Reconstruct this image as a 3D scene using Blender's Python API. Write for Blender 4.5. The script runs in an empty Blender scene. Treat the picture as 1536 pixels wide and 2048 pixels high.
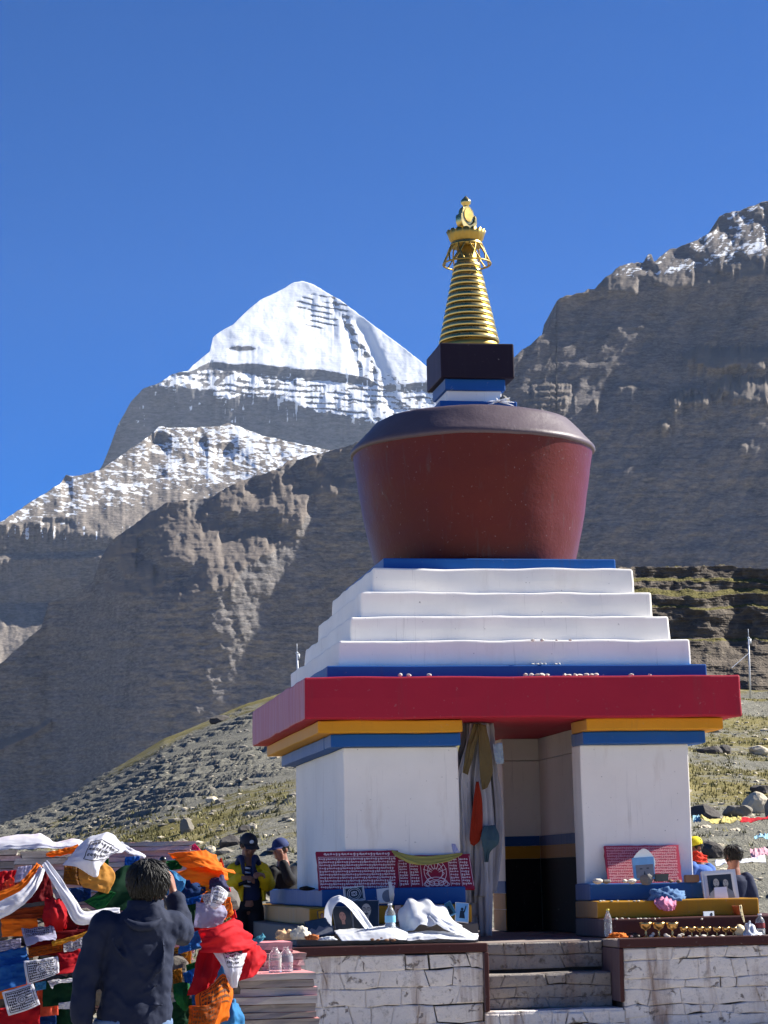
import bpy, bmesh, math, random
import numpy as np
from mathutils import Vector, Matrix, noise as mnoise

random.seed(7)
rng = np.random.default_rng(7)
SC = bpy.context.scene
COL = SC.collection
R = math.radians

# ------------------------------------------------------------------ camera
# world: X right along the shrine front, Y depth, Z up, eye height z = 0, shrine axis at x = y = 0
F_PX = 4556.0
YAW, PITCH, ROLL = 0.174710, 0.159261, -0.0210211
CAM = np.array([-4.98642, -22.88071, 0.0])
def _axes():
    cy, sy, cp, sp = math.cos(YAW), math.sin(YAW), math.cos(PITCH), math.sin(PITCH)
    fwd = np.array([sy*cp, cy*cp, sp]); right = np.array([cy, -sy, 0.0]); up = np.cross(right, fwd)
    c, s = math.cos(ROLL), math.sin(ROLL)
    return c*right + s*up, -s*right + c*up, fwd
AX_R, AX_U, AX_F = _axes()
cd = bpy.data.cameras.new('camera'); cam = bpy.data.objects.new('camera', cd); COL.objects.link(cam)
mw = Matrix.Identity(4)
for i in range(3):
    mw[i][0] = AX_R[i]; mw[i][1] = AX_U[i]; mw[i][2] = -AX_F[i]; mw[i][3] = CAM[i]
cam.matrix_world = mw
cd.sensor_fit = 'VERTICAL'; cd.sensor_height = 24.0; cd.lens = 24.0*F_PX/2048.0
cd.clip_start = 0.2; cd.clip_end = 60000
SC.camera = cam
SC.render.resolution_x, SC.render.resolution_y = 768, 1024

# ------------------------------------------------------------------ sky, sun, exposure
SUN_EL, SUN_BACK = R(37.0), R(9.0)          # sun stands to the right, a little behind the shrine
SUN_DIR = Vector((math.cos(SUN_EL)*math.cos(SUN_BACK), math.cos(SUN_EL)*math.sin(SUN_BACK), math.sin(SUN_EL)))
W = bpy.data.worlds.new('World'); SC.world = W; W.use_nodes = True
wn = W.node_tree; bg = wn.nodes['Background']
sky = wn.nodes.new('ShaderNodeTexSky'); sky.sky_type = 'NISHITA'; sky.sun_disc = False
sky.sun_elevation = SUN_EL
sky.sun_rotation = math.atan2(SUN_DIR.x, SUN_DIR.y)
sky.altitude = 4700; sky.air_density = 0.7; sky.dust_density = 0.1; sky.ozone_density = 5.0
hs = wn.nodes.new('ShaderNodeHueSaturation'); hs.inputs['Saturation'].default_value = 1.38; hs.inputs['Hue'].default_value = 0.508
wn.links.new(sky.outputs[0], hs.inputs['Color']); wn.links.new(hs.outputs[0], bg.inputs[0])
bg.inputs[1].default_value = 0.073
ld = bpy.data.lights.new('sun', 'SUN'); ld.energy = 5.0; ld.angle = R(0.53); ld.color = (1.0, 0.95, 0.86)
sun = bpy.data.objects.new('sun', ld); COL.objects.link(sun)
sun.rotation_euler = SUN_DIR.to_track_quat('Z', 'Y').to_euler(); sun.location = (30, 6, 40)
vs = SC.view_settings; vs.view_transform = 'Standard'; vs.look = 'None'; vs.gamma = 1.0; vs.use_curve_mapping = False
vs.exposure = 1.35
SC.cycles.volume_bounces = 1; SC.cycles.max_bounces = 6; SC.cycles.diffuse_bounces = 3
SC.cycles.transparent_max_bounces = 12

# ------------------------------------------------------------------ helpers
def at(px, py, Y):
    """the point of the place at depth Y seen at photo pixel (px, py); arrays allowed"""
    px = np.asarray(px, float); py = np.asarray(py, float); Y = np.asarray(Y, float)
    a = (px-768)/F_PX; b = (1024-py)/F_PX
    v = a[..., None]*AX_R + b[..., None]*AX_U + AX_F
    t = (Y - CAM[1])/v[..., 1]
    return CAM + t[..., None]*v
def A(px, py, Y): return Vector(at(px, py, Y).tolist())

def lin(c):
    if isinstance(c, str):
        c = c.lstrip('#'); c = [int(c[i:i+2], 16)/255 for i in (0, 2, 4)]
    return tuple(x/12.92 if x <= 0.04045 else ((x+0.055)/1.055)**2.4 for x in c)

def _hash(ix, iy, iz, seed):
    h = (ix*374761393 + iy*668265263 + iz*2147483647 + seed*1274126177) & 0xFFFFFFFF
    h = ((h ^ (h >> 13))*1274126177) & 0xFFFFFFFF
    h = h ^ (h >> 16)
    return (h & 0xFFFF)/65535.0
def vnoise(x, y, z=0.0, seed=0):
    x, y, z = np.broadcast_arrays(np.asarray(x, float), np.asarray(y, float), np.asarray(z, float))
    ix, iy, iz = np.floor(x).astype(np.int64), np.floor(y).astype(np.int64), np.floor(z).astype(np.int64)
    fx, fy, fz = x-ix, y-iy, z-iz
    fx, fy, fz = (q*q*q*(q*(q*6-15)+10) for q in (fx, fy, fz))
    r = 0
    for dx in (0, 1):
        for dy in (0, 1):
            for dz in (0, 1):
                w = (fx if dx else 1-fx)*(fy if dy else 1-fy)*(fz if dz else 1-fz)
                r = r + w*_hash(ix+dx, iy+dy, iz+dz, seed)
    return r*2-1
def fbm(x, y, z=0.0, oct=4, seed=0, gain=0.5):
    r = 0; a = 1.0; s = 1.0; n = 0
    for o in range(oct):
        r = r + a*vnoise(np.asarray(x)*s+o*17.3, np.asarray(y)*s-o*9.1, np.asarray(z)*s, seed+o); n += a
        a *= gain; s *= 2.03
    return r/n
def ridged(x, y, z=0.0, oct=4, seed=0):
    r = 0; a = 1.0; s = 1.0; n = 0
    for o in range(oct):
        r = r + a*(1-2*np.abs(vnoise(np.asarray(x)*s+o*7.7, np.asarray(y)*s, np.asarray(z)*s, seed+o))); n += a
        a *= 0.5; s *= 2.1
    return r/n
def ip(x, pts):
    p = np.array(pts, float); return np.interp(x, p[:, 0], p[:, 1])
def sstep(a, b, x):
    t = np.clip((np.asarray(x, float)-a)/(b-a), 0, 1); return t*t*(3-2*t)

class NT:
    """small helper round a material's node tree"""
    def __init__(s, m):
        s.m = m; s.t = m.node_tree; s.n = s.t.nodes; s.b = s.n['Principled BSDF']; s.out = s.n['Material Output']
    def new(s, typ, **kw):
        n = s.n.new(typ)
        for k, v in kw.items():
            if k in n.inputs: n.inputs[k].default_value = v
            else: setattr(n, k, v)
        return n
    def link(s, a, b): s.t.links.new(a, b)
    def coord(s, scale=(1, 1, 1), kind='Object', rot=(0, 0, 0)):
        tc = s.new('ShaderNodeTexCoord'); mp = s.new('ShaderNodeMapping')
        mp.inputs['Scale'].default_value = scale; mp.inputs['Rotation'].default_value = rot
        s.link(tc.outputs[kind], mp.inputs[0]); return mp.outputs[0]
    def noise(s, vec, scale=5, detail=4, rough=0.55, dist=0.0):
        n = s.new('ShaderNodeTexNoise', Scale=scale, Detail=detail, Roughness=rough, Distortion=dist)
        s.link(vec, n.inputs['Vector']); return n.outputs['Fac']
    def ramp(s, fac, stops, interp='LINEAR'):
        n = s.new('ShaderNodeValToRGB'); n.color_ramp.interpolation = interp; e = n.color_ramp.elements
        while len(e) < len(stops): e.new(0.5)
        for i, (p, c) in enumerate(stops):
            e[i].position = p; e[i].color = (c, c, c, 1) if isinstance(c, (int, float)) else (*c, 1)
        s.link(fac, n.inputs[0]); return n.outputs[0]
    def mix(s, fac, a, b, mode='MIX'):
        n = s.new('ShaderNodeMix', data_type='RGBA', blend_type=mode)
        for sock, v in ((n.inputs[0], fac), (n.inputs[6], a), (n.inputs[7], b)):
            if hasattr(v, 'links'): s.link(v, sock)
            elif isinstance(v, (int, float)): sock.default_value = v
            else: sock.default_value = (*v, 1)
        return n.outputs[2]
    def math(s, op, a, b=None):
        n = s.new('ShaderNodeMath', operation=op)
        for sock, v in ((n.inputs[0], a), (n.inputs[1], b)):
            if v is None: continue
            if hasattr(v, 'links'): s.link(v, sock)
            else: sock.default_value = v
        return n.outputs[0]
    def bump(s, h, strength=0.3, dist=0.02):
        n = s.new('ShaderNodeBump', Strength=strength, Distance=dist); s.link(h, n.inputs['Height'])
        s.link(n.outputs[0], s.b.inputs['Normal'])
    def color(s, c):
        if hasattr(c, 'links'): s.link(c, s.b.inputs['Base Color'])
        else: s.b.inputs['Base Color'].default_value = (*c, 1)
_mats = {}
def base_mat(name, rough=0.7, metal=0.0, spec=None):
    m = bpy.data.materials.new(name); m.use_nodes = True; t = NT(m)
    t.b.inputs['Roughness'].default_value = rough; t.b.inputs['Metallic'].default_value = metal
    if spec is not None: t.b.inputs['Specular IOR Level'].default_value = spec
    _mats[name] = m; return t
def simple(name, col, rough=0.7, var=0.18, scale=6.0, bump=0.15, bscale=40.0, metal=0.0, bdist=0.004, coat=0.0, kind='Object'):
    if name in _mats: return _mats[name]
    t = base_mat(name, rough, metal); c = lin(col); v = t.coord(kind=kind)
    n = t.noise(v, scale, 5, 0.6)
    t.color(t.mix(n, tuple(x*(1-var) for x in c), tuple(min(1, x*(1+var)) for x in c)))
    if bump: t.bump(t.noise(v, bscale, 4), bump, bdist)
    if coat: t.b.inputs['Coat Weight'].default_value = coat; t.b.inputs['Coat Roughness'].default_value = 0.15
    return t.m
def cloth(name, col, trans=0.35, var=0.15, rough=0.85, wrinkle=0.35, kind='Object', wscale=14.0):
    if name in _mats: return _mats[name]
    t = base_mat(name, rough, spec=0.2); c = lin(col); v = t.coord(kind=kind)
    n = t.noise(v, 5.0, 4)
    col_s = t.mix(n, tuple(x*(1-var) for x in c), tuple(min(1, x*(1+var)) for x in c)); t.color(col_s)
    t.bump(t.noise(v, wscale, 4, 0.6, 0.6), wrinkle, 0.008)
    if trans:
        tr = t.new('ShaderNodeBsdfTranslucent'); t.link(col_s, tr.inputs[0])
        mx = t.new('ShaderNodeMixShader'); mx.inputs[0].default_value = trans
        t.link(t.b.outputs[0], mx.inputs[1]); t.link(tr.outputs[0], mx.inputs[2]); t.link(mx.outputs[0], t.out.inputs[0])
    return t.m

def link(o, parent=None):
    COL.objects.link(o)
    if parent is not None: o.parent = parent
    return o
def meshobj(name, verts, faces, mat=None, parent=None, smooth=False, mats=None, fmat=None):
    me = bpy.data.meshes.new(name); me.from_pydata([tuple(v) for v in verts], [], [tuple(f) for f in faces]); me.update()
    for m in (mats or ([mat] if mat else [])): me.materials.append(m)
    if fmat is not None: me.polygons.foreach_set('material_index', fmat)
    if smooth: me.polygons.foreach_set('use_smooth', [True]*len(me.polygons))
    return link(bpy.data.objects.new(name, me), parent)
def bmobj(name, bm, mat=None, parent=None, smooth=False, mats=None):
    me = bpy.data.meshes.new(name); bm.normal_update(); bm.to_mesh(me); bm.free()
    for m in (mats or ([mat] if mat else [])): me.materials.append(m)
    if smooth: me.polygons.foreach_set('use_smooth', [True]*len(me.polygons))
    return link(bpy.data.objects.new(name, me), parent)
def empty(name, loc=(0, 0, 0)):
    o = bpy.data.objects.new(name, None); o.location = loc; o.empty_display_size = 0.1; COL.objects.link(o); return o
def tag(o, label, cat, group=None, kind=None):
    o['label'] = label; o['category'] = cat; o['kind'] = 'thing'
    if group: o['group'] = group
    if kind: o['kind'] = kind
    return o
def structure(o, label=None):
    o['kind'] = 'structure'
    if label: o['label'] = label
    return o
def gridfaces(nr, nc):
    i = np.arange((nr-1)*(nc-1)); r = i//(nc-1); c = i % (nc-1)
    a = r*nc+c
    return np.stack([a, a+1, a+nc+1, a+nc], 1)
def gridmesh(name, P, mat, attrs=None, parent=None, smooth=True, flip=False):
    """P: (rows, cols, 3) array -> one mesh; attrs: name -> (rows, cols) float point attributes"""
    nr, nc, _ = P.shape; me = bpy.data.meshes.new(name); nv = nr*nc; f = gridfaces(nr, nc)
    if flip: f = f[:, ::-1]
    me.vertices.add(nv); me.vertices.foreach_set('co', P.reshape(-1).astype(np.float32))
    me.loops.add(f.size); me.loops.foreach_set('vertex_index', f.reshape(-1).astype(np.int32))
    me.polygons.add(len(f)); me.polygons.foreach_set('loop_start', np.arange(0, f.size, 4, dtype=np.int32))
    me.polygons.foreach_set('use_smooth', np.full(len(f), smooth))
    for k, a in (attrs or {}).items():
        at_ = me.attributes.new(k, 'FLOAT', 'POINT'); at_.data.foreach_set('value', a.reshape(-1).astype(np.float32))
    me.update(calc_edges=True); me.validate()
    if mat: me.materials.append(mat)
    return link(bpy.data.objects.new(name, me), parent)

# ------------------------------------------------------------------ mountains (structure)
def rock_mat(name, ca, cb, snow=0.0, bk=0.9, strata=0.02, streak=0.01, scree=None):
    t = base_mat(name, 0.95, spec=0.1)
    v1 = t.coord((streak*0.25, streak*0.25, strata)); n1 = t.noise(v1, 1.0, 6, 0.65, 0.9)        # level rock beds
    v2 = t.coord((streak, streak, streak*0.12)); n2 = t.noise(v2, 1.0, 6, 0.6, 0.4)           # water streaks down the faces
    v3 = t.coord((streak*0.5,)*3); n3 = t.noise(v3, 1.0, 8, 0.62)
    c = t.mix(t.ramp(n1, [(0.35, 0.0), (0.65, 1.0)]), lin(ca), lin(cb))
    c = t.mix(t.ramp(n2, [(0.38, 0.55), (0.62, 0.0)]), c, tuple(x*0.6 for x in lin(ca)))
    c = t.mix(t.ramp(n3, [(0.35, 0.4), (0.6, 0.0)]), c, tuple(x*0.7 for x in lin(cb)))
    v5 = t.coord((streak*3.2, streak*3.2, streak*10)); n5 = t.noise(v5, 1.0, 7, 0.72, 0.5)      # broken rock
    c = t.mix(t.ramp(n5, [(0.30, 0.0), (0.45, 0.0), (0.62, 0.55)]), c, tuple(x*1.45 for x in lin(cb))); c = t.mix(t.ramp(n5, [(0.30, 0.6), (0.44, 0.0)]), c, tuple(x*0.45 for x in lin(ca)))
    if scree:
        a = t.new('ShaderNodeAttribute', attribute_name='scree'); c = t.mix(a.outputs['Fac'], c, lin(scree))
    if snow:
        a = t.new('ShaderNodeAttribute', attribute_name='snow')
        n4 = t.noise(t.coord((streak*2.2, streak*2.2, streak*6.0), rot=(0, R(20), 0)), 1.0, 5, 0.6, 0.5)
        s = t.ramp(t.math('ADD', a.outputs['Fac'], t.math('MULTIPLY', t.math('SUBTRACT', n4, 0.5), snow)), [(0.44, 0.0), (0.56, 1.0)])
        c = t.mix(s, c, (0.76, 0.78, 0.80))
    t.color(c)
    h = t.math('ADD', n1, t.math('ADD', n2, t.math('ADD', n3, t.math('MULTIPLY', n5, 0.8))))
    t.bump(h, bk, 6.0/ (streak*100))
    return t.m

def relief(name, px, top, bot, rows, Yr, cot_fn, mat, dY=None, jag=0.0, jag_s=0.05, power=1.0, extra=None, back=1.2, seed=0, attrs_fn=None, blur=60.0, leak=30.0, level=1.0):
    """a mountain flank: ridge line, then downhill; cot_fn gives 1/tan(slope) at every place, so cliffs and benches are real relief"""
    px = np.asarray(px, float); T = (np.linspace(0, 1, rows)**power)[:, None]
    tp = ip(px, top) + jag*fbm(px*jag_s, 0*px, 0.0, 5, seed+50)
    bt = ip(px, bot); PX = np.repeat(px[None], rows, 0); PY = tp[None] + T*(bt-tp)[None]
    Y0 = float(Yr); dist = np.full((1, len(px)), Y0-CAM[1]); g_ = (Y0-CAM[1])/F_PX
    # slope is summed downhill on one common net of heights, so that neighbouring columns stay together;
    # local cliffs and benches fade out again below themselves
    PG = np.arange(tp.min()-2, bt.max()+2, 1.0); GX, GY = np.meshgrid(px, PG); C = cot_fn(GX, GY, GY)
    k = max(3, int(blur/abs(px[len(px)//2]-px[len(px)//2-1]))); Cb = C
    for _ in range(2):
        cs = np.cumsum(np.pad(Cb, ((0, 0), (k+1, k)), mode='edge'), 1); Cb = (cs[:, 2*k+1:]-cs[:, :-2*k-1])/(2*k+1)
    dev = (C-Cb)*g_; acc = np.zeros_like(px); loc = np.zeros_like(C)
    for r_ in range(len(PG)):
        acc = acc*math.exp(-1.0/leak) + dev[r_]; loc[r_] = acc
    YG = Y0 - np.cumsum(Cb*g_, 0)*level - loc
    YG += Y0-YG[:, len(px)//2].max()
    Y = np.empty_like(PY)
    for c_ in range(len(px)): Y[:, c_] = np.interp(PY[:, c_], PG, YG[:, c_])
    C = cot_fn(PX, PY, PY)
    if dY is not None: Y = Y + dY(PX, PY, PY-tp[None])
    P = at(PX, PY, Y)
    # far side of the ridge, going down behind
    back_rows = []
    for k, (dd, dh) in enumerate(((0.02, 0.004), (0.08, 0.05), (0.3, 0.22))):
        q = P[0].copy(); q[:, 1] += dist[0]*dd*back; q[:, 2] -= dist[0]*dh*back; back_rows.insert(0, q)
    Pall = np.concatenate([np.array(back_rows), P], 0)
    attrs = {}
    if attrs_fn:
        for k, a in attrs_fn(PX, PY, PY-tp[None], C).items():
            attrs[k] = np.concatenate([np.repeat(a[:1], len(back_rows), 0), a], 0)
    o = gridmesh(name, Pall, mat, attrs, flip=True)
    return structure(o)

def band(PY, a, b, soft=3.0):
    return sstep(-soft, soft, PY-a)*(1-sstep(-soft, soft, PY-b))
def blob(PX, PY, cx, cy, rx, ry, n=0.0):
    d = np.sqrt(((PX-cx)/rx)**2+((PY-cy)/ry)**2) + n
    return 1-sstep(0.75, 1.05, d)

m_snowrock = rock_mat('snow_peak_rock', '#6a6a6c', '#7d7a78', snow=0.35, bk=0.25, strata=0.06, streak=0.014)
m_scree = rock_mat('scree_rock', '#78726c', '#8a8178', snow=1.5, strata=0.1, streak=0.03)
m_ridge = rock_mat('ridge_rock', '#676667', '#7f7974', strata=0.22, streak=0.05, scree='#7c736b')
m_right = rock_mat('cliff_rock', '#626061', '#7c7570', snow=1.2, strata=0.16, streak=0.04, scree='#787068')

# --- the snow peak, about 8 km away
def cot_peak(PX, PY, D):
    n = fbm(PX*0.03, PY*0.03, 0, 4, 3); nf = fbm(PX*0.12, PY*0.12, 0, 4, 4)
    C = 0.82 + 0.12*n + 0*PX
    c1 = ip(PX, [(380, 742), (420, 724), (500, 728), (600, 737), (700, 748), (745, 762), (760, 770), (850, 766), (1000, 790)])
    th = ip(PX, [(400, 8), (430, 14), (520, 22), (700, 17), (742, 14), (752, 2), (765, 2), (775, 14), (850, 18), (1000, 18)])
    cliff = band(PY, c1+4*n, c1+th+5*nf, 2.0)
    lc = ip(PX, [(300, 770), (440, 800), (480, 788), (560, 793), (620, 818), (700, 835), (770, 848), (860, 852), (1000, 880)])
    lb = ip(PX, [(300, 1000), (480, 980), (640, 960), (1000, 960)])
    low = band(PY, lc+9*nf, lb, 4.0)
    # ledges of the bedded rock between the dark band and the lower wall
    led = band(PY, c1+th, lc+4, 3.0)
    ph = (PY - 0.06*(PX-600))/11.5 + 0.5*fbm(PX*0.02, PY*0.01, 0, 3, 9)
    ledge = led*sstep(0.60, 0.8, ph-np.floor(ph))*sstep(-0.1, 0.2, fbm(PX*0.035, PY*0.09, 0, 4, 12)+0.1)
    sm = blob(PX, PY, 640, 622, 62, 42, 0.25*n)*sstep(-8, 8, PX-ip(PY, [(560, 588), (600, 586), (660, 610)]))
    ph2 = (PY - 0.20*(PX-600))/11.0 + 0.22*fbm(PX*0.04, PY*0.02, 0, 3, 14)
    ledge2 = sm*sstep(0.62, 0.85, ph2-np.floor(ph2))*sstep(-0.2, 0.05, fbm(PX*0.028, PY*0.11, 0, 3, 13)+0.08)
    gx = ip(PY, [(640, 692), (680, 715), (720, 738), (760, 752), (810, 772), (850, 790)])
    gul = np.exp(-((PX-gx)/9.0)**2)*band(PY, 630, 815, 6)*sstep(0.02, 0.16, fbm(PX*0.06, PY*0.16, 0, 3, 15))
    gx2 = ip(PY, [(600, 668), (640, 690), (690, 708), (740, 722)])
    gul2 = np.exp(-((PX-gx2)/5.0)**2)*band(PY, 590, 745, 6)*sstep(0.02, 0.16, fbm(PX*0.07, PY*0.2, 0, 3, 16))
    but = (1-sstep(-6, 10, PX-ip(PY, [(700, 350), (745, 405), (790, 425), (840, 440), (900, 440), (1000, 400)])+10*nf))*sstep(4, 12, PY-ip(PX, [(200, 700), (285, 778), (330, 768), (360, 765), (400, 772), (440, 775)])-4*nf)
    ser = blob(PX, PY, 485, 697, 36, 7, 0.3*nf)*0.6
    K = np.clip(cliff+low+ledge+ledge2+gul+gul2+but+ser, 0, 1)
    return C*(1-K)+0.07*K
def peak_attrs(PX, PY, D, C):
    n = fbm(PX*0.09, PY*0.16, 0, 5, 21)
    s = sstep(0.25, 0.6, C)*0.9 + 0.05
    mixz = band(PY, 740, 870, 10)*(1-sstep(420, 500, PX)*0.0)
    left = (1-sstep(395, 560, PX))*sstep(722, 745, PY)
    s = s - left*0.55*sstep(-0.15, 0.15, n+0.1)*(1-blob(PX, PY, 355, 757, 45, 12))
    s = s - mixz*0.5*sstep(0.12, 0.3, n)
    drip = sstep(0.22, 0.4, fbm(PX*0.16, PY*0.02, 0, 4, 23))*(1-sstep(0.25, 0.6, C))*band(PY, 730, 860, 20)*0.5
    return {'snow': np.clip(s+drip, 0, 1)}
def dY_peak(PX, PY, D):
    # the flank turns away to the left of the summit rib and to the right of it
    g = 8000/F_PX
    rib = ip(PY, [(560, 600), (640, 690), (720, 735), (820, 775), (980, 800)])
    e = PX-rib
    return g*(0.06*(PX-600) - 0.0*e + 5*fbm(PX*0.012, PY*0.012, 0, 3, 31) + 1.6*fbm(PX*0.05, PY*0.05, 0, 4, 32) + 10*np.exp(-((PX-ip(PY, [(640, 715), (720, 755), (820, 790)]))/14)**2)*band(PY, 640, 830, 15))
relief('snow_peak_mountain', np.arange(120, 1260, 1.9), [(100, 1120), (195, 945), (205, 930), (214, 908), (235, 852), (262, 803), (285, 778), (320, 765), (345, 748), (360, 744), (376, 742), (386, 730), (420, 702), (426, 674), (440, 663), (465, 650), (490, 625), (520, 600), (545, 588), (562, 580), (585, 566), (603, 562), (625, 568), (680, 600), (740, 645), (800, 690), (850, 730), (900, 775), (960, 830), (1060, 925), (1300, 1150)],
       [(0, 1150), (1400, 1150)], 330, 8000.0, cot_peak, m_snowrock, dY=dY_peak, jag=1.2, jag_s=0.1, seed=1, attrs_fn=peak_attrs)

# --- scree slope with snow streaks and the cliff bands under it, about 4.5 km
def cot_scree(PX, PY, D):
    n = fbm(PX*0.05, PY*0.05, 0, 4, 41); nf = fbm(PX*0.15, PY*0.1, 0, 4, 42)
    C = 1.15+0.35*n
    a = ip(PX, [(-200, 1052), (0, 1050), (60, 1048), (120, 1062), (215, 1076), (300, 1100), (700, 1200)])+8*nf
    b = ip(PX, [(-200, 1108), (0, 1108), (140, 1106), (210, 1100), (300, 1130)])+3*n
    c = ip(PX, [(-200, 1120), (0, 1119), (140, 1118), (210, 1112), (300, 1140)])+4*nf
    d = ip(PX, [(-200, 1205), (0, 1206), (100, 1206), (200, 1190), (300, 1200)])+3*n
    K = band(PY, a, b, 3)+band(PY, c, d, 3)
    for cx, cy, rx, ry in ((318, 876, 24, 14), (450, 893, 22, 9), (112, 1040, 30, 6), (132, 957, 12, 7), (400, 880, 14, 6)):
        K = K+blob(PX, PY, cx, cy, rx, ry, 0.4*nf)
    K = np.clip(K, 0, 1)
    return C*(1-K)+0.08*K
def scree_attrs(PX, PY, D, C):
    x = PX*0.9+PY*0.5; y = PY*1.1-PX*0.35
    s = fbm(x*0.085+0.9*fbm(PX*0.03, PY*0.03, 0, 3, 44), y*0.24, 0, 4, 43)
    s2 = fbm(PX*0.018, PY*0.018, 0, 3, 45)
    up = ip(PX, [(0, 1040), (150, 1010), (300, 960), (480, 930), (700, 900)])
    cov = 0.02 + 0.16*s2 - 0.30*sstep(0, 70, PY-up) + 0.14*sstep(250, 560, PX)
    v = 0.5 + (0.4*s + cov - 0.11)*1.3
    v = np.where(C < 0.4, v*0.25, v)
    drip = sstep(0.25, 0.4, fbm(PX*0.13, PY*0.015, 0, 3, 46))*band(PY, 1048, 1085, 10)*0.55
    return {'snow': np.clip(np.where(PY > 1050, drip, v), 0, 1)}
relief('snow_streaked_scree_slope', np.arange(-260, 900, 1.9), [(-300, 1200), (-100, 1100), (0, 1045), (60, 1005), (122, 966), (132, 950), (150, 953), (200, 940), (250, 905), (298, 872), (318, 853), (345, 856), (440, 853), (456, 845), (520, 870), (640, 897), (760, 915), (900, 960)],
       [(-300, 1420), (900, 1420)], 300, 4500.0, cot_scree, m_scree,
       dY=lambda PX, PY, D: 4500/F_PX*(8*fbm(PX*0.02, PY*0.02, 0, 4, 47)+1.0*fbm(PX*0.09, PY*0.09, 0, 3, 48)), jag=2.0, jag_s=0.12, seed=4, attrs_fn=scree_attrs)

# --- the dark ridge left of the shrine, about 2.3 km
TERM = [(-300, 1600), (90, 1300), (205, 1212), (330, 1190), (460, 1168), (560, 1085), (640, 1010), (720, 930), (850, 880), (1300, 880)]
def cot_ridge(PX, PY, D):
    n = fbm(PX*0.016, PY*0.024, 0, 5, 61); nf = fbm(PX*0.07, PY*0.09, 0, 4, 62)
    tm = ip(PX, TERM) + 38*n + 12*nf
    lit = (1-sstep(-10, 14, PY-tm))*sstep(150, 260, PX+20*n)
    # dark crags stand inside the lit rubble, level beds run across the wall
    crag = sstep(0.12, 0.25, fbm(PX*0.02+PY*0.012, PY*0.03, 0, 4, 63))
    beds = sstep(0.08, 0.3, fbm(PX*0.006, (PY-0.05*PX)*0.11, 0, 4, 64))
    C = lit*(1.25*(1-crag)+0.12*crag+0.3*nf) + (1-lit)*(0.10+0.34*beds+0.05*nf)
    sp = blob(PX, PY, 40, 1463, 72, 13, 0.25*nf+0.0018*np.abs(PX-40))
    spur = sstep(-2, 5, PY-ip(PX, [(-100, 1530), (0, 1484), (70, 1452), (103, 1437)]))*(1-sstep(0, 8, PY-ip(PX, [(-100, 1542), (0, 1496), (70, 1464), (103, 1439)])))*(PX < 104)
    C = C*(1-spur)+2.6*spur
    return np.clip(C, 0.05, 3)
def dY_ridge(PX, PY, D):
    g = 2300/F_PX
    but = fbm(PX*0.013-PY*0.004, PY*0.002, 0, 4, 65)
    return g*(-0.36*(PX-300) + 12*but + 4*ridged(PX*0.016-PY*0.008, PY*0.008, 0, 4, 67) + 5*fbm(PX*0.03, PY*0.05, 0, 5, 66) + 1.6*fbm(PX*0.03, PY*0.22, 0, 4, 68) + 2.2*ridged(PX*0.05, PY*0.07, 0, 4, 69))
def ridge_attrs(PX, PY, D, C):
    return {'scree': sstep(0.5, 0.9, C)}
relief('dark_rock_ridge', np.arange(-300, 1320, 2.0), [(-300, 1560), (-100, 1410), (0, 1330), (40, 1292), (82, 1255), (98, 1207), (150, 1192), (185, 1165), (200, 1120), (222, 1080), (250, 1062), (300, 1025), (330, 1008), (430, 990), (480, 960), (560, 938), (576, 922), (640, 908), (720, 885), (820, 872), (950, 900), (1080, 1010), (1200, 1160), (1320, 1300)],
       [(-300, 1780), (1320, 1500)], 380, 2300.0, cot_ridge, m_ridge, dY=dY_ridge, jag=5.0, jag_s=0.06, seed=6, attrs_fn=ridge_attrs, leak=16.0)

# --- the high wall on the right, about 3 km
def cot_right(PX, PY, D):
    n = fbm(PX*0.016, PY*0.024, 0, 5, 81); nf = fbm(PX*0.08, PY*0.09, 0, 4, 82)
    l1 = ip(PX, [(900, 700), (1100, 620), (1112, 602), (1190, 582), (1300, 582), (1400, 572), (1536, 548), (1800, 500)])+5*n
    l2 = ip(PX, [(900, 760), (1100, 660), (1200, 652), (1400, 650), (1536, 628), (1800, 590)])+6*n
    up = 1-sstep(-3, 5, PY-l1)
    crag = sstep(0.14, 0.26, fbm(PX*0.02, PY*0.06-PX*0.02, 0, 4, 83))
    C = 0.42+0.12*n+0.1*nf
    beds = sstep(0.08, 0.3, fbm(PX*0.006, (PY+0.04*PX)*0.11, 0, 4, 84))
    C = C*0.6+0.32*beds
    C = C*(1-up)+up*(1.45*(1-crag)+0.12*crag+0.3*nf)
    k = band(PY, l1, l2, 4); C = C*(1-k)+0.06*k
    led = band(PY, l2-2, l2+6, 3)*0.5; C = C+led
    w = 0.55*nf+0.35*n
    lit = np.clip(blob(PX, PY, 1098, 792, 52, 34, w)*sstep(-0.35, 0.0, np.sin(PY*0.5)+nf) + blob(PX, PY, 1420, 712, 62, 20, w)+blob(PX, PY, 1500, 712, 62, 26, w)*0.9
                  + blob(PX, PY, 1395, 790, 62, 22, w)*sstep(-0.2, 0.1, nf+0.1)+blob(PX, PY, 1500, 776, 72, 28, w)+blob(PX, PY, 1352, 800, 16, 22, w)+blob(PX, PY, 1258, 772, 30, 5, w)+blob(PX, PY, 1333, 847, 12, 9, w)+blob(PX, PY, 1485, 890, 14, 5, w)+blob(PX, PY, 1192, 804, 6, 6, w), 0, 1)
    C = C*(1-lit)+2.3*lit
    return np.clip(C, 0.04, 3)
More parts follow.
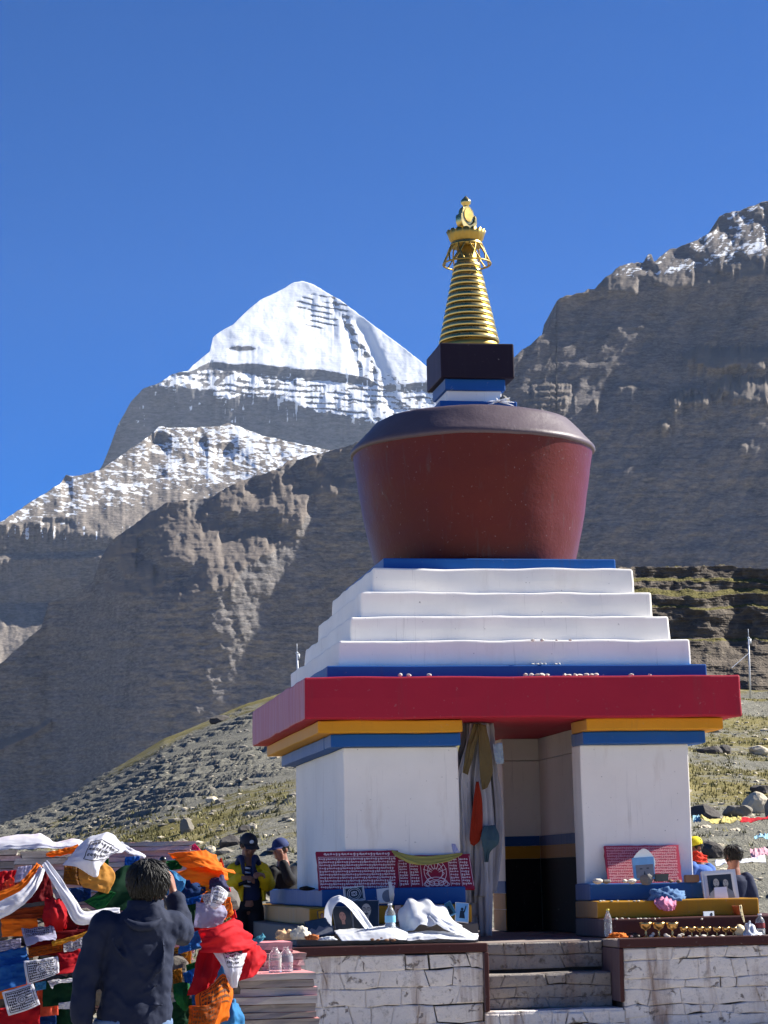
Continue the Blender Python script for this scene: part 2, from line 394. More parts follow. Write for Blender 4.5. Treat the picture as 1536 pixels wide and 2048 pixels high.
def dY_right(PX, PY, D):
    g = 3000/F_PX
    return g*(-0.26*(PX-1300) - 0.2*np.clip(PX-1450, 0, 200) + 14*fbm(PX*0.012+PY*0.006, PY*0.006, 0, 4, 85)+5*ridged(PX*0.016+PY*0.008, PY*0.008, 0, 4, 87)+5*fbm(PX*0.03, PY*0.05, 0, 5, 86)+1.6*fbm(PX*0.03, PY*0.22, 0, 4, 88))
def right_attrs(PX, PY, D, C):
    x = PX*0.7-PY*0.7; y = PY*0.8+PX*0.75
    s = fbm(x*0.05, y*0.2, 0, 5, 91)
    l1 = ip(PX, [(900, 700), (1100, 620), (1190, 575), (1300, 572), (1400, 560), (1536, 530), (1800, 480)])
    up = 1-sstep(-30, 0, PY-l1)
    v = 0.33+0.45*s+0.12*fbm(PX*0.01, PY*0.01, 0, 2, 92)+0.10*sstep(1250, 1450, PX)
    return {'snow': np.clip(np.where(C > 0.5, v, 0.1)*up*sstep(1150, 1260, PX), 0, 1), 'scree': sstep(0.6, 1.0, C)*(1-up)*0.9+0.3*up}
relief('high_rock_wall', np.arange(880, 1860, 1.9), [(850, 860), (940, 790), (1025, 716), (1060, 690), (1092, 662), (1101, 655), (1103, 640), (1112, 634), (1113, 604), (1120, 596), (1160, 586), (1190, 575), (1210, 556), (1240, 532), (1262, 526), (1290, 524), (1295, 510), (1303, 508), (1308, 522), (1330, 506), (1340, 500), (1390, 482), (1433, 456), (1437, 434), (1450, 428), (1480, 420), (1536, 400), (1620, 360), (1860, 300)],
       [(850, 1420), (1860, 1420)], 380, 3000.0, cot_right, m_right, dY=dY_right, jag=3.5, jag_s=0.09, seed=8, attrs_fn=right_attrs, leak=15.0, blur=300.0)

# --- one great sheet of ground below everything, out to the mountains and beyond
m_valley = simple('valley_floor_earth', '#a39a84', 0.95, 0.25, 0.01, 0.4, 0.08, bdist=1.0)
v = []; f = []
rr = [0, 40, 120, 400, 1500, 5000, 20000]; nseg = 48
for r_ in rr:
    for k in range(nseg):
        a_ = 2*math.pi*k/nseg
        v.append((r_*math.cos(a_)-4, r_*math.sin(a_)-8, -1.75 - (0.0 if r_ < 100 else 0.004*(r_-100))))
for i in range(len(rr)-1):
    for k in range(nseg):
        k2 = (k+1) % nseg
        f.append((i*nseg+k, (i+1)*nseg+k, (i+1)*nseg+k2, i*nseg+k2) if i else (0, nseg+k, nseg+k2))
structure(meshobj('ground', v, f, m_valley))

# ------------------------------------------------------------------ hillside behind the shrine (structure)
RIDGE = [(-500, 1850), (-300, 1765), (0, 1650), (60, 1630), (120, 1606), (150, 1590), (250, 1532), (330, 1482), (420, 1442), (500, 1406), (560, 1386), (700, 1335), (850, 1290), (1000, 1265), (1150, 1295), (1270, 1335), (1400, 1372), (1536, 1378), (1700, 1370), (2000, 1370)]
RIDGE_Y = [(-500, 95), (0, 95), (560, 105), (1000, 125), (1270, 130), (2000, 130)]
def hill(PX, Y):
    yr = ip(PX, RIDGE_Y); zr = at(PX, ip(PX, RIDGE), yr)[..., 2]
    z0 = -1.42
    t = np.clip((Y-5)/(yr-5), 0, 1.6)
    z = z0 + (zr-z0)*np.where(t < 1, t**1.12, 1-0.25*(t-1))
    return z, t
def hill_xy(x, y):
    """height of the hillside at a place (x, y), without the small relief"""
    d = np.array([x, y, 0.0])-CAM; d[2] = 0
    # photo column of a point near eye height
    q = d@AX_R; w = d@AX_F
    px = 768+F_PX*q/w
    z, _ = hill(np.array(px), np.array(y)); return float(z)
def rockiness(PX, Y, x, y):
    n = fbm(x*0.06, y*0.035, 0, 4, 101)
    left = 1-sstep(500, 1000, PX)
    return np.clip(0.46+1.5*n+0.22*left*sstep(22, 40, Y)-0.5*(1-sstep(8, 26, Y))*left, 0, 1)
def ground_z(PX, Y, x):
    """full height of the hillside: broad slope, swells and bedded slate steps whose risers face downhill"""
    z, t = hill(PX, Y)
    rk = rockiness(PX, Y, x, Y)
    rel = sstep(4, 14, Y)
    z = z + rel*(0.30*fbm(x*0.10, Y*0.10, 0, 3, 102)+0.05*fbm(x*0.5, Y*0.5, 0, 4, 103))
    s = (z*1.0 + 0.40*fbm(x*0.06, Y*0.22, 0, 4, 104))/0.26
    fr = s-np.floor(s); st = (sstep(0.0, 0.12, fr)-fr)*0.26
    s2 = (z + 0.2*fbm(x*0.10, Y*0.4, 0, 3, 105))/0.10
    fr2 = s2-np.floor(s2); st2 = (sstep(0, 0.16, fr2)-fr2)*0.10
    patch = sstep(0.35, 0.6, rk)*sstep(-0.25, 0.2, fbm(x*0.10, Y*0.22, 0, 3, 106)+0.0)
    z = z + rel*patch*(st*0.62+st2*0.5) + rel*0.03*rk*fbm(x*1.6, Y*1.6, 0, 3, 107)
    return z, rk
def build_hill():
    pxs = np.linspace(-480, 1980, 760); ys = np.concatenate([np.linspace(-40, 4, 12), 5+ (155-5)*(np.linspace(0, 1, 520)**1.25)])
    PX, Y = np.meshgrid(pxs, ys)
    P = at(PX, np.full_like(PX, 1775.0), Y); x = P[..., 0]
    z, rk = ground_z(PX, Y, x)
    P[..., 2] = z
    t = base_mat('hillside_ground', 0.95, spec=0.1)
    a = t.new('ShaderNodeAttribute', attribute_name='rock'); v = t.coord((1, 1, 1))
    n1 = t.noise(v, 0.35, 8, 0.65); n2 = t.noise(v, 2.5, 6, 0.65); n3 = t.noise(v, 14.0, 4, 0.6)
    grass = t.mix(t.ramp(n2, [(0.35, 0), (0.65, 1)]), lin('#4f4c2c'), lin('#7d7446'))
    grass = t.mix(t.ramp(n1, [(0.4, 0), (0.62, 1)]), grass, lin('#877d52'))
    stone = t.mix(t.ramp(n2, [(0.3, 0), (0.7, 1)]), lin('#5f5f58'), lin('#827f73'))
    stone = t.mix(t.ramp(n3, [(0.58, 0), (0.68, 0.7)]), stone, lin('#a8a496'))
    m = t.math('ADD', a.outputs['Fac'], t.math('MULTIPLY', t.math('SUBTRACT', n2, 0.5), 0.9))
    m = t.math('ADD', m, t.math('MULTIPLY', t.math('SUBTRACT', n1, 0.5), 0.8))
    d_ = t.new('ShaderNodeAttribute', attribute_name='pale_bounce')  # unseen ground before the shrine, paled to bounce sunlight onto its front
    cc = t.mix(t.ramp(m, [(0.40, 0), (0.56, 1)]), grass, stone)
    t.color(t.mix(d_.outputs['Fac'], cc, t.mix(n2, lin('#a89f8d'), lin('#c4bba8'))))
    t.bump(t.math('ADD', n3, n2), 0.7, 0.12)
    o = gridmesh('hillside', P, t.m, {'rock': rk, 'pale_bounce': 1-sstep(-1.0, 4.0, Y)}, flip=False, smooth=True)
    return structure(o)
build_hill()

# --- rock ledges with grassy benches above the slope on the right, about 150 m away
m_ledge = None
def build_ledges():
    t = base_mat('ledge_rock', 0.95, spec=0.1); v = t.coord()
    a = t.new('ShaderNodeAttribute', attribute_name='turf')
    n1 = t.noise(t.coord((0.12, 0.12, 2.2)), 1.0, 6, 0.65); n2 = t.noise(v, 1.2, 6, 0.65); n3 = t.noise(v, 5.0, 4)
    c = t.mix(t.ramp(n1, [(0.3, 0), (0.7, 1)]), lin('#3f3a35'), lin('#6e655b'))
    c = t.mix(t.ramp(n2, [(0.5, 0), (0.7, 0.7)]), c, lin('#857b6d'))
    g = t.mix(t.ramp(n3, [(0.35, 0), (0.65, 1)]), lin('#4b4828'), lin('#776f45'))
    m = t.math('ADD', a.outputs['Fac'], t.math('MULTIPLY', t.math('SUBTRACT', n2, 0.5), 0.8))
    t.color(t.mix(t.ramp(m, [(0.45, 0), (0.6, 1)]), c, g)); t.bump(t.math('ADD', n1, n3), 0.8, 0.25)
    def cot(PX, PY, D):
        n = fbm(PX*0.012, PY*0.02, 0, 4, 121); nf = fbm(PX*0.06, PY*0.08, 0, 4, 122); nb = fbm(PX*0.03, 0*PY, 0, 3, 123)
        q = PY + 10*n + 5*nb
        K = band(q, 1135, 1160, 2)+band(q, 1168, 1180, 1.5)*0.9+band(q, 1193, 1212, 2)+band(q, 1219, 1278, 2)
        K = np.clip(K*sstep(-0.95, -0.55, fbm(PX*0.018, PY*0.03, 0, 3, 130)), 0, 1)
        beds = 0.30*sstep(0.05, 0.3, fbm(PX*0.01, q*0.3, 0, 3, 124))
        C = (2.4+0.3*nf)*(1-K)+K*(0.06+beds)
        low = sstep(1278, 1292, q); C = C*(1-low)+low*(1.5+0.8*nf)
        return np.clip(C, 0.03, 4)
    def attrs(PX, PY, D, C):
        return {'turf': sstep(1.2, 2.4, C)*0.75-0.05*sstep(1275, 1290, PY)}
    def dY(PX, PY, D):
        g = 150/F_PX
        return g*(60*fbm(PX*0.006, PY*0.002, 0, 3, 125)+26*fbm(PX*0.014, PY*0.03, 0, 3, 126)+4*vnoise(PX*0.07, PY*0.10, 0, 127)+2.5*fbm(PX*0.12, PY*0.3, 0, 3, 128)+3*fbm(PX*0.03, PY*0.5, 0, 3, 129))
    relief('rock_ledges', np.concatenate([np.arange(900, 1240, 6.0), np.arange(1240, 1560, 0.8), np.arange(1560, 2000, 6.0)]), [(900, 1200), (1000, 1160), (1200, 1136), (1270, 1134), (1420, 1132), (1440, 1128), (1470, 1134), (1536, 1138), (2000, 1120)],
           [(900, 1400), (2000, 1410)], 330, 163.0, cot, t.m, dY=dY, jag=3.0, jag_s=0.15, seed=12, attrs_fn=attrs, back=0.5, leak=10.0)
build_ledges()

# ------------------------------------------------------------------ shared shape builders
def wob(p, s, seed=0.0):
    return mnoise.noise_vector(Vector((p[0]*s+seed, p[1]*s-seed, p[2]*s+2*seed)))
def pbox(name, x0, x1, y0, y1, z0, z1, mat, parent=None, cell=0.16, w=0.006, bevel=0.012, ws=1.6, taper=0.0):
    """hand-plastered box: cut into cells, uneven by a few millimetres, soft edges"""
    bm = bmesh.new(); nx, ny, nz = (max(1, min(28, int((b-a)/cell))) for a, b in ((x0, x1), (y0, y1), (z0, z1)))
    bmesh.ops.create_cube(bm, size=1.0)
    for ax, n in ((0, nx), (1, ny), (2, nz)):
        if n > 1:
            es = [e for e in bm.edges if abs((e.verts[0].co-e.verts[1].co)[ax]) > 1e-6 and all(abs((e.verts[0].co-e.verts[1].co)[k]) < 1e-6 for k in range(3) if k != ax)]
            bmesh.ops.subdivide_edges(bm, edges=es, cuts=n-1, use_grid_fill=True)
    cx, cy = (x0+x1)/2, (y0+y1)/2
    for v in bm.verts:
        q = v.co; k = 1+taper*(0.5-(q.z+0.5))
        p = Vector((cx+(x1-x0)*q.x*k, cy+(y1-y0)*q.y*k, z0+(z1-z0)*(q.z+0.5)))
        d = wob(p, ws); v.co = p+Vector((d.x, d.y, d.z*0.8))*w
    o = bmobj(name, bm, mat, parent)
    if bevel:
        b = o.modifiers.new('bevel', 'BEVEL'); b.width = bevel; b.segments = 2; b.limit_method = 'ANGLE'; b.angle_limit = R(50)
    return o
def lathe_bm(bm, prof, seg=64, c=(0, 0), fn=None):
    rings = []
    for r, z in prof:
        rings.append([bm.verts.new((c[0]+r*math.cos(2*math.pi*k/seg), c[1]+r*math.sin(2*math.pi*k/seg), z)) for k in range(seg)] if r > 1e-5 else [bm.verts.new((c[0], c[1], z))])
    for a, b in zip(rings, rings[1:]):
        if len(a) == len(b):
            for k in range(seg): bm.faces.new((a[k], a[(k+1) % seg], b[(k+1) % seg], b[k]))
        elif len(a) == 1:
            for k in range(seg): bm.faces.new((a[0], b[(k+1) % seg], b[k]))
        else:
            for k in range(seg): bm.faces.new((a[k], a[(k+1) % seg], b[0]))
    if fn:
        for v in bm.verts: v.co = fn(v.co)
    return bm
def lathe(name, prof, mat, parent=None, seg=64, c=(0, 0), fn=None, smooth=True):
    return bmobj(name, lathe_bm(bmesh.new(), prof, seg, c, fn), mat, parent, smooth)
def smooth_by_angle(o, ang=40):
    m = o.data; m.polygons.foreach_set('use_smooth', [True]*len(m.polygons))
    bm = bmesh.new(); bm.from_mesh(m)
    for e in bm.edges:
        if len(e.link_faces) == 2 and e.calc_face_angle(0) > R(ang): e.smooth = False
    bm.to_mesh(m); bm.free(); return o
def tube_bm(bm, pts, rad, seg=8, cap=True):
    """round bar along points; rad a number or a list"""
    pts = [Vector(p) for p in pts]; n = len(pts); rs = rad if isinstance(rad, (list, tuple)) else [rad]*n
    prev = None; rings = []
    for i, p in enumerate(pts):
        t = (pts[min(i+1, n-1)]-pts[max(i-1, 0)]).normalized()
        if prev is None:
            prev = Vector((0, 0, 1)) if abs(t.z) < 0.9 else Vector((1, 0, 0))
        u = (prev-t*prev.dot(t)).normalized(); w_ = t.cross(u); prev = u
        rings.append([bm.verts.new(p+(u*math.cos(2*math.pi*k/seg)+w_*math.sin(2*math.pi*k/seg))*rs[i]) for k in range(seg)])
    for a, b in zip(rings, rings[1:]):
        for k in range(seg): bm.faces.new((a[k], b[k], b[(k+1) % seg], a[(k+1) % seg]))
    if cap: bm.faces.new(rings[0]); bm.faces.new(rings[-1][::-1])
    return bm
def extrude_poly(name, pts2d, origin, ux, uy, depth, mat, parent=None, bevel=0.0):
    """flat outline (pts2d in the ux, uy plane) given thickness depth along ux x uy"""
    ux, uy = Vector(ux).normalized(), Vector(uy).normalized(); nn = ux.cross(uy)
    bm = bmesh.new(); o = Vector(origin)
    a = [bm.verts.new(o+ux*p[0]+uy*p[1]+nn*depth/2) for p in pts2d]; b = [bm.verts.new(o+ux*p[0]+uy*p[1]-nn*depth/2) for p in pts2d]
    n = len(a); bm.faces.new(a); bm.faces.new(b[::-1])
    for k in range(n): bm.faces.new((a[k], b[k], b[(k+1) % n], a[(k+1) % n]))
    if bevel: bmesh.ops.bevel(bm, geom=[e for e in bm.edges], offset=bevel, segments=2, affect='EDGES')
    return bmobj(name, bm, mat, parent)
def boxbm(bm, c, s, rot=None):
    m = Matrix.Translation(Vector(c)) @ (rot.to_4x4() if rot else Matrix.Identity(4)) @ Matrix.Diagonal((s[0], s[1], s[2], 1))
    return bmesh.ops.create_cube(bm, size=1.0, matrix=m)['verts']

# ------------------------------------------------------------------ paints
def paint(name, col, rough=0.65, fade=0.5, dirt=0.25, bump=0.25, gloss=0.0, faded='#b9b3bb', chip=0.35):
    t = base_mat(name, rough, spec=0.25); c = lin(col); v = t.coord()
    n1 = t.noise(t.coord((14, 14, 0.9)), 1.0, 5, 0.65, 0.3); n2 = t.noise(v, 1.7, 6, 0.6); n3 = t.noise(v, 26.0, 4, 0.6)
    cc = t.mix(n2, tuple(x*0.86 for x in c), tuple(min(1, x*1.12) for x in c))
    cc = t.mix(t.ramp(n1, [(0.58, 0.0), (0.75, dirt)]), cc, tuple(x*0.55+0.03 for x in c))
    cc = t.mix(t.ramp(n3, [(0.66, 0.0), (0.72, dirt*0.8)]), cc, tuple(0.5*x+0.15 for x in c))
    n6 = t.noise(v, 9.0, 8, 0.72, 0.4); cc = t.mix(t.ramp(n6, [(0.66, 0), (0.69, chip)]), cc, lin('#cfc6bd'))      # small chips to the plaster
    if fade:   # the weather side (left face) is bleached in streaks
        g = t.new('ShaderNodeNewGeometry'); sx = t.new('ShaderNodeSeparateXYZ'); t.link(g.outputs['True Normal'], sx.inputs[0])
        side = t.math('GREATER_THAN', t.math('MULTIPLY', sx.outputs['X'], -1.0), 0.7)
        k = t.math('MULTIPLY', side, t.ramp(n1, [(0.30, fade*0.55), (0.62, fade)]))
        cc = t.mix(k, cc, lin(faded))
    t.color(cc)
    t.bump(t.math('ADD', n2, t.math('MULTIPLY', n3, 0.25)), bump, 0.012)
    if gloss: t.b.inputs['Coat Weight'].default_value = gloss; t.b.inputs['Coat Roughness'].default_value = 0.22
    return t.m
def whitewash(name, tint='#e6e4e2', stain=0.35, rust=0.12):
    t = base_mat(name, 0.85, spec=0.2); v = t.coord(); c = lin(tint)
    n1 = t.noise(t.coord((22, 22, 0.8)), 1.0, 6, 0.7, 0.2); n2 = t.noise(v, 1.3, 7, 0.62); n3 = t.noise(v, 30.0, 4, 0.6); n4 = t.noise(t.coord((5, 5, 1.2)), 1.0, 5, 0.6)
    cc = t.mix(t.ramp(n2, [(0.3, 0), (0.7, 1)]), tuple(x*0.9 for x in c), c)
    cc = t.mix(t.ramp(n1, [(0.60, 0.0), (0.80, stain)]), cc, lin('#8f8983'))
    cc = t.mix(t.ramp(n4, [(0.60, 0.0), (0.78, rust)]), cc, lin('#a58a6c'))
    cc = t.mix(t.ramp(n3, [(0.70, 0.0), (0.74, stain*1.2)]), cc, lin('#6a635c'))
    t.color(cc); t.bump(t.math('ADD', t.math('MULTIPLY', n3, 0.3), n2), 0.25, 0.012)
    return t.m
m_white = whitewash('white_wash', '#f6f0e6', 0.6, 0.25); m_white2 = whitewash('white_wash_tiers', '#f8f4ec', 0.5, 0.12)
m_red = paint('dark_red_paint', '#a51a33', 0.65, 0.62, 0.5, faded='#c3a3ae'); m_yel = paint('ochre_paint', '#d0911f', 0.65, 0.4, 0.5, faded='#c9a877')
m_blu = paint('blue_paint', '#17549a', 0.6, 0.5, 0.5, faded='#8f9aa8'); m_maroon = paint('maroon_paint', '#43211f', 0.6, 0.2, 0.4)
m_dome = paint('maroon_gloss_paint', '#56120e', 0.45, 0.0, 0.8, 1.0, gloss=0.04, chip=0.0); m_ring = paint('dark_gloss_paint', '#584c52', 0.5, 0.0, 0.4, 1.0, gloss=0.08, chip=0.0)
m_box = paint('black_purple_paint', '#1d1224', 0.65, 0.25, 0.2, 0.3, gloss=0.0, faded='#7a7590')
m_yel_s = paint('sooty_ochre_paint', '#b98420', 0.7, 0.25, 0.75); m_blu_s = paint('sooty_blue_paint', '#1c4f8c', 0.65, 0.3, 0.6)
m_soot = paint('soot_black_paint', '#1b1614', 0.8, 0.0, 0.4)
def gold_mat(name, col, rough=0.3):
    t = base_mat(name, rough, 1.0); v = t.coord(); n = t.noise(v, 9.0, 5, 0.6); c = lin(col)
    t.color(t.mix(n, tuple(x*0.72 for x in c), c)); t.link(t.ramp(n, [(0.3, rough*0.8), (0.75, rough*1.5)]), t.b.inputs['Roughness']); t.bump(t.noise(v, 40, 3), 0.12, 0.003); return t.m
m_gold = gold_mat('gilt_copper', '#d6bf7e', 0.27); m_gold_d = gold_mat('gilt_copper_dull', '#b59a55', 0.42)

# ------------------------------------------------------------------ the shrine (stupa)
ST = empty('stupa', (0, 0, -0.585))
tag(ST, 'tall painted shrine with maroon dome, stepped white tiers and gilded ringed spire', 'shrine')
def part(o): o.location = -Vector(ST.location); return o
S = lambda *a, **k: part(pbox(*a, parent=ST, **k))
TOPZ = -0.585
# walls of the gate chamber: a pier each side of the passage in front and behind, side walls between
XL, XR, XO = -0.58, 0.61, 1.682
S('wall', -XO, XL, -XO, -1.36, TOPZ, 1.214, m_white, cell=0.2, w=0.007)
S('wall', XR, XO, -XO, -1.36, TOPZ, 1.214, m_white, cell=0.2, w=0.007)
S('wall', -XO, XL+0.1, 1.10, XO, TOPZ, 1.214, m_white, cell=0.3)
S('wall', 0.475, XO, 1.10, XO, TOPZ, 1.214, m_white, cell=0.3)
S('wall', -XO, -0.88, -1.358, 1.098, TOPZ, 1.214, m_white, cell=0.2, w=0.005)
S('wall', 0.88, XO, -1.358, 1.098, TOPZ, 1.214, m_white, cell=0.3)
# inside: walls go up to the slab, painted bands and a black dado
for nm, z0, z1, mm in (('dado', TOPZ+0.002, 0.17, m_soot), ('painted_band', 0.172, 0.305, m_yel_s), ('painted_band', 0.307, 0.41, m_blu_s)):
    S(nm, 0.866, 0.884, -1.2, 1.094, z0, z1, mm, w=0.002, bevel=0.002)
    S(nm, 0.479, 0.862, 1.084, 1.104, z0, z1, mm, w=0.002, bevel=0.002)
for nm, z0, z1, mm in (('dado', TOPZ+0.004, -0.36, m_yel_s), ('painted_band', -0.355, -0.19, m_yel_s), ('painted_band', -0.186, -0.06, m_blu_s)):
    S(nm, 0.468, 0.60, 1.09, 1.690, z0, z1, mm, w=0.002, bevel=0.002)
# blue and ochre corbels over the walls, one set each side of the passage
for nm, h, z0, z1, mm, dx in (('blue_band', 1.818, 1.216, 1.333, m_blu, 0.0), ('ochre_band', 1.958, 1.336, 1.449, m_yel, 0.006)):
    S(nm, -h, XL-dx, -h, -1.36, z0, z1, mm, w=0.010, cell=0.10, ws=3.0)
    S(nm, XR-0.008+dx, h, -h, -1.36, z0, z1, mm, w=0.010, cell=0.10, ws=3.0)
    S(nm, -h, -1.45, -1.357, h, z0, z1, mm, w=0.005, cell=0.15)
    S(nm, 1.45, h, -1.357, h, z0, z1, mm, w=0.005, cell=0.2)
S('inner_wall', 0.884, 1.44, -1.35, 1.3, 1.217, 1.449, m_white, cell=0.4, bevel=0.004)
S('inner_wall', -1.44, -0.884, -1.35, 1.3, 1.217, 1.449, m_white, cell=0.4, bevel=0.004)
S('inner_wall', 0.478, 0.882, 1.102, 1.68, 1.217, 1.449, m_white, cell=0.4, bevel=0.004)
S('roof_slab', -2.1, 2.1, -2.1, 2.1, 1.452, 1.840, m_red, cell=0.14, w=0.014, bevel=0.018, ws=2.4)
S('blue_course', -1.848, 1.848, -1.848, 1.848, 1.836, 1.969, m_blu, w=0.006)
for h, z0, z1 in ((1.722, 1.966, 2.219), (1.579, 2.216, 2.466), (1.449, 2.463, 2.716), (1.309, 2.713, 2.968)):
    S('tier', -h, h, -h, h, z0, z1, m_white2, cell=0.10, w=0.018, bevel=0.020, ws=3.0, taper=0.006)
S('blue_course', -1.175, 1.175, -1.175, 1.175, 2.964, 3.084, m_blu, w=0.007)
# dome: body flares upward, then a dark rounded shoulder
def dome_wob(p):
    n = wob(p, 1.4, 3.0); n2 = wob(p, 6.0, 1.0)+wob(p, 14.0, 2.0)*0.6; r = Vector((p.x, p.y, 0)); u = r.normalized() if r.length > 1e-6 else r
    return p + u*(n.x*0.018+n2.x*0.0045) + Vector((0.0, 0, n.z*0.016+n2.z*0.004))
body = [(1.0, 3.05)] + [(1.02+(1.25-1.02)*(t**0.92), 3.07+1.255*t) for t in [i/22 for i in range(23)]]
part(lathe('dome_body', body + [(1.256, 4.352)], m_dome, ST, 120, fn=dome_wob))
sh = [(1.245, 4.328), (1.268, 4.332), (1.280, 4.350), (1.277, 4.374)]+[(1.277-0.245*t, 4.374+0.272*t) for t in (0.12, 0.25, 0.38, 0.5, 0.62, 0.75, 0.88, 1.0)]+[(1.0, 4.664), (0.96, 4.676), (0.8, 4.692), (0.5, 4.70), (0, 4.705)]
part(lathe('dome_shoulder', sh, m_ring, ST, 140, fn=dome_wob))
S('blue_course', -0.415, 0.40, -0.41, 0.41, 4.688, 4.832, m_blu, w=0.004, cell=0.1)
S('neck', -0.315, 0.265, -0.29, 0.29, 4.83, 4.965, m_white2, w=0.005, cell=0.1)
S('blue_course', -0.34, 0.30, -0.33, 0.33, 4.962, 5.082, m_blu, w=0.006, cell=0.1)
S('box_block', -0.389, 0.389, -0.389, 0.389, 5.08, 5.447, m_box, w=0.006, cell=0.1, bevel=0.014)
# spire of thirteen rings
SP = part(lathe('spire', [(0.0, 5.44), (0.285, 5.44), (0.30, 5.47), (0.298, 5.53), (0.27, 5.54), (0.11, 6.40), (0.1, 6.62), (0.0, 6.62)], m_gold_d, ST, 48))
for k in range(13):
    t0, t1 = k/13, (k+1)/13
    z0, z1 = 5.53+(6.41-5.53)*t0, 5.53+(6.41-5.53)*t1; r0, r1 = 0.315+(0.128-0.315)*t0, 0.315+(0.128-0.315)*t1; h = z1-z0
    rg = lathe('ring', [(r0-0.035, z0+0.002), (r0-0.004, z0+h*0.06), (r0+0.006, z0+h*0.22), (r0+0.002, z0+h*0.5), (r1+0.010, z0+h*0.78), (r1-0.002, z0+h*0.90), (r1-0.03, z0+h*0.97)], m_gold, SP, 56)
    rg.rotation_euler = (0, 0, 0.4*k)
# open parasol under the crown
bm = bmesh.new()
for r_, z_, q in ((0.162, 6.60, 0.014), (0.252, 6.395, 0.010)):
    tube_bm(bm, [(r_*math.cos(a/40*2*math.pi), r_*math.sin(a/40*2*math.pi), z_) for a in range(41)], q, 8, False)
for k in range(9):
    for sgn in (-1, 1):
        pts = []
        for i in range(9):
            t = i/8; a = 2*math.pi*(k+sgn*0.62*(t-0.5))/9; rr_ = 0.162+(0.252-0.162)*(t**0.8); pts.append((rr_*math.cos(a), rr_*math.sin(a), 6.60+(6.395-6.60)*t))
        tube_bm(bm, pts, 0.0085, 6)
bmesh.ops.recalc_face_normals(bm, faces=bm.faces)
bmobj('parasol_lattice', bm, m_gold_d, SP, True)
lathe('collar', [(0.10, 6.58), (0.168, 6.585), (0.172, 6.61), (0.155, 6.625), (0.158, 6.645), (0.1, 6.65)], m_gold, SP, 48)
bm = bmesh.new(); n = 128
rows = [(0.150, 6.628), (0.172, 6.655), (0.186, 6.70), (0.206, 6.742), (0.201, 6.742), (0.178, 6.70), (0.15, 6.66), (0.0, 6.65)]
rv = []
for j, (r_, z_) in enumerate(rows):
    rv.append([])
    for k in range(n):
        a = 2*math.pi*k/n; pt = abs(math.sin(a*8)); lift = 0.024*(pt**0.55) if j in (3, 4) else 0
        rr_ = r_ + (0.006*pt if j in (1, 2, 3) else 0)
        rv[-1].append(bm.verts.new((rr_*math.cos(a), rr_*math.sin(a), z_+lift-(0.010 if j in (3, 4) else 0))))
for a_, b_ in zip(rv, rv[1:]):
    for k in range(n): bm.faces.new((a_[k], a_[(k+1) % n], b_[(k+1) % n], b_[k]))
bmobj('lotus_crown', bm, m_gold_d, SP, True)
# crescent, sun disc and jewel
ang = R(32); ux = (math.cos(ang), math.sin(ang), 0)
cres = [(0.118*math.cos(R(a)), 0.118*math.sin(R(a))) for a in range(-205, 26, 10)]
inner = [(0.092*math.cos(R(a)), 0.030+0.092*math.sin(R(a))) for a in range(20, -201, -10)]
extrude_poly('crescent', cres+inner, (0.006, 0, 6.875), ux, (0, 0, 1), 0.085, m_gold, SP, 0.004)
disc = [(0.084*math.cos(R(a)), 0.105*math.sin(R(a))) for a in range(0, 360, 10)]
dk = extrude_poly('sun_disc', disc, (0.006, 0, 6.93), ux, (0, 0, 1), 0.06, m_gold, SP, 0.006)
disc2 = [(0.060*math.cos(R(a)), 0.08*math.sin(R(a))) for a in range(0, 360, 12)]
extrude_poly('disc_boss', disc2, (0.006, 0, 6.93), ux, (0, 0, 1), 0.074, m_gold_d, SP, 0.004)
lathe('jewel', [(0.0, 7.02), (0.03, 7.022), (0.034, 7.04), (0.05, 7.055), (0.058, 7.075), (0.05, 7.095), (0.028, 7.118), (0.008, 7.142), (0, 7.146)], m_gold, SP, 24, (0.006, 0))
lathe('crown_stem', [(0.0, 6.64), (0.06, 6.65), (0.045, 6.72), (0.055, 6.77), (0.0, 6.80)], m_gold_d, SP, 24, (0.006, 0))
# stepped base courses round the outside of the walls, cut by the passage: blue, ochre, maroon
m_greystep = paint('grey_soot_step', '#6a6460', 0.8, 0.0, 0.5)
for h, hy, z0, z1, mL, mR in ((1.945, 1.95, -0.252, -0.095, m_blu_s, m_blu_s), (2.10, 2.20, -0.412, -0.254, m_yel_s, m_yel_s), (2.25, 2.45, -0.583, -0.414, m_greystep, m_maroon)):
    k = {1.945: 0.0, 2.10: 0.004, 2.25: 0.008}[h]; xr = {1.945: 1.98, 2.10: 2.14, 2.25: 2.55}[h]
    S('base_step', -h, XL-0.020+k, -hy, -1.365, z0, z1, mL, w=0.010, bevel=0.013, cell=0.12)
    S('base_step', XR-0.020-k, xr, -hy, -1.365, z0, z1, mR, w=0.010, bevel=0.013, cell=0.12)
    S('base_step', -h, -1.60, -1.361, hy, z0, z1, mL, w=0.010, bevel=0.013, cell=0.2)
    S('base_step', 1.60, xr, -1.361, hy, z0, z1, mR, w=0.010, bevel=0.013, cell=0.3)

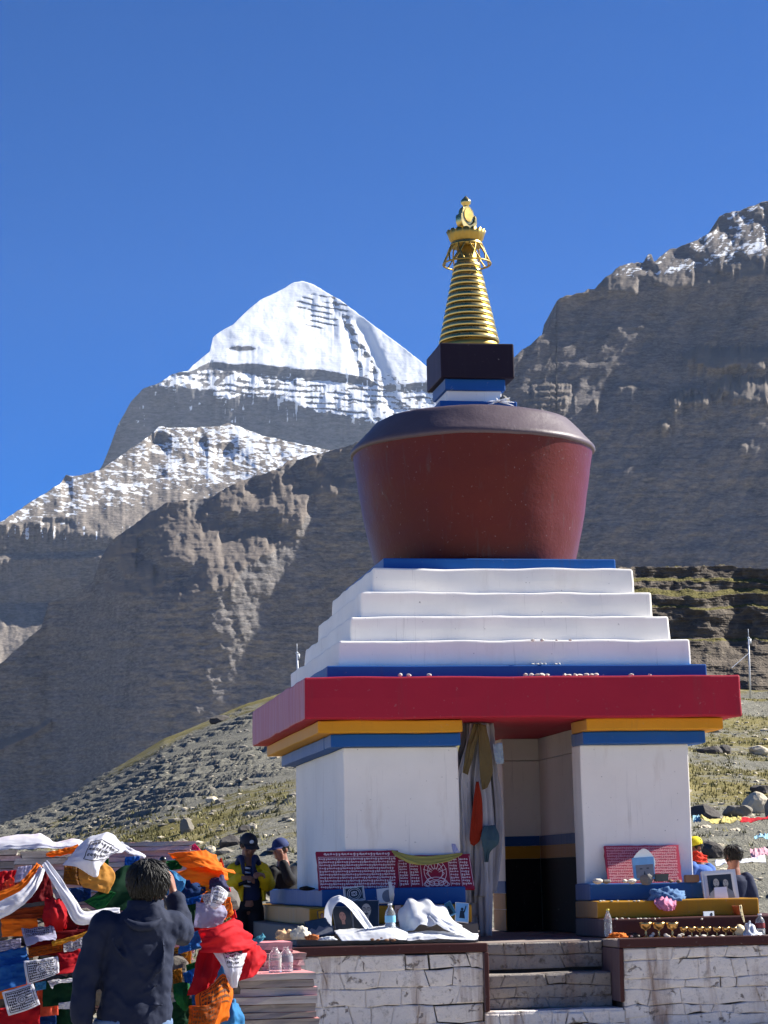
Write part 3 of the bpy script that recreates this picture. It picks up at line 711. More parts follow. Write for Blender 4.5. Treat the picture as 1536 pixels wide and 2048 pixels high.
# ------------------------------------------------------------------ stone platform with stairs
PL = empty('stone_platform', (0.4, -0.2, -1.6))
tag(PL, 'whitewashed stone block platform with a stair, carrying the shrine', 'platform')
def pl(o): o.location = -Vector(PL.location); return o
XG0, XG1 = -0.65, 0.54
m_core = simple('rubble_core', '#4a423b', 0.95, 0.3, 8, 0.5, 30, bdist=0.02)
m_terr = paint('terrace_top_paint', '#8d8078', 0.85, 0.0, 0.6)
def P_(name, *a, **k): return pl(pbox(name, *a, parent=PL, **k))
P_('core', -2.40, XG0-0.04, -2.96, 2.75, -1.75, -0.66, m_core, cell=0.5)
P_('core', XG1+0.04, 3.35, -2.96, 2.75, -1.75, -0.66, m_core, cell=0.5)
P_('core', XG0-0.039, XG1+0.039, -2.46, 2.74, -1.75, -0.66, m_core, cell=0.5)
P_('terrace_top', -2.42, XG0, -2.985, 2.78, -0.655, -0.588, m_terr, cell=0.2, w=0.008)
P_('terrace_top', XG1, 3.38, -2.985, 2.78, -0.655, -0.588, m_terr, cell=0.2, w=0.008)
P_('terrace_top', XG0+0.002, XG1-0.002, -2.46, 2.77, -0.655, -0.592, m_terr, cell=0.2, w=0.006)
# maroon painted edge and jambs
P_('painted_edge', -2.44, XG0+0.004, -3.062, -2.99, -0.655, -0.576, m_maroon, cell=0.12, w=0.007, bevel=0.01)
P_('painted_edge', XG1-0.004, 3.40, -3.062, -2.99, -0.655, -0.574, m_maroon, cell=0.12, w=0.007, bevel=0.01)
P_('jamb', XG0-0.034, XG0+0.008, -3.066, -2.44, -1.17, -0.657, m_maroon, cell=0.12, w=0.006, bevel=0.008)
P_('jamb', XG1-0.008, XG1+0.034, -3.066, -2.44, -1.12, -0.657, m_maroon, cell=0.12, w=0.006, bevel=0.008)
def stone_mat(name, tint, dirt, rust):
    t = base_mat(name, 0.9, spec=0.15); v = t.coord(); g = t.new('ShaderNodeNewGeometry')
    n0 = t.noise(g.outputs['Position'], 3.0, 6, 0.65); nz = t.new('ShaderNodeMapping'); nz.inputs['Scale'].default_value = (4.5, 4.5, 0.5); t.link(g.outputs['Position'], nz.inputs[0])
    n1 = t.noise(nz.outputs[0], 1.0, 5, 0.6, 0.4); n2 = t.noise(g.outputs['Position'], 16.0, 6, 0.65); n3 = t.noise(g.outputs['Position'], 55.0, 4, 0.6)
    c = t.mix(t.ramp(n0, [(0.3, 0), (0.7, 1)]), tuple(x*0.85 for x in lin(tint)), lin(tint))
    c = t.mix(t.ramp(n1, [(0.54, 0), (0.68, rust)]), c, lin('#7a563e'))
    c = t.mix(t.ramp(n2, [(0.55, 0), (0.68, dirt)]), c, lin('#5b534c'))
    c = t.mix(t.ramp(n3, [(0.66, 0), (0.72, dirt)]), c, lin('#453f3a'))
    n5 = t.noise(g.outputs['Position'], 6.0, 8, 0.7, 0.6)      # paint peeled off the bare stone
    c = t.mix(t.ramp(n5, [(0.60, 0), (0.63, 0.85)]), c, t.mix(n2, lin('#5a4f47'), lin('#8f857b')))
    t.color(c); t.bump(t.math('SUBTRACT', t.math('ADD', n2, t.math('MULTIPLY', n3, 0.5)), t.ramp(n5, [(0.60, 0), (0.63, 0.8)])), 0.7, 0.02); return t.m
m_block = stone_mat('whitewashed_stone', '#e2dbd4', 0.4, 0.75); m_step = stone_mat('worn_step_stone', '#938c85', 0.95, 0.5)
def block(parent, bot, top, y, depth, mat, g, rnd):
    """one rough stone between a lower and an upper wavy bed joint; bot/top: three points (x, z) each"""
    c = bot+top[::-1]; cx = sum(p[0] for p in c)/6; cz = sum(p[1] for p in c)/6; hx = max(p[0] for p in c)-cx; hz = max(0.02, max(p[1] for p in c)-cz)
    c = [(cx+(p[0]-cx)*(1-g/hx), cz+(p[1]-cz)*(1-g/hz)) for p in c]; ch = min(0.011, 0.25*hz); out = rnd.uniform(-0.006, 0.007)
    ins = [(cx+(p[0]-cx)*(1-ch/hx), cz+(p[1]-cz)*(1-ch/hz)) for p in c]
    vs_ = [(p[0], y+depth, p[1]) for p in c]+[(p[0], y, p[1]) for p in c]+[(p[0], y-0.007-out+rnd.uniform(-0.003, 0.003), p[1]) for p in ins]+[(cx+rnd.uniform(-.3, .3)*hx, y-0.010-out, cz)]
    fs = []
    for k in range(6):
        n_ = (k+1) % 6; fs += [(k, n_, 6+n_, 6+k), (6+k, 6+n_, 12+n_, 12+k), (12+k, 12+n_, 18)]
    fs.append((5, 4, 3, 2, 1, 0)); return meshobj('stone_block', vs_, fs, mat, parent)
def courses(parent, x0, x1, z0, z1, y, mat, hmin=0.08, hmax=0.17, wmin=0.12, wmax=0.42, gaps=0.30, seed=1, wave=0.028):
    r = random.Random(seed); zs = [z1]
    while zs[-1] > z0+0.04: zs.append(max(z0, zs[-1]-r.uniform(hmin, hmax)))
    def bed(k, x):
        return zs[k] if k in (0, len(zs)-1) else zs[k]+wave*mnoise.noise(Vector((x*5.0, k*3.7, seed)))+wave*0.7*mnoise.noise(Vector((x*14.0, k*5.1, seed)))
    for k in range(len(zs)-1):
        x = x0; xb = x0
        while x < x1-1e-6:
            w_ = r.uniform(wmin, wmax); nx = x+w_
            if x1-nx < 0.10: nx = x1
            nb = nx if nx == x1 else nx+r.uniform(-0.05, 0.05)
            q = r.random(); g = 0.0007 if q > gaps else (r.uniform(0.002, 0.005) if q > gaps*0.3 else r.uniform(0.007, 0.012))
            mb, mt = (xb+nb)/2+r.uniform(-.02, .02), (x+nx)/2+r.uniform(-.02, .02)
            block(parent, [(xb, bed(k+1, xb)), (mb, bed(k+1, mb)), (nb, bed(k+1, nb))], [(x, bed(k, x)), (mt, bed(k, mt)), (nx, bed(k, nx))], y, 0.06, mat, g, r)
            x, xb = nx, nb
W1 = P_('front_wall', -2.41, XG0-0.036, -2.962, -2.93, -1.7, -0.658, m_core, cell=0.5); courses(W1, -2.40, XG0-0.036, -1.62, -0.660, -3.022, m_block, seed=5)
W2 = P_('front_wall', XG1+0.036, 3.37, -2.962, -2.93, -1.7, -0.658, m_core, cell=0.5); courses(W2, XG1+0.036, 3.36, -1.62, -0.660, -3.022, m_block, seed=8)
ST1 = P_('stair', XG0+0.010, XG1-0.010, -2.458, -2.43, -0.9, -0.66, m_core, cell=0.3); courses(ST1, XG0+0.010, XG1-0.010, -0.865, -0.600, -2.52, m_step, 0.09, 0.16, 0.16, 0.40, 0.4, seed=3, wave=0.02)
P_('tread', XG0+0.010, XG1-0.010, -2.77, -2.46, -0.95, -0.866, m_step, cell=0.1, w=0.012)
ST2 = P_('stair', XG0+0.010, XG1-0.010, -2.74, -2.70, -1.2, -0.95, m_core, cell=0.3); courses(ST2, XG0+0.010, XG1-0.010, -1.165, -0.868, -2.79, m_step, 0.09, 0.16, 0.16, 0.40, 0.4, seed=4, wave=0.02)
P_('tread', XG0-0.030, XG1+0.030, -3.03, -2.72, -1.25, -1.172, m_block, cell=0.1, w=0.010)
W3 = P_('front_wall', XG0-0.034, XG1+0.034, -2.99, -2.95, -1.7, -1.255, m_core, cell=0.5); courses(W3, XG0-0.034, XG1+0.034, -1.62, -1.19, -3.04, m_block, 0.07, 0.12, 0.12, 0.26, 0.4, seed=6)

# ------------------------------------------------------------------ writing, panels, cloth patches
GLYPHS = [
 [[(0.05, 0), (.66, 0)], [(.1, 0), (.1, -.5), (.35, -.6), (.35, -.2)], [(.55, 0), (.55, -.9)], [(.8, 0), (.8, -1)], [(.2, .15), (.45, .35), (.7, .15)]],
 [[(0.05, 0), (.62, 0)], [(.15, 0), (.1, -.4), (.4, -.45), (.4, -.15)], [(.65, 0), (.65, -.9)], [(.1, -.4), (.05, -.7)]],
 [[(0.05, 0), (.62, 0)], [(.15, 0), (.15, -.6), (.4, -.4), (.65, -.6), (.65, 0)], [(.3, .1), (.5, .35), (.7, .15)]],
 [[(0.05, 0), (.62, 0)], [(.1, 0), (.1, -.5), (.6, -.5), (.6, 0)], [(.6, -.5), (.6, -.9)]],
 [[(0.05, 0), (.62, 0)], [(.1, 0), (.1, -.4), (.5, -.4)], [(.65, 0), (.65, -.6)], [(.2, -.6), (.6, -.7), (.4, -1.2), (.1, -1.1)], [(.2, .35), (.7, .1)]],
 [[(0.05, 0), (.62, 0)], [(.2, 0), (.2, -.45), (.6, -.45), (.6, 0)], [(.6, -.45), (.6, -.8), (.2, -.9)], [(.2, -1.0), (.5, -1.3), (.3, -1.55)]],
]
def strokes_mesh(name, strokes, pt, mat, parent, w):
    """strokes: polylines in (u, v); pt(u, v) gives the place on the surface; flat ink lines of width w (in v)"""
    vs_, fs = [], []
    for pl_ in strokes:
        for (a, b) in zip(pl_, pl_[1:]):
            du, dv = b[0]-a[0], b[1]-a[1]; L = math.hypot(du*ASP, dv) or 1; nu, nv = -dv/L*w/ASP/2, du*ASP/L*w/2
            i = len(vs_); vs_ += [pt(a[0]+nu, a[1]+nv), pt(b[0]+nu, b[1]+nv), pt(b[0]-nu, b[1]-nv), pt(a[0]-nu, a[1]-nv)]; fs.append((i, i+1, i+2, i+3))
    return meshobj(name, vs_, fs, mat, parent)
ASP = 1.0
def script_line(u0, u1, v, h, start=0):
    """a line of the six-syllable mantra in Tibetan letters from u0 to u1; v top of the head bars, h letter height in v"""
    out = []; u = u0; k = start; gw = h*0.95/ASP
    while u+gw < u1:
        hh = h*random.uniform(0.52, 0.70); g2 = gw*random.uniform(0.8, 1.1)
        out += [[(u+x*g2, v+y*hh) for x, y in s_] for s_ in GLYPHS[k % 6]]; u += g2*1.0; k += 1
        if k % 2 == 0: out.append([(u-gw*0.08, v), (u-gw*0.02, v-h*0.06)])
    return out
class Panel:
    """flat slab or picture with four corners in space; u to the right, v upward"""
    def __init__(s, TL, TR, BR, BL, th=0.012):
        s.c = [Vector(q) for q in (TL, TR, BR, BL)]; s.n = (s.c[1]-s.c[0]).cross(s.c[3]-s.c[0]).normalized()
        if s.n.y > 0: s.n = -s.n
        s.th = th; s.w = ((s.c[1]-s.c[0]).length+(s.c[2]-s.c[3]).length)/2; s.h = ((s.c[3]-s.c[0]).length+(s.c[2]-s.c[1]).length)/2
    def pt(s, u, v, off=0.0):
        a = s.c[3].lerp(s.c[2], u); b = s.c[0].lerp(s.c[1], u); return a.lerp(b, v)+s.n*off
    def slab(s, name, mat, parent=None, rough=0.0, u0=0, u1=1, v0=0, v1=1, off=0.0, th=None):
        th = s.th if th is None else th; bm = bmesh.new(); n = 9; F, B = [], []
        rim = [(u0+(u1-u0)*i/n, v1) for i in range(n)]+[(u1, v1-(v1-v0)*i/n) for i in range(n)]+[(u1-(u1-u0)*i/n, v0) for i in range(n)]+[(u0, v0+(v1-v0)*i/n) for i in range(n)]
        for i, (u, v) in enumerate(rim):
            j = (random.uniform(-rough, rough), random.uniform(-rough, rough)); uu, vv = u+j[0]/s.w, v+j[1]/s.h
            F.append(bm.verts.new(s.pt(uu, vv, off))); B.append(bm.verts.new(s.pt(uu+j[1]/s.w, vv, off-th)))
        k = len(rim); bm.faces.new(F); bm.faces.new(B[::-1])
        for i in range(k): bm.faces.new((F[i], B[i], B[(i+1) % k], F[(i+1) % k]))
        bmesh.ops.recalc_face_normals(bm, faces=bm.faces)
        return bmobj(name, bm, mat, parent)
    def shape(s, name, polys, mat, parent, off):
        vs_, fs = [], []
        for pl_ in polys:
            i = len(vs_); vs_ += [s.pt(u, v, off) for u, v in pl_]; fs.append(tuple(range(i, i+len(pl_))))
        return meshobj(name, vs_, fs, mat, parent)
    def text(s, name, lines, mat, parent, off=0.0015, w=0.012):
        global ASP
        ASP = s.w/s.h
        st = []
        for k, (u0, u1, v, h) in enumerate(lines): st += script_line(u0, u1, v, h, k*2)
        return strokes_mesh(name, st, lambda u, v: s.pt(u, v, off), mat, parent, w)
def ell(cx, cy, rx, ry, n=20, a0=0, a1=360): return [(cx+rx*math.cos(R(a0+(a1-a0)*i/n)), cy+ry*math.sin(R(a0+(a1-a0)*i/n))) for i in range(n)]

def cr(p, t):
    """Catmull-Rom through array p (n, ..., 3) at parameters t in 0..1"""
    p = np.asarray(p, float); n = len(p)
    if n == 2: return p[0]+(p[1]-p[0])*t[(...,)+(None,)*(p.ndim-1)]
    x = np.clip(t*(n-1), 0, n-1-1e-9); i = x.astype(int); f = (x-i)[(...,)+(None,)*(p.ndim-1)]
    pe = np.concatenate([2*p[:1]-p[1:2], p, 2*p[-1:]-p[-2:-1]], 0)
    a, b, c, d = pe[i], pe[i+1], pe[i+2], pe[i+3]
    return 0.5*((2*b)+(c-a)*f+(2*a-5*b+4*c-d)*f*f+(3*b-a-3*c+d)*f**3)
class Cloth:
    """cloth laid through a net of places rows x cols (each (px, py, Y) or a world point), with folds"""
    def __init__(s, rows, fold=0.02, freq=3.0, along='v', rip=0.008, seed=0, world=False, nu=26, nv=26, gather=0.0):
        net = np.array(rows, float)
        net = net if world else at(net[..., 0], net[..., 1], net[..., 2])
        u = np.linspace(0, 1, nu); v = np.linspace(0, 1, nv)
        g = cr(net, v); g = cr(np.swapaxes(g, 0, 1), u); g = np.swapaxes(g, 0, 1)
        U, V = np.meshgrid(u, v)
        du = np.gradient(g, axis=1); dv = np.gradient(g, axis=0); nn = np.cross(du, dv); nn /= np.linalg.norm(nn, axis=-1, keepdims=True)+1e-9
        if np.mean(nn[..., 1]) > 0: nn = -nn
        w = U if along == 'v' else V; o = V if along == 'v' else U
        fold = fold*0.6; rip = rip*0.4
        ph = w*freq*2*np.pi + 1.6*fbm(U*2+seed, V*2, 0, 2, seed+3)*2
        am = fold*(0.55+0.45*np.abs(o*2-1))*(1-gather*0.5)
        tri = 2*np.abs(2*(ph/(2*np.pi)-np.floor(ph/(2*np.pi)))-1)-1
        d = am*(0.45*np.sin(ph)+0.55*tri) + rip*ridged(U*4+seed*3.1, V*4, 0, 3, seed+9)*2.4 + fold*0.9*fbm(U*1.7+seed, V*1.7, 0, 2, seed+11)
        s.G = g+nn*d[..., None]; s.N = nn; s.nu, s.nv = nu, nv
    def obj(s, name, mat, parent=None, th=0.0012):
        o = gridmesh(name, s.G, mat, parent=parent); m = o.modifiers.new('thick', 'SOLIDIFY'); m.thickness = th; m.offset = 0
        return o
    def pt(s, u, v, off=0.003):
        x = min(max(u, 0), 1)*(s.nu-1); y = min(max(1-v, 0), 1)*(s.nv-1); i, j = min(int(x), s.nu-2), min(int(y), s.nv-2); a, b = x-i, y-j
        g = s.G; p = (g[j, i]*(1-a)+g[j, i+1]*a)*(1-b)+(g[j+1, i]*(1-a)+g[j+1, i+1]*a)*b; return Vector(p+s.N[j, i]*off)
def quad(tl, tr, br, bl, Y, bulge=0.0, Yb=None, n=3):
    """3 x 3 net of a cloth hanging between four photo corners; Y at top, Yb at bottom"""
    Yb = Y if Yb is None else Yb; rows = []
    for j in range(n):
        t = j/(n-1); L = [tl[k]+(bl[k]-tl[k])*t for k in (0, 1)]; Rr = [tr[k]+(br[k]-tr[k])*t for k in (0, 1)]; row = []
        for i in range(n):
            s_ = i/(n-1); b = bulge*4*s_*(1-s_)*(0.3+0.7*t)
            row.append((L[0]+(Rr[0]-L[0])*s_, L[1]+(Rr[1]-L[1])*s_, Y+(Yb-Y)*t-b))
        rows.append(row)
    return rows
def rag(name, c, size, mat, label, cat, seed=0, group=None, h=0.5):
    """crumpled cloth heap"""
    bm = bmesh.new(); bmesh.ops.create_icosphere(bm, subdivisions=4, radius=1.0)
    for v in bm.verts:
        p = v.co.copy(); n = mnoise.fractal(p*1.6+Vector((seed*7.1, seed, 3)), 1.0, 2.2, 4); rd = 1-2*abs(mnoise.noise(p*2.6+Vector((seed, 0, seed*3))))
        k = 0.75+0.25*n+0.22*rd; v.co = Vector((p.x*size[0]*k, p.y*size[1]*k, max(0, (p.z+0.35))*size[2]*k*0.75+0.002*rd)) + Vector(c)
    return tag(bmobj(name, bm, mat, smooth=True), label, cat, group)
def stone(name, c, size, mat, seed, sub=3, parent=None, rot=0.0, facet=0.0):
    bm = bmesh.new(); bmesh.ops.create_icosphere(bm, subdivisions=sub, radius=1.0); r_ = random.Random(seed)
    cuts = [(Vector((r_.uniform(-1, 1), r_.uniform(-1, 1), r_.uniform(-.6, 1))).normalized(), r_.uniform(0.62, 0.85)) for _ in range(7)]
    ca, sa = math.cos(rot), math.sin(rot)
    for v in bm.verts:
        p = v.co.copy()
        for n_, d_ in cuts:
            e = p.dot(n_)-d_
            if e > 0: p -= n_*e
        p *= 1+0.10*mnoise.noise(p*2.5+Vector((seed*3.3, 1, 2)))
        x, y, z = p.x*size[0], p.y*size[1], p.z*size[2]
        v.co = Vector((c[0]+x*ca-y*sa, c[1]+x*sa+y*ca, c[2]+z))
    return bmobj(name, bm, mat, parent)

# ------------------------------------------------------------------ offerings on the left ledge
m_plq = paint('red_slate_paint', '#8e1f3a', 0.7, 0.0, 0.25); m_plq_in = simple('white_lettering', '#e3cfd0', 0.8, 0.1)
m_plq3 = paint('bright_red_slate_paint', '#b0324a', 0.65, 0.0, 0.25); m_plq3_in = simple('pink_lettering', '#e0a0a6', 0.8, 0.1)
def plaque(c, Yt, Yb, label, mat, ink, lines, w=0.012, title=None, art=False, hcut=0.011):
    p = Panel(A(*c[0], Yt), A(*c[1], Yt), A(*c[2], Yb), A(*c[3], Yb), 0.028)
    o = p.slab('mantra_plaque', mat, rough=0.003)
    tag(o, label, 'plaque', 'red mantra plaques')
    p.text('lettering', lines, ink, o, w=w)
    return p, o
ln = [(0.09, 0.93, 0.93, 0.075)]+[(0.025, 0.975, 0.80-0.082*k, 0.058) for k in range(10)]
p1, o1 = plaque([(632, 1703), (796, 1701), (797, 1777), (638, 1779)], -1.72, -1.90, 'dark red mantra plaque left of the scarf-draped one, all lines of script', m_plq, m_plq_in, ln, 0.017)
p1.shape('border', [[(0.018, 0.85), (0.982, 0.85), (0.982, 0.838), (0.018, 0.838)], [(0.018, 0.85), (0.022, 0.85), (0.022, 0.1), (0.018, 0.1)]], m_plq_in, o1, 0.0012)
ln = []
for k in range(9):
    v = 0.86-0.088*k
    ln += [(0.02, 0.155, v, 0.06), (0.17, 0.30, v, 0.06), (0.70, 0.835, v, 0.06), (0.85, 0.985, v, 0.06)]
p2, o2 = plaque([(793, 1712), (939, 1708), (950, 1777), (799, 1778)], -1.72, -1.905, 'dark red plaque with carved figure and four script columns under yellow scarf', m_plq, m_plq_in, ln, 0.016)
ASP = p2.w/p2.h
art = []
for k in range(7):
    a = R(20+k*23.3); art.append([(0.50+0.05*math.cos(a), 0.45+0.12*math.sin(a)), (0.50+0.17*math.cos(a), 0.45+0.38*math.sin(a))])
for rx, ry, cy in ((0.045, 0.11, 0.70), (0.10, 0.26, 0.52), (0.15, 0.36, 0.50), (0.13, 0.12, 0.22), (0.17, 0.10, 0.13)):
    e = ell(0.5, cy, rx, ry, 24); art.append(e+[e[0]])
for k in range(5): e = ell(0.38+0.06*k, 0.16, 0.03, 0.08, 10); art.append(e+[e[0]])
for s_ in (-1, 1): art.append([(0.5+s_*0.05, 0.6), (0.5+s_*0.12, 0.45), (0.5+s_*0.06, 0.32), (0.5+s_*0.13, 0.25)])
strokes_mesh('carved_figure', art, lambda u, v: p2.pt(u, v, 0.0015), m_plq_in, o2, 0.016)
for u in (0.012, 0.163, 0.310, 0.692, 0.842, 0.99): p2.shape('column_line', [[(u-0.003, 0.95), (u+0.003, 0.95), (u+0.003, 0.08), (u-0.003, 0.08)]], m_plq_in, o2, 0.0012)
ln = [(0.025, 0.975, 0.95-0.071*k, 0.05) for k in range(13)]
p3, o3 = plaque([(1208, 1692), (1357, 1690), (1365, 1768), (1217, 1769)], -1.72, -1.90, 'bright red mantra plaque on the right, behind a white oval picture', m_plq3, m_plq3_in, ln, 0.024)

m_kh = cloth('white_silk', '#eef0f4', 0.45, 0.05, 0.55, 0.3); m_khy = cloth('yellow_silk', '#d8c86a', 0.4, 0.12, 0.6, 0.4)
def scarf(name, rows, mat, label, fold=0.02, freq=3, along='u', seed=0, nu=40, nv=14, rip=0.01, group=None, cat='scarf', world=False):
    c = Cloth(rows, fold, freq, along, rip, seed, world, nu, nv); o = c.obj(name, mat); tag(o, label, cat, group); return c, o
scarf('ceremonial_scarf', [[(783, 1701, -1.80), (820, 1711, -1.86), (862, 1712, -1.86), (900, 1708, -1.85), (925, 1707, -1.80)], [(790, 1712, -1.90), (825, 1727, -1.94), (862, 1730, -1.95), (895, 1724, -1.93), (922, 1711, -1.86)]], m_khy, 'yellow silk scarf sagging across the top of the figure plaque', 0.012, 2.5, 'u', 3, nv=18)
# pictures
m_photo_w = simple('photo_paper', '#cfcac6', 0.4, 0.05, 8, 0); m_photo_k = simple('photo_dark', '#1c2430', 0.35, 0.25, 14, 0); m_photo_g = simple('photo_grey', '#6d7078', 0.35, 0.3, 20, 0)
m_skinph = simple('photo_face_grey', '#98948f', 0.4, 0.08, 14, 0); m_skinb = simple('photo_face_brown', '#a5766a', 0.4, 0.1, 14, 0); m_frame_s = simple('silver_frame', '#c9cacc', 0.35, 0.08, 10, 0.1, metal=0.3)
m_frame_d = simple('dark_frame', '#2b2522', 0.5, 0.2); m_blu_ph = simple('photo_blue', '#6f9fc8', 0.4, 0.25, 12, 0); m_teal_ph = simple('photo_teal', '#2f6072', 0.4, 0.3, 12, 0); m_shirt = simple('photo_shirt', '#8d8f96', 0.4, 0.1, 9, 0)
def portrait(p, o, u, v, s, face, hair, shirt, glasses=False, tache=False, off=0.002, longhair=False):
    a = p.w/p.h; e = lambda cx, cy, rx, ry, n=18, a0=0, a1=360: [(u+x*s, v+y*s*a) for x, y in ell(cx, cy, rx, ry, n, a0, a1)]
    p.shape('printed_hair', [e(0, 0.16, 0.30 if longhair else 0.235, 0.36 if longhair else 0.30)], hair, o, off)
    p.shape('printed_shirt', [[(u-0.52*s, v-0.95*s*a), (u-0.46*s, v-0.55*s*a), (u-0.15*s, v-0.30*s*a), (u+0.15*s, v-0.30*s*a), (u+0.46*s, v-0.55*s*a), (u+0.52*s, v-0.95*s*a)]], shirt, o, off+0.0006)
    p.shape('printed_face', [e(0, 0.06, 0.185, 0.27), [(u-0.09*s, v-0.4*s*a), (u+0.09*s, v-0.4*s*a), (u+0.10*s, v-0.1*s*a), (u-0.10*s, v-0.1*s*a)]], face, o, off+0.0012)
    dk = []
    for sx in (-1, 1):
        dk.append(e(sx*0.085, 0.11, 0.032, 0.014, 8)); dk.append([(u+(sx*0.085-0.05)*s, v+0.16*s*a), (u+(sx*0.085+0.05)*s, v+0.16*s*a), (u+(sx*0.085+0.05)*s, v+0.18*s*a), (u+(sx*0.085-0.05)*s, v+0.18*s*a)])
        if glasses:
            q = ell(sx*0.09, 0.105, 0.08, 0.062, 14); q2 = ell(sx*0.09, 0.105, 0.062, 0.045, 14)
            for i in range(14): dk.append([(u+z[0]*s, v+z[1]*s*a) for z in (q[i], q[(i+1) % 14], q2[(i+1) % 14], q2[i])])
    dk.append(e(0, -0.105, 0.055, 0.014, 8))
    if tache: dk.append(e(0, -0.06, 0.085, 0.028, 10))
    dk.append([(u-0.012*s, v+0.0*s*a), (u+0.02*s, v-0.01*s*a), (u+0.0*s, v+0.09*s*a)])
    p.shape('printed_features', dk, m_photo_k, o, off+0.0018)
def picture(c, Yt, Yb, frame, ground, label, fw=0.06, name='picture', cat='picture', th=0.015):
    p = Panel(*[A(*q, (Yt if i < 2 else Yb)) for i, q in enumerate(c)], th); o = p.slab(name, frame); tag(o, label, cat)
    a = p.w/p.h
    p.slab('print', ground, o, u0=fw, u1=1-fw, v0=fw*a, v1=1-fw*a, off=0.0012, th=0.002); return p, o
pp, oo = picture([(704, 1801), (758, 1800), (758, 1856), (706, 1857)], -2.46, -2.52, m_photo_g, m_photo_k, 'framed black and white portrait of a man with glasses on left ledge', 0.03, 'framed_portrait', 'portrait', 0.02)
portrait(pp, oo, 0.52, 0.58, 0.95, m_skinph, m_photo_k, m_photo_k, True, True, off=0.0035)
pp, oo = picture([(663, 1812), (700, 1814), (708, 1862), (672, 1863)], -2.46, -2.53, m_photo_g, m_photo_k, 'dim colour portrait half covered by the arched white scarf', 0.03, 'framed_portrait', 'portrait')
portrait(pp, oo, 0.5, 0.55, 0.95, m_skinb, m_photo_k, m_photo_k, off=0.0035)
pp, oo = picture([(686, 1775), (727, 1771), (731, 1799), (690, 1808)], -2.22, -2.30, m_photo_w, m_photo_k, 'dark square picture of a circular mandala against the blue step', 0.05, 'mandala_picture')
ASP = pp.w/pp.h
st = [ell(0.5, 0.52, r_, r_*ASP, 28) for r_ in (0.33, 0.25, 0.12)]; st = [e+[e[0]] for e in st]
st += [[(0.38, 0.4), (0.62, 0.4), (0.62, 0.64), (0.38, 0.64), (0.38, 0.4)], [(0.08, 0.1), (0.92, 0.1), (0.92, 0.92), (0.08, 0.92), (0.08, 0.1)], [(0.5, 0.42), (0.58, 0.52), (0.5, 0.62), (0.42, 0.52), (0.5, 0.42)]]
strokes_mesh('printed_mandala', st, lambda u, v: pp.pt(u, v, 0.003), m_photo_w, oo, 0.03)
pp, oo = picture([(753, 1778), (789, 1774), (786, 1806), (756, 1806)], -2.22, -2.28, m_photo_w, m_photo_w, 'white sheet with a grey disc and curled corner behind the water bottle', 0.03, 'picture_sheet')
pp.shape('printed_disc', [ell(0.62, 0.45, 0.33, 0.42)], m_photo_g, oo, 0.003)
scarf('paper_sheet', [[(776, 1763, -2.26), (783, 1762, -2.30)], [(779, 1784, -2.3), (789, 1786, -2.36)], [(781, 1803, -2.27), (788, 1801, -2.30)]], m_photo_w, 'curled white paper strip standing above the water bottle', 0.006, 1, 'v', 5, 10, 14, cat='paper')
pp, oo = picture([(608, 1843), (661, 1833), (671, 1869), (617, 1878)], -2.62, -2.72, m_photo_k, simple('photo_navy', '#27394e', 0.35, 0.6, 30, 0), 'tilted dark blue landscape photograph at the left end of the ledge', 0.04, 'photograph', 'photograph')
pp.shape('printed_ridge', [[(0.06, 0.1), (0.06, 0.42), (0.2, 0.55), (0.35, 0.40), (0.5, 0.62), (0.66, 0.45), (0.8, 0.52), (0.94, 0.36), (0.94, 0.1)]], m_photo_g, oo, 0.003)
pp, oo = picture([(788, 1810), (803, 1809), (805, 1845), (789, 1846)], -2.46, -2.52, m_frame_d, simple('photo_rose', '#a08078', 0.4, 0.3, 20, 0), 'small rosy portrait just right of the water bottle', 0.08, 'framed_portrait', 'portrait')
portrait(pp, oo, 0.5, 0.6, 0.8, m_skinb, m_frame_d, m_photo_g, off=0.0035)
pp, oo = picture([(888, 1808), (900, 1801), (913, 1826), (897, 1834)], -2.46, -2.52, m_blu_ph, m_teal_ph, 'tilted blue photograph leaning beside the hanging scarf bundle', 0.06, 'photograph', 'photograph')
pp.shape('printed_figure', [ell(0.45, 0.62, 0.12, 0.1), [(0.25, 0.1), (0.7, 0.1), (0.6, 0.5), (0.3, 0.5)]], m_photo_k, oo, 0.003)
pp, oo = picture([(911, 1804), (938, 1806), (937, 1846), (910, 1843)], -2.46, -2.52, m_photo_w, m_blu_ph, 'upright pale photograph of a waving figure by the doorway', 0.05, 'photograph', 'photograph')
pp.shape('printed_figure', [ell(0.5, 0.66, 0.1, 0.08), [(0.3, 0.2), (0.72, 0.2), (0.64, 0.58), (0.36, 0.58)], [(0.6, 0.5), (0.75, 0.85), (0.82, 0.83), (0.7, 0.5)]], m_photo_k, oo, 0.003)
pp, oo = picture([(634, 1822), (652, 1818), (655, 1846), (637, 1850)], -2.40, -2.46, m_frame_d, m_yel_s, 'small dark portrait card against the ochre step left of the arched scarf', 0.10, 'framed_portrait', 'portrait')
portrait(pp, oo, 0.5, 0.55, 0.8, m_skinb, m_photo_k, m_frame_d, off=0.0035)
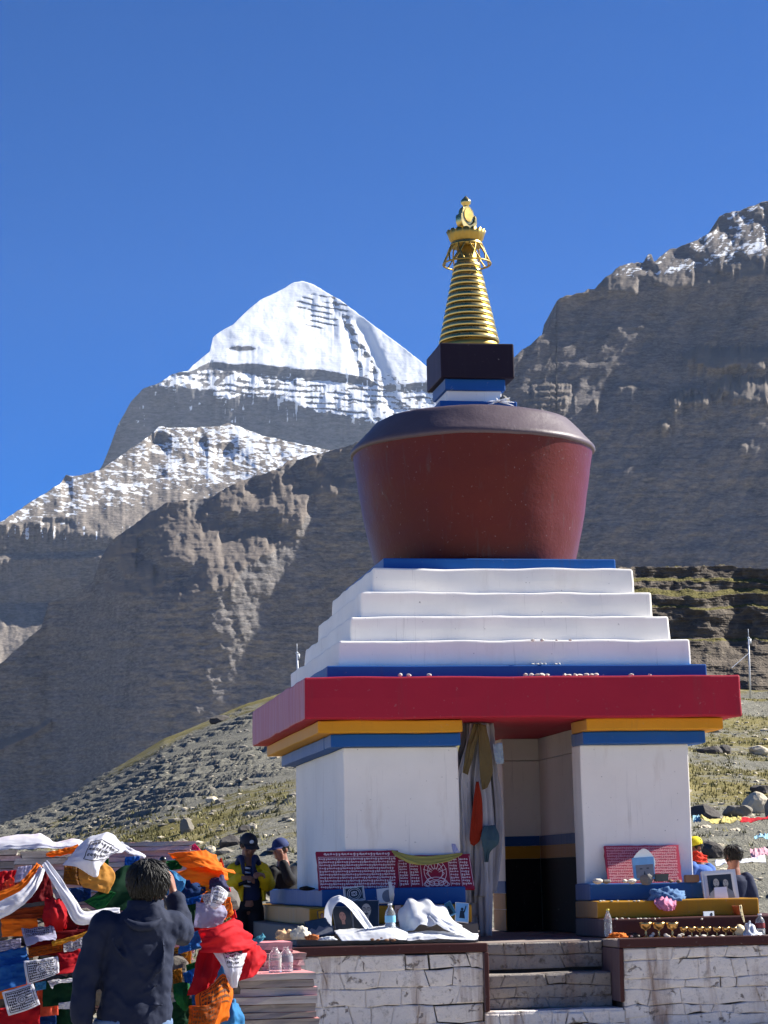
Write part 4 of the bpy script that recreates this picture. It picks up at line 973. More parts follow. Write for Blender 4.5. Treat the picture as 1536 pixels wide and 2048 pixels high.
# white scarves on the ledge
G = 'white scarves laid on the left ledge'
scarf('ceremonial_scarf', [[(645, 1868, -2.58), (652, 1812, -2.60), (672, 1793, -2.60), (694, 1797, -2.64), (722, 1822, -2.66), (748, 1858, -2.66), (758, 1866, -2.66)], [(662, 1868, -2.66), (664, 1822, -2.70), (676, 1806, -2.72), (690, 1810, -2.74), (712, 1836, -2.74), (735, 1864, -2.72), (746, 1870, -2.7)]], m_kh, 'white scarf arched over the two portraits left of the water bottle', 0.014, 2, 'u', 1, 60, 14, group=G)
scarf('ceremonial_scarf', [[(668, 1862, -2.62), (700, 1860, -2.62), (740, 1856, -2.62), (780, 1852, -2.60), (812, 1864, -2.60)], [(672, 1868, -2.85), (705, 1864, -2.85), (745, 1861, -2.88), (782, 1858, -2.88), (815, 1868, -2.86)], [(684, 1882, -2.99), (715, 1881, -3.0), (750, 1880, -3.01), (785, 1879, -3.01), (812, 1881, -3.0)]], m_kh, 'white scarf spread flat under the water bottle', 0.012, 3, 'u', 2, 60, 22, group=G)
scarf('ceremonial_scarf', [[(800, 1850, -2.50), (806, 1812, -2.50), (836, 1800, -2.48), (866, 1806, -2.48), (892, 1822, -2.50), (918, 1850, -2.50)], [(806, 1862, -2.66), (818, 1832, -2.72), (846, 1822, -2.74), (872, 1828, -2.74), (900, 1846, -2.70), (926, 1858, -2.66)], [(812, 1868, -2.78), (830, 1856, -2.84), (856, 1850, -2.86), (882, 1852, -2.86), (912, 1860, -2.82), (938, 1866, -2.78)]], m_kh, 'white gauze scarf heaped like a hood right of the water bottle', 0.045, 4, 'v', 4, 50, 26, group=G)
scarf('ceremonial_scarf', [[(862, 1824, -2.74), (880, 1836, -2.80), (905, 1848, -2.84), (935, 1862, -2.86), (957, 1872, -2.86)], [(858, 1832, -2.80), (876, 1850, -2.88), (900, 1864, -2.92), (930, 1876, -2.94), (954, 1881, -2.94)]], m_kh, 'white fringed scarf end trailing down to the doorway corner', 0.012, 2, 'u', 6, 40, 14, group=G)
scarf('ceremonial_scarf', [[(806, 1864, -2.72), (840, 1862, -2.74), (880, 1862, -2.76), (920, 1866, -2.76), (956, 1870, -2.76)], [(808, 1872, -2.90), (842, 1870, -2.92), (880, 1870, -2.92), (920, 1874, -2.92), (955, 1876, -2.92)], [(815, 1881, -2.99), (845, 1880, -3.0), (880, 1879, -3.0), (915, 1881, -3.0), (948, 1881, -2.99)]], m_kh, 'white scarf folded along the ledge edge below the gauze hood', 0.012, 3, 'u', 7, 60, 20, group=G)
# plastic bottles
def plastic(name, col=(0.9, 0.94, 0.97), tr=0.85, rough=0.12):
    t = base_mat(name, rough); t.color(col); t.b.inputs['Transmission Weight'].default_value = tr; t.b.inputs['IOR'].default_value = 1.2; return t.m
m_pet = plastic('clear_plastic'); m_water = plastic('water', (0.86, 0.92, 0.95), 0.9, 0.05); m_lab = simple('blue_label', '#7cc0e0', 0.5, 0.15, 20, 0); m_capw = simple('white_cap', '#e8e8ea', 0.5, 0.05); m_capy = simple('yellow_cap', '#e3d04a', 0.5, 0.08)
def bottle(c, h, r, label, capmat, lab=True, water=0.5, ribs=False, group=None, lmat=None):
    e = empty('plastic_bottle', c); tag(e, label, 'bottle', group)
    pr = [(0, 0.0), (0.85, 0.0), (0.98, 0.02), (1, 0.06), (1, 0.30), (0.94, 0.33), (1, 0.36), (1, 0.58), (0.96, 0.66), (0.80, 0.76), (0.50, 0.84), (0.36, 0.88), (0.34, 0.94), (0.34, 0.955)]
    if ribs: pr = [(0, 0), (0.9, 0), (1, 0.03)]+[((1 if k % 2 else 0.93), 0.05+0.05*k) for k in range(11)]+[(0.94, 0.64), (0.75, 0.74), (0.5, 0.83), (0.36, 0.87), (0.34, 0.95)]
    lathe('body', [(a*r, b*h) for a, b in pr], m_pet, e, 28)
    if water: lathe('water', [(0, 0.008*h), (0.92*r, 0.015*h), (0.93*r, water*h), (0, water*h)], m_water, e, 24)
    if lab: lathe('label_band', [(1.015*r, 0.36*h), (1.02*r, 0.37*h), (1.02*r, 0.58*h), (1.012*r, 0.59*h)], lmat or m_lab, e, 28)
    if capmat: lathe('cap', [(0.38*r, 0.945*h), (0.41*r, 0.95*h), (0.41*r, 0.995*h), (0.36*r, 1.0*h), (0, 1.0*h)], capmat, e, 20)
    return e
bottle(A(781, 1866, -2.82)+Vector((0, 0, 0.0)), 0.255, 0.047, 'water bottle with light blue label standing on the white scarf', m_capw, water=0.42)
bottle(A(1217, 1873, -2.62), 0.245, 0.036, 'clear bottle with yellow cap at the left end of right ledge', m_capy, False, 0.5, True)
bottle(A(1521, 1872, -2.62), 0.20, 0.045, 'clear bottle with dark red drink at far right of the ledge', m_capw, True, 0.3, lmat=simple('red_drink_label', '#7a2a2a', 0.5, 0.2))
# small food offerings, stones
m_peb = simple('pale_pebble', '#c9c2b4', 0.85, 0.2, 30, 0.3); m_peb_d = simple('brown_pebble', '#7a5b45', 0.85, 0.3, 30, 0.3); m_gry = simple('grey_stone', '#77736d', 0.9, 0.25, 14, 0.5, 40, bdist=0.01)
def pebbles(pts, Y, s, mat, label, group, seed=0, name='offering_stone', cat='stone'):
    r_ = random.Random(seed)
    for k, (px, py) in enumerate(pts):
        q = A(px, py, Y); o = stone(name, q+Vector((0, r_.uniform(-.02, .02), 0)), (s*r_.uniform(.7, 1.3), s*r_.uniform(.7, 1.2), s*r_.uniform(.4, .7)), mat, seed*50+k, 2, rot=r_.uniform(0, 3)); tag(o, label, cat, group)
pebbles([(744, 1879), (755, 1880), (763, 1877), (772, 1880), (780, 1878), (786, 1880)], -3.0, 0.022, m_peb_d, 'brown biscuit-like offering at the ledge edge below the water bottle', 'brown offerings below the water bottle', 3, 'food_offering', 'food')
rag('cloth_scrap', A(570, 1880, -2.85), (0.09, 0.06, 0.09), cloth('beige_cloth', '#d8b48c', 0.2), 'beige crumpled cloth on the ledge left of the landscape photograph', 'cloth', 1)
rag('cloth_scrap', A(600, 1879, -2.9), (0.10, 0.07, 0.11), cloth('cream_cloth', '#d9d3c2', 0.2), 'cream crumpled wrapper beside the tilted landscape photograph', 'cloth', 2)
rag('cloth_scrap', A(624, 1880, -2.97), (0.07, 0.04, 0.05), cloth('rust_cloth', '#b06a3e', 0.2), 'rust orange scrap in front of the tilted landscape photograph', 'cloth', 3)
rag('paper_scrap', A(655, 1881, -2.97), (0.09, 0.05, 0.035), cloth('silver_paper', '#c3c8cf', 0.1), 'silvery paper scraps at the ledge edge left of flat white scarf', 'paper', 4)
stone('flat_stone', A(614, 1779, -1.6)+Vector((0, 0, 0.01)), (0.08, 0.05, 0.022), m_soot, 5, 2); tag(bpy.data.objects['flat_stone'], 'black flat stone on the blue step by the left wall', 'stone')
# ------------------------------------------------------------------ right ledge
pr, orr = picture([(1402, 1743), (1470, 1738), (1479, 1798), (1410, 1803)], -2.03, -2.12, m_frame_s, m_photo_w, 'silver framed black and white portrait of a couple', 0.085, 'framed_portrait', 'portrait', 0.03)
pr.slab('printed_ground', m_photo_k, orr, u0=0.15, u1=0.85, v0=0.17, v1=0.85, off=0.0025, th=0.001)
portrait(pr, orr, 0.39, 0.55, 0.46, m_skinph, m_photo_k, m_shirt, off=0.0035); portrait(pr, orr, 0.66, 0.52, 0.42, m_skinph, m_photo_k, m_photo_g, off=0.0062, longhair=True)
pc, oc = picture([(1428, 1775), (1453, 1773), (1458, 1800), (1429, 1802)], -2.12, -2.14, m_photo_w, simple('white_card', '#e9ebf2', 0.6, 0.04), 'blank white card leaning on the couple portrait', 0.03, 'card', 'card', 0.004)
# oval picture and booklet before the right plaque
po = Panel(A(1262, 1698, -1.88), A(1312, 1697, -1.88), A(1312, 1752, -1.95), A(1262, 1753, -1.95), 0.008)
oval = [(0.5+0.47*math.sin(R(a))*(1-0.35*max(0, math.cos(R(a)))**1.5), 0.5+0.5*math.cos(R(a))) for a in range(0, 360, 12)]
ov = po.shape('oval_picture', [oval], simple('oval_white', '#e9e2d6', 0.6, 0.05), None, 0.0); md = ov.modifiers.new('thick', 'SOLIDIFY'); md.thickness = 0.008
tag(ov, 'white pointed oval picture standing before the right plaque', 'picture')
po.shape('printed_deity', [ell(0.5, 0.62, 0.10, 0.09), [(0.34, 0.42), (0.66, 0.42), (0.60, 0.56), (0.40, 0.56)], [(0.46, 0.7), (0.54, 0.7), (0.5, 0.86)]], simple('printed_rose', '#c47a72', 0.6, 0.15), ov, 0.006)
pb = Panel(A(1264, 1716, -1.94), A(1307, 1713, -1.94), A(1311, 1757, -2.0), A(1269, 1760, -2.0), 0.02)
ob = pb.slab('booklet', m_blu_ph); tag(ob, 'grey and blue booklet stood on end before the oval picture', 'booklet')
pb.slab('cover', m_photo_g, ob, u0=0.12, u1=0.95, v0=0.06, v1=0.66, off=0.002, th=0.002)
pb.shape('cover_marks', [[(0.3, 0.45), (0.42, 0.45), (0.42, 0.5), (0.3, 0.5)], [(0.62, 0.46), (0.74, 0.46), (0.74, 0.51), (0.62, 0.51)], [(0.46, 0.2), (0.56, 0.2), (0.51, 0.38)]], m_photo_k, ob, 0.004)
stone('ritual_stone', A(1292, 1763, -2.0)+Vector((0, 0, 0.02)), (0.07, 0.03, 0.06), m_gry, 11, 2); tag(bpy.data.objects['ritual_stone'], 'pointed grey stone in front of the booklet', 'stone')
bm = bmesh.new(); boxbm(bm, A(1322, 1758, -1.98)+Vector((0, 0, 0.012)), (0.13, 0.06, 0.065)); bmesh.ops.bevel(bm, geom=bm.edges[:], offset=0.006, segments=2, affect='EDGES'); boxbm(bm, A(1322, 1749, -1.98), (0.134, 0.064, 0.012))
tag(bmobj('incense_box', bm, simple('olive_box', '#4e5148', 0.6, 0.2)), 'dark olive box on the blue step below the right plaque', 'box')
bm = bmesh.new(); boxbm(bm, A(1383, 1757, -1.96)+Vector((0, 0, 0.0)), (0.14, 0.05, 0.07)); bmesh.ops.bevel(bm, geom=bm.edges[:], offset=0.006, segments=2, affect='EDGES')
tag(bmobj('incense_box', bm, simple('tan_box', '#8a6a4c', 0.6, 0.2)), 'tan box between the right plaque and the couple portrait', 'box')
for k, (px, w_, mt, lb) in enumerate([(1195, 0.055, m_peb, 'pale round stone at the left end of the blue step'), (1213, 0.045, m_gry, 'grey stone second from the left end of the blue step'), (1250, 0.035, m_peb, 'small pale stone below the left part of the bright plaque'), (1263, 0.05, m_peb, 'flat pale stone beside the booklet'), (1341, 0.03, m_peb_d, 'brown pebble right of the olive box'), (1358, 0.03, m_peb_d, 'brown pebble at the right foot of the bright plaque')]):
    o = stone('offering_stone', A(px, 1765, -2.0)+Vector((0, 0, 0.012)), (w_, w_*0.7, w_*0.55), mt, 60+k, 2); tag(o, lb, 'stone')
GP = 'white pebbles along the edges of the painted steps'
pts = [(x, 1802) for x in (1200, 1208, 1222, 1235, 1258, 1268, 1276, 1288, 1300, 1380, 1392, 1408, 1490, 1500)]
pebbles(pts, -2.17, 0.016, m_peb, 'small white pebble on the edge of the painted steps', GP, 21)
pts = [(x, 1838) for x in (1215, 1232, 1245, 1258, 1275, 1282, 1290, 1300, 1308, 1318, 1332, 1345, 1362, 1374, 1388, 1402, 1415, 1440, 1455, 1490)]
pebbles(pts, -2.42, 0.018, m_peb, 'small white pebble on the edge of the painted steps', GP, 22)
rag('blue_cloth', A(1334, 1806, -2.12), (0.20, 0.10, 0.15), cloth('denim_blue_cloth', '#5f7fa8', 0.15), 'blue crumpled cloth hanging over the ochre step', 'cloth', 6)
scarf('pink_tulle', [[(1312, 1796, -2.17), (1330, 1794, -2.20), (1350, 1797, -2.17)], [(1308, 1806, -2.23), (1330, 1806, -2.28), (1352, 1808, -2.24)], [(1318, 1816, -2.24), (1334, 1822, -2.28), (1349, 1820, -2.24)]], cloth('pink_cloth', '#f0a6c4', 0.4), 'bright pink gauze below the blue crumpled cloth', 0.02, 4, 'v', 8, 30, 24, cat='cloth')
m_brass = gold_mat('brass', '#d8b070', 0.3)
def goblet(c, h, label, group):
    prof = [(0, 0), (0.30, 0), (0.30, 0.03), (0.10, 0.08), (0.06, 0.2), (0.09, 0.32), (0.05, 0.42), (0.07, 0.52), (0.30, 0.62), (0.40, 0.85), (0.43, 1.0), (0.40, 1.0), (0.36, 0.86), (0.2, 0.68), (0, 0.66)]
    o = lathe('butter_lamp', [(a*h, b*h) for a, b in prof], m_brass, None, 24); o.location = c; return tag(o, label, 'lamp', group)
for k, (px, lb) in enumerate([(1292, 'tall brass butter lamp, left one of the three tall ones'), (1318, 'tall brass butter lamp, middle one of the three tall ones'), (1345, 'tall brass butter lamp, right one of the three tall ones')]):
    goblet(A(px, 1875, -2.66), 0.135, lb, 'brass butter lamps on the right ledge')
ords = ['first', 'second', 'third', 'fourth', 'fifth', 'sixth', 'seventh']
for k, px in enumerate([1368, 1384, 1400, 1415, 1434, 1452, 1467]):
    goblet(A(px, 1874, -2.64), 0.088, 'small brass butter lamp, %s from the left in the small row' % ords[k], 'brass butter lamps on the right ledge')
pebbles([(1262, 1872), (1275, 1872), (1303, 1872), (1308, 1868), (1330, 1870), (1335, 1873), (1358, 1872), (1364, 1869), (1379, 1873), (1392, 1873), (1408, 1872), (1425, 1873), (1443, 1872)], -2.70, 0.024, m_peb, 'pale offering stone between the brass lamps', 'pale stones between the lamps', 31)
rag('orange_cloth', A(1236, 1876, -2.75), (0.10, 0.06, 0.05), cloth('orange_cloth', '#d8742c', 0.2), 'orange rag beside the bottle with yellow cap', 'cloth', 9)
rag('dark_cloth', A(1268, 1875, -2.7), (0.07, 0.05, 0.045), cloth('dark_rag', '#3a3330', 0.1), 'dark rag between the orange rag and the lamps', 'cloth', 10)
o = stone('butter_ball', A(1479, 1861, -2.64), (0.055, 0.055, 0.055), simple('butter', '#d9c69a', 0.6, 0.1), 77, 3); tag(o, 'cream round butter ball at the right end of the lamps', 'food')
scarf('plastic_bag', [[(1490, 1850, -2.62), (1500, 1842, -2.64), (1512, 1858, -2.62)], [(1486, 1872, -2.70), (1505, 1872, -2.74), (1527, 1870, -2.68)]], plastic('clear_film', tr=0.5, rough=0.3), 'clear crumpled plastic bag beside the butter ball', 0.02, 3, 'v', 12, 20, 14, cat='bag')
pcard, ocard = picture([(1406, 1823), (1428, 1822), (1429, 1836), (1407, 1837)], -2.26, -2.30, m_photo_w, simple('card_face', '#cfd8dc', 0.5, 0.1), 'small white printed card on the maroon step', 0.04, 'card', 'card', 0.004)
pcard.shape('printed_mark', [ell(0.74, 0.5, 0.11, 0.26)], m_photo_k, ocard, 0.003)
cup = lathe('orange_cup', [(0, 0), (0.028, 0), (0.045, 0.075), (0.048, 0.08), (0.042, 0.08), (0.025, 0.006), (0, 0.006)], simple('orange_plastic', '#c4622c', 0.5, 0.15), None, 24); cup.location = A(1474, 1829, -2.3); tag(cup, 'orange cup on the maroon step near the couple portrait', 'cup')
scarf('cream_ribbon', [[(1478, 1810, -2.34), (1483, 1810, -2.34)], [(1481, 1828, -2.42), (1486, 1828, -2.42)], [(1487, 1845, -2.50), (1490, 1845, -2.50)]], cloth('cream_ribbon_silk', '#e0d2a8', 0.3), 'thin cream ribbon hanging from the orange cup', 0.004, 1, 'v', 13, 6, 16, cat='ribbon')
# ------------------------------------------------------------------ scarves hanging in the doorway
HB = empty('scarf_bundle', (-0.25, -1.55, -0.58)); tag(HB, 'grey bundle of old white scarves hanging in the doorway', 'scarf bundle')
m_old = cloth('old_grey_silk', '#aaa7ab', 0.4, 0.25, 0.7, 0.8); m_old2 = cloth('old_pale_silk', '#c2bfc2', 0.4, 0.2, 0.6, 0.8); m_tan = cloth('old_tan_silk', '#6f5f3e', 0.3, 0.25, 0.7, 0.5)
def hang(rows, mat, fold=0.02, freq=3, seed=0, name='scarf'):
    o = Cloth(rows, fold, freq, 'v', 0.012, seed, False, 18, 44).obj(name, mat, HB); o.location = -Vector(HB.location); return o
r_ = random.Random(4)
for k in range(11):
    x0 = 938+4*k+r_.uniform(-3, 3); xm = 922+7.2*k+r_.uniform(-5, 5); xb = 932+5.5*k+r_.uniform(-8, 8); w0, wm, wb = 14, r_.uniform(24, 38), r_.uniform(18, 32)
    yb = r_.uniform(1790, 1872) if k < 8 else r_.uniform(1740, 1800); Y = -1.55+0.10*r_.uniform(-1, 1)
    ys = [1447, 1490, 1560, 1650, (1650+yb)/2+20, yb]; xs = [x0, (x0*2+xm)/3, xm-4, xm, (xm+xb)/2, xb]; ws_ = [w0, 13, wm*0.8, wm, (wm+wb)/2, wb]
    hang([[(x-w_/2, y, Y), (x, y, Y-0.03), (x+w_/2, y, Y)] for x, y, w_ in zip(xs, ys, ws_)], (m_old, m_old2, m_old)[k % 3], 0.055, 2.5, k)
hang([[(948, 1447, -1.70), (962, 1447, -1.72)], [(932, 1500, -1.70), (952, 1490, -1.74)], [(926, 1545, -1.68), (936, 1550, -1.72)]], m_tan, 0.012, 2, 31)
hang([[(955, 1447, -1.72), (972, 1450, -1.72)], [(958, 1500, -1.74), (982, 1500, -1.72)], [(960, 1550, -1.72), (985, 1545, -1.70)], [(965, 1580, -1.70), (975, 1575, -1.70)]], m_tan, 0.012, 2, 32)
hang([[(985, 1488, -1.66), (1004, 1485, -1.66)], [(988, 1510, -1.68), (1007, 1512, -1.66)], [(992, 1528, -1.67), (1007, 1527, -1.65)]], cloth('pale_blue_silk', '#9fb0bf', 0.3), 0.01, 2, 33)
def single(rows, mat, label, fold=0.015, freq=2, seed=0, name='hanging_cloth', cat='cloth', th=0.003, along='v', nu=20, nv=30):
    return tag(Cloth(rows, fold, freq, along, 0.01, seed, False, nu, nv).obj(name, mat, None, th), label, cat)
single([[(952, 1563, -1.73), (957, 1563, -1.74)], [(947, 1600, -1.74), (964, 1600, -1.75)], [(941, 1650, -1.76), (965, 1650, -1.76)], [(939, 1675, -1.76), (960, 1680, -1.76)], [(941, 1688, -1.75), (948, 1692, -1.75)]], cloth('rust_red_silk', '#8e2a16', 0.25), 'rust red pointed cloth hanging among the doorway scarves', 0.008, 1.5, 1)
single([[(968, 1652, -1.74), (990, 1650, -1.74)], [(962, 1670, -1.78), (998, 1672, -1.78)], [(964, 1690, -1.78), (996, 1688, -1.78)], [(968, 1705, -1.76), (980, 1705, -1.76)], [(969, 1724, -1.75), (976, 1724, -1.75)]], cloth('teal_grey_cloth', '#3f5660', 0.15), 'teal grey knotted cap-like cloth hanging beside the rust red one', 0.02, 2, 2)
single([[(903, 1688, -1.76), (910, 1688, -1.76)], [(905, 1700, -1.80), (918, 1702, -1.80)], [(908, 1708, -1.80), (922, 1708, -1.80)]], cloth('lilac_silk', '#d5d0e6', 0.3), 'small lilac white scarf end at the right edge of left wall', 0.008, 2, 3)
# bits on the roof slab and tiers, scarf on the dome
GS = 'small stones lying on the roof ledges'
pebbles([(x, 1350) for x in (800, 818, 858, 1050, 1062, 1075, 1084, 1093, 1130, 1138, 1150, 1160, 1172, 1185, 1192, 1262, 1300)], -2.02, 0.028, m_peb, 'small pale stone left on a ledge of the shrine roof', GS, 41)
pebbles([(x, 1328) for x in (1066, 1074, 1082, 1090, 1112, 1118)]+[(x, 1280) for x in (1066, 1084, 1114, 1140)], -1.78, 0.02, m_peb, 'small pale stone left on a ledge of the shrine roof', GS, 42)
bm = bmesh.new()
for k in range(9):
    a = k*0.75; c0 = A(996, 803, -0.46); tube_bm(bm, [c0+Vector((0.16*math.cos(a)*t, -0.05*t, 0.05*math.sin(a*1.7)*t-0.02*t*t)) for t in (0, .35, .7, 1)], [0.010, 0.009, 0.006, 0.003], 6)
tag(bmobj('tied_scarf', bm, m_kh, smooth=True), 'white scarf tied round the neck of the dome', 'scarf')
o = stone('dome_stone', A(1010, 800, -0.40), (0.06, 0.05, 0.05), m_gry, 90, 2); tag(o, 'dark round stone resting on the dome top', 'stone')

# ------------------------------------------------------------------ stacks of carved slate slabs
def slate_mat(name, side, top):
    t = base_mat(name, 0.9, spec=0.15); v = t.coord(); g = t.new('ShaderNodeNewGeometry'); sx = t.new('ShaderNodeSeparateXYZ'); t.link(g.outputs['True Normal'], sx.inputs[0])
    n = t.noise(t.coord((3, 3, 60)), 1.0, 5, 0.65); n2 = t.noise(v, 12, 5, 0.6)
    c = t.mix(t.ramp(n, [(0.35, 0), (0.65, 1)]), tuple(x*0.6 for x in lin(side)), lin(side))
    k = t.math('GREATER_THAN', sx.outputs['Z'], 0.7)
    c = t.mix(k, c, t.mix(n2, lin(top), tuple(min(1, x*1.3) for x in lin(top)))); c = t.mix(t.ramp(n2, [(0.62, 0), (0.75, 0.5)]), c, lin('#b5aca6'))
    t.color(c); t.bump(t.math('ADD', n, n2), 0.5, 0.006); return t.m
m_slates = [slate_mat('slate_slab_pink', '#d2b6b6', '#c07a80'), slate_mat('slate_slab_grey', '#bcb6b2', '#b87c7e'), slate_mat('slate_slab_dark', '#9a928e', '#a87270'), slate_mat('slate_slab_rose', '#cfa9a8', '#c4868c')]
def slate(x0, x1, y0, y1, z0, z1, mat, rnd, label, group):
    n = 7; rim = []
    for i in range(n): rim.append((x0+(x1-x0)*i/n, y0))
    for i in range(n): rim.append((x1, y0+(y1-y0)*i/n))
    for i in range(n): rim.append((x1-(x1-x0)*i/n, y1))
    for i in range(n): rim.append((x0, y1-(y1-y0)*i/n))
    j = lambda a: rnd.uniform(-a, a); k = len(rim); vs_ = []
    for zz, s in ((z0, 0.010), (z1, 0.008)):
        for (x, y) in rim: vs_.append((x+j(s), y+j(s), zz+j(0.002)))
    fs = [tuple(range(k))[::-1], tuple(range(k, 2*k))]+[(i, (i+1) % k, k+(i+1) % k, k+i) for i in range(k)]
    o = meshobj('slate_slab', vs_, fs, mat); c = Vector(((x0+x1)/2, (y0+y1)/2, z0)); o.data.transform(Matrix.Translation(-c)); o.location = c; o.rotation_euler.z = rnd.uniform(-0.02, 0.02)
    return tag(o, label, 'slab', group)
def slab_stack(pxl, pxr, pytop, Y, depth, zbot, label, group, seed, th=(0.030, 0.052), pick=(0, 1, 2, 3)):
    r_ = random.Random(seed); zt = A((pxl+pxr)/2, pytop, Y).z; x0 = A(pxl, pytop, Y).x; x1 = A(pxr, pytop, Y).x; z = zt
    while z > zbot:
        t = r_.uniform(*th); slate(x0+r_.uniform(-.03, .03), x1+r_.uniform(-.035, .012), Y+r_.uniform(-.015, .02), Y+depth, z-t, z-0.003, m_slates[r_.choice(pick)], r_, label, group); z -= t
    return zt
GA = 'slate slabs stacked by the shrine'
slab_stack(205, 391, 1683, -8.75, 0.55, -0.75, 'pink edged slate slab in the tall stack behind the photographer', GA, 1, (0.026, 0.042), (0, 3, 0, 1))
slab_stack(35, 208, 1701, -8.80, 0.55, -0.75, 'slate slab in the stack under the long white scarf', GA, 2, (0.026, 0.042), (0, 1, 3, 1))
slab_stack(-130, 40, 1700, -8.78, 0.55, -0.75, 'slate slab in the leftmost stack at the picture edge', GA, 3, (0.03, 0.045), (1, 2, 1, 0))
zb = slab_stack(330, 636, 1948, -9.35, 0.95, -1.5, 'grey slate slab in the waist-high stack under the two empty bottles', GA, 4, (0.036, 0.052), (1, 2, 1, 1))
slab_stack(520, 612, 1906, -8.95, 0.55, zb+0.004, 'rose slate slab in the short pile behind the two empty bottles', GA, 5, (0.034, 0.045), (0, 3, 2))
zb2 = A(560, 1906, -8.95).z
slab_stack(500, 588, 1884, -8.80, 0.40, zb2+0.003, 'topmost pink slate slab beside the platform edge', GA, 6, (0.034, 0.05), (0, 3))
bottle(Vector((A(551, 1958, -9.25).x, -9.25, zb)), 0.155, 0.040, 'empty clear bottle on the slabs, left one of two', None, False, 0, True)
bottle(Vector((A(573, 1958, -9.22).x, -9.22, zb)), 0.155, 0.040, 'empty clear bottle on the slabs, right one of two', None, True, 0, True, lmat=simple('grey_label', '#8a8a92', 0.5, 0.2))
# rubble that carries the flags between and in front of the stacks
m_rub = simple('rubble_stone', '#5c5752', 0.95, 0.3, 6, 0.6, 20, bdist=0.02)
r_ = random.Random(12); n_r = 0
for k in range(46):
    px = r_.uniform(-60, 470); py = r_.uniform(1800, 2060); Y = r_.uniform(-9.28, -9.05)
    stone('rubble_stone', A(px, py, Y), (r_.uniform(.12, .22), 0.14, r_.uniform(.08, .14)), m_rub, 300+k, 2, rot=r_.uniform(0, 3))
for o in list(COL.objects):
    if o.name.startswith('rubble_stone'): tag(o, 'dark rubble stone under the heap of prayer flags', 'stone', 'rubble under the prayer flags')

# ------------------------------------------------------------------ prayer flags and scarves
FC = {'red': '#c2202c', 'darkred': '#7c1420', 'brightred': '#e0303a', 'orange': '#f88a26', 'darkorange': '#c05e18', 'gold': '#d9a24e', 'oldgold': '#9a6a24', 'green': '#1f6b3a', 'darkgreen': '#12402a', 'blue': '#2a6db8', 'darkblue': '#163f7c', 'lightblue': '#4a9ad0', 'white': '#e6e7ee', 'lilac': '#b9b7d0', 'ochre': '#cf9a34', 'pink': '#e84f8c', 'rust': '#a8502a', 'navy': '#2b2a4c', 'salmon': '#ec6a4e', 'teal': '#6ab4c8'}
def fm(c): return cloth('flag_'+c, FC[c], 0.55 if c not in ('navy',) else 0.1, 0.14, 0.75, 0.3)
m_ink = simple('black_ink', '#20212e', 0.8, 0.2, 30, 0); m_inkb = simple('brown_ink', '#5a3512', 0.8, 0.2, 30, 0)
GF = 'prayer flags heaped over the slate slabs'
def flag(label, col, rows, fold=0.018, freq=2.5, along='v', seed=0, text=None, rip=0.010, name='prayer_flag', nu=26, nv=26, ink=None, w=0.018, cat='flag'):
    c = Cloth(rows, fold, freq, along, rip, seed, False, nu, nv); o = c.obj(name, fm(col)); tag(o, label, cat, GF if name == 'prayer_flag' else 'white and coloured scarves among the flags')
    if text:
        global ASP
        ASP = 1.25; u0, u1, v0, v1, n = text; st = []
        h = (v1-v0)/n
        for k in range(n):
            mid = n >= 5 and n//2-1 <= k <= n//2+1
            if mid: st += script_line(u0, u0+(u1-u0)*0.34, v1-h*k-h*0.25, h*0.72, k); st += script_line(u0+(u1-u0)*0.66, u1, v1-h*k-h*0.25, h*0.72, k+3)
            else: st += script_line(u0, u1, v1-h*k-h*0.25, h*0.72, k)
        if n >= 5:
            for rr_ in (0.12, 0.06): e = ell((u0+u1)/2, (v0+v1)/2, rr_, rr_*ASP, 16); st.append(e+[e[0]])
        st.append([(u0-0.03, v0-0.03), (u1+0.03, v0-0.03), (u1+0.03, v1+0.03), (u0-0.03, v1+0.03), (u0-0.03, v0-0.03)])
        # break long border lines so that they follow the folds
        fine = []
        for pl_ in st:
            q = [pl_[0]]
            for a, b in zip(pl_, pl_[1:]):
                m = max(1, int(max(abs(b[0]-a[0]), abs(b[1]-a[1]))/0.05))
                q += [(a[0]+(b[0]-a[0])*i/m, a[1]+(b[1]-a[1])*i/m) for i in range(1, m+1)]
            fine.append(q)
        strokes_mesh('printed_text', fine, lambda u, v: c.pt(u, v, 0.004), ink or m_ink, o, w)
    return o
def ribbon(path, w, Y, taper=1.0):
    """net of a long scarf: centre path in photo pixels, widths in pixels"""
    p = np.array(path, float); n = len(p); t = np.gradient(p, axis=0); t /= np.linalg.norm(t, axis=1)[:, None]; nn = np.stack([-t[:, 1], t[:, 0]], 1)
    ws_ = np.array(w if hasattr(w, '__len__') else [w]*n, float); Ys = np.array(Y if hasattr(Y, '__len__') else [Y]*n, float); rows = []
    for s in (-0.5, 0.0, 0.5): rows.append([(p[i, 0]+nn[i, 0]*ws_[i]*s, p[i, 1]+nn[i, 1]*ws_[i]*s, Ys[i]-(0.02 if s == 0 else 0)) for i in range(n)])
    return rows
Q = quad
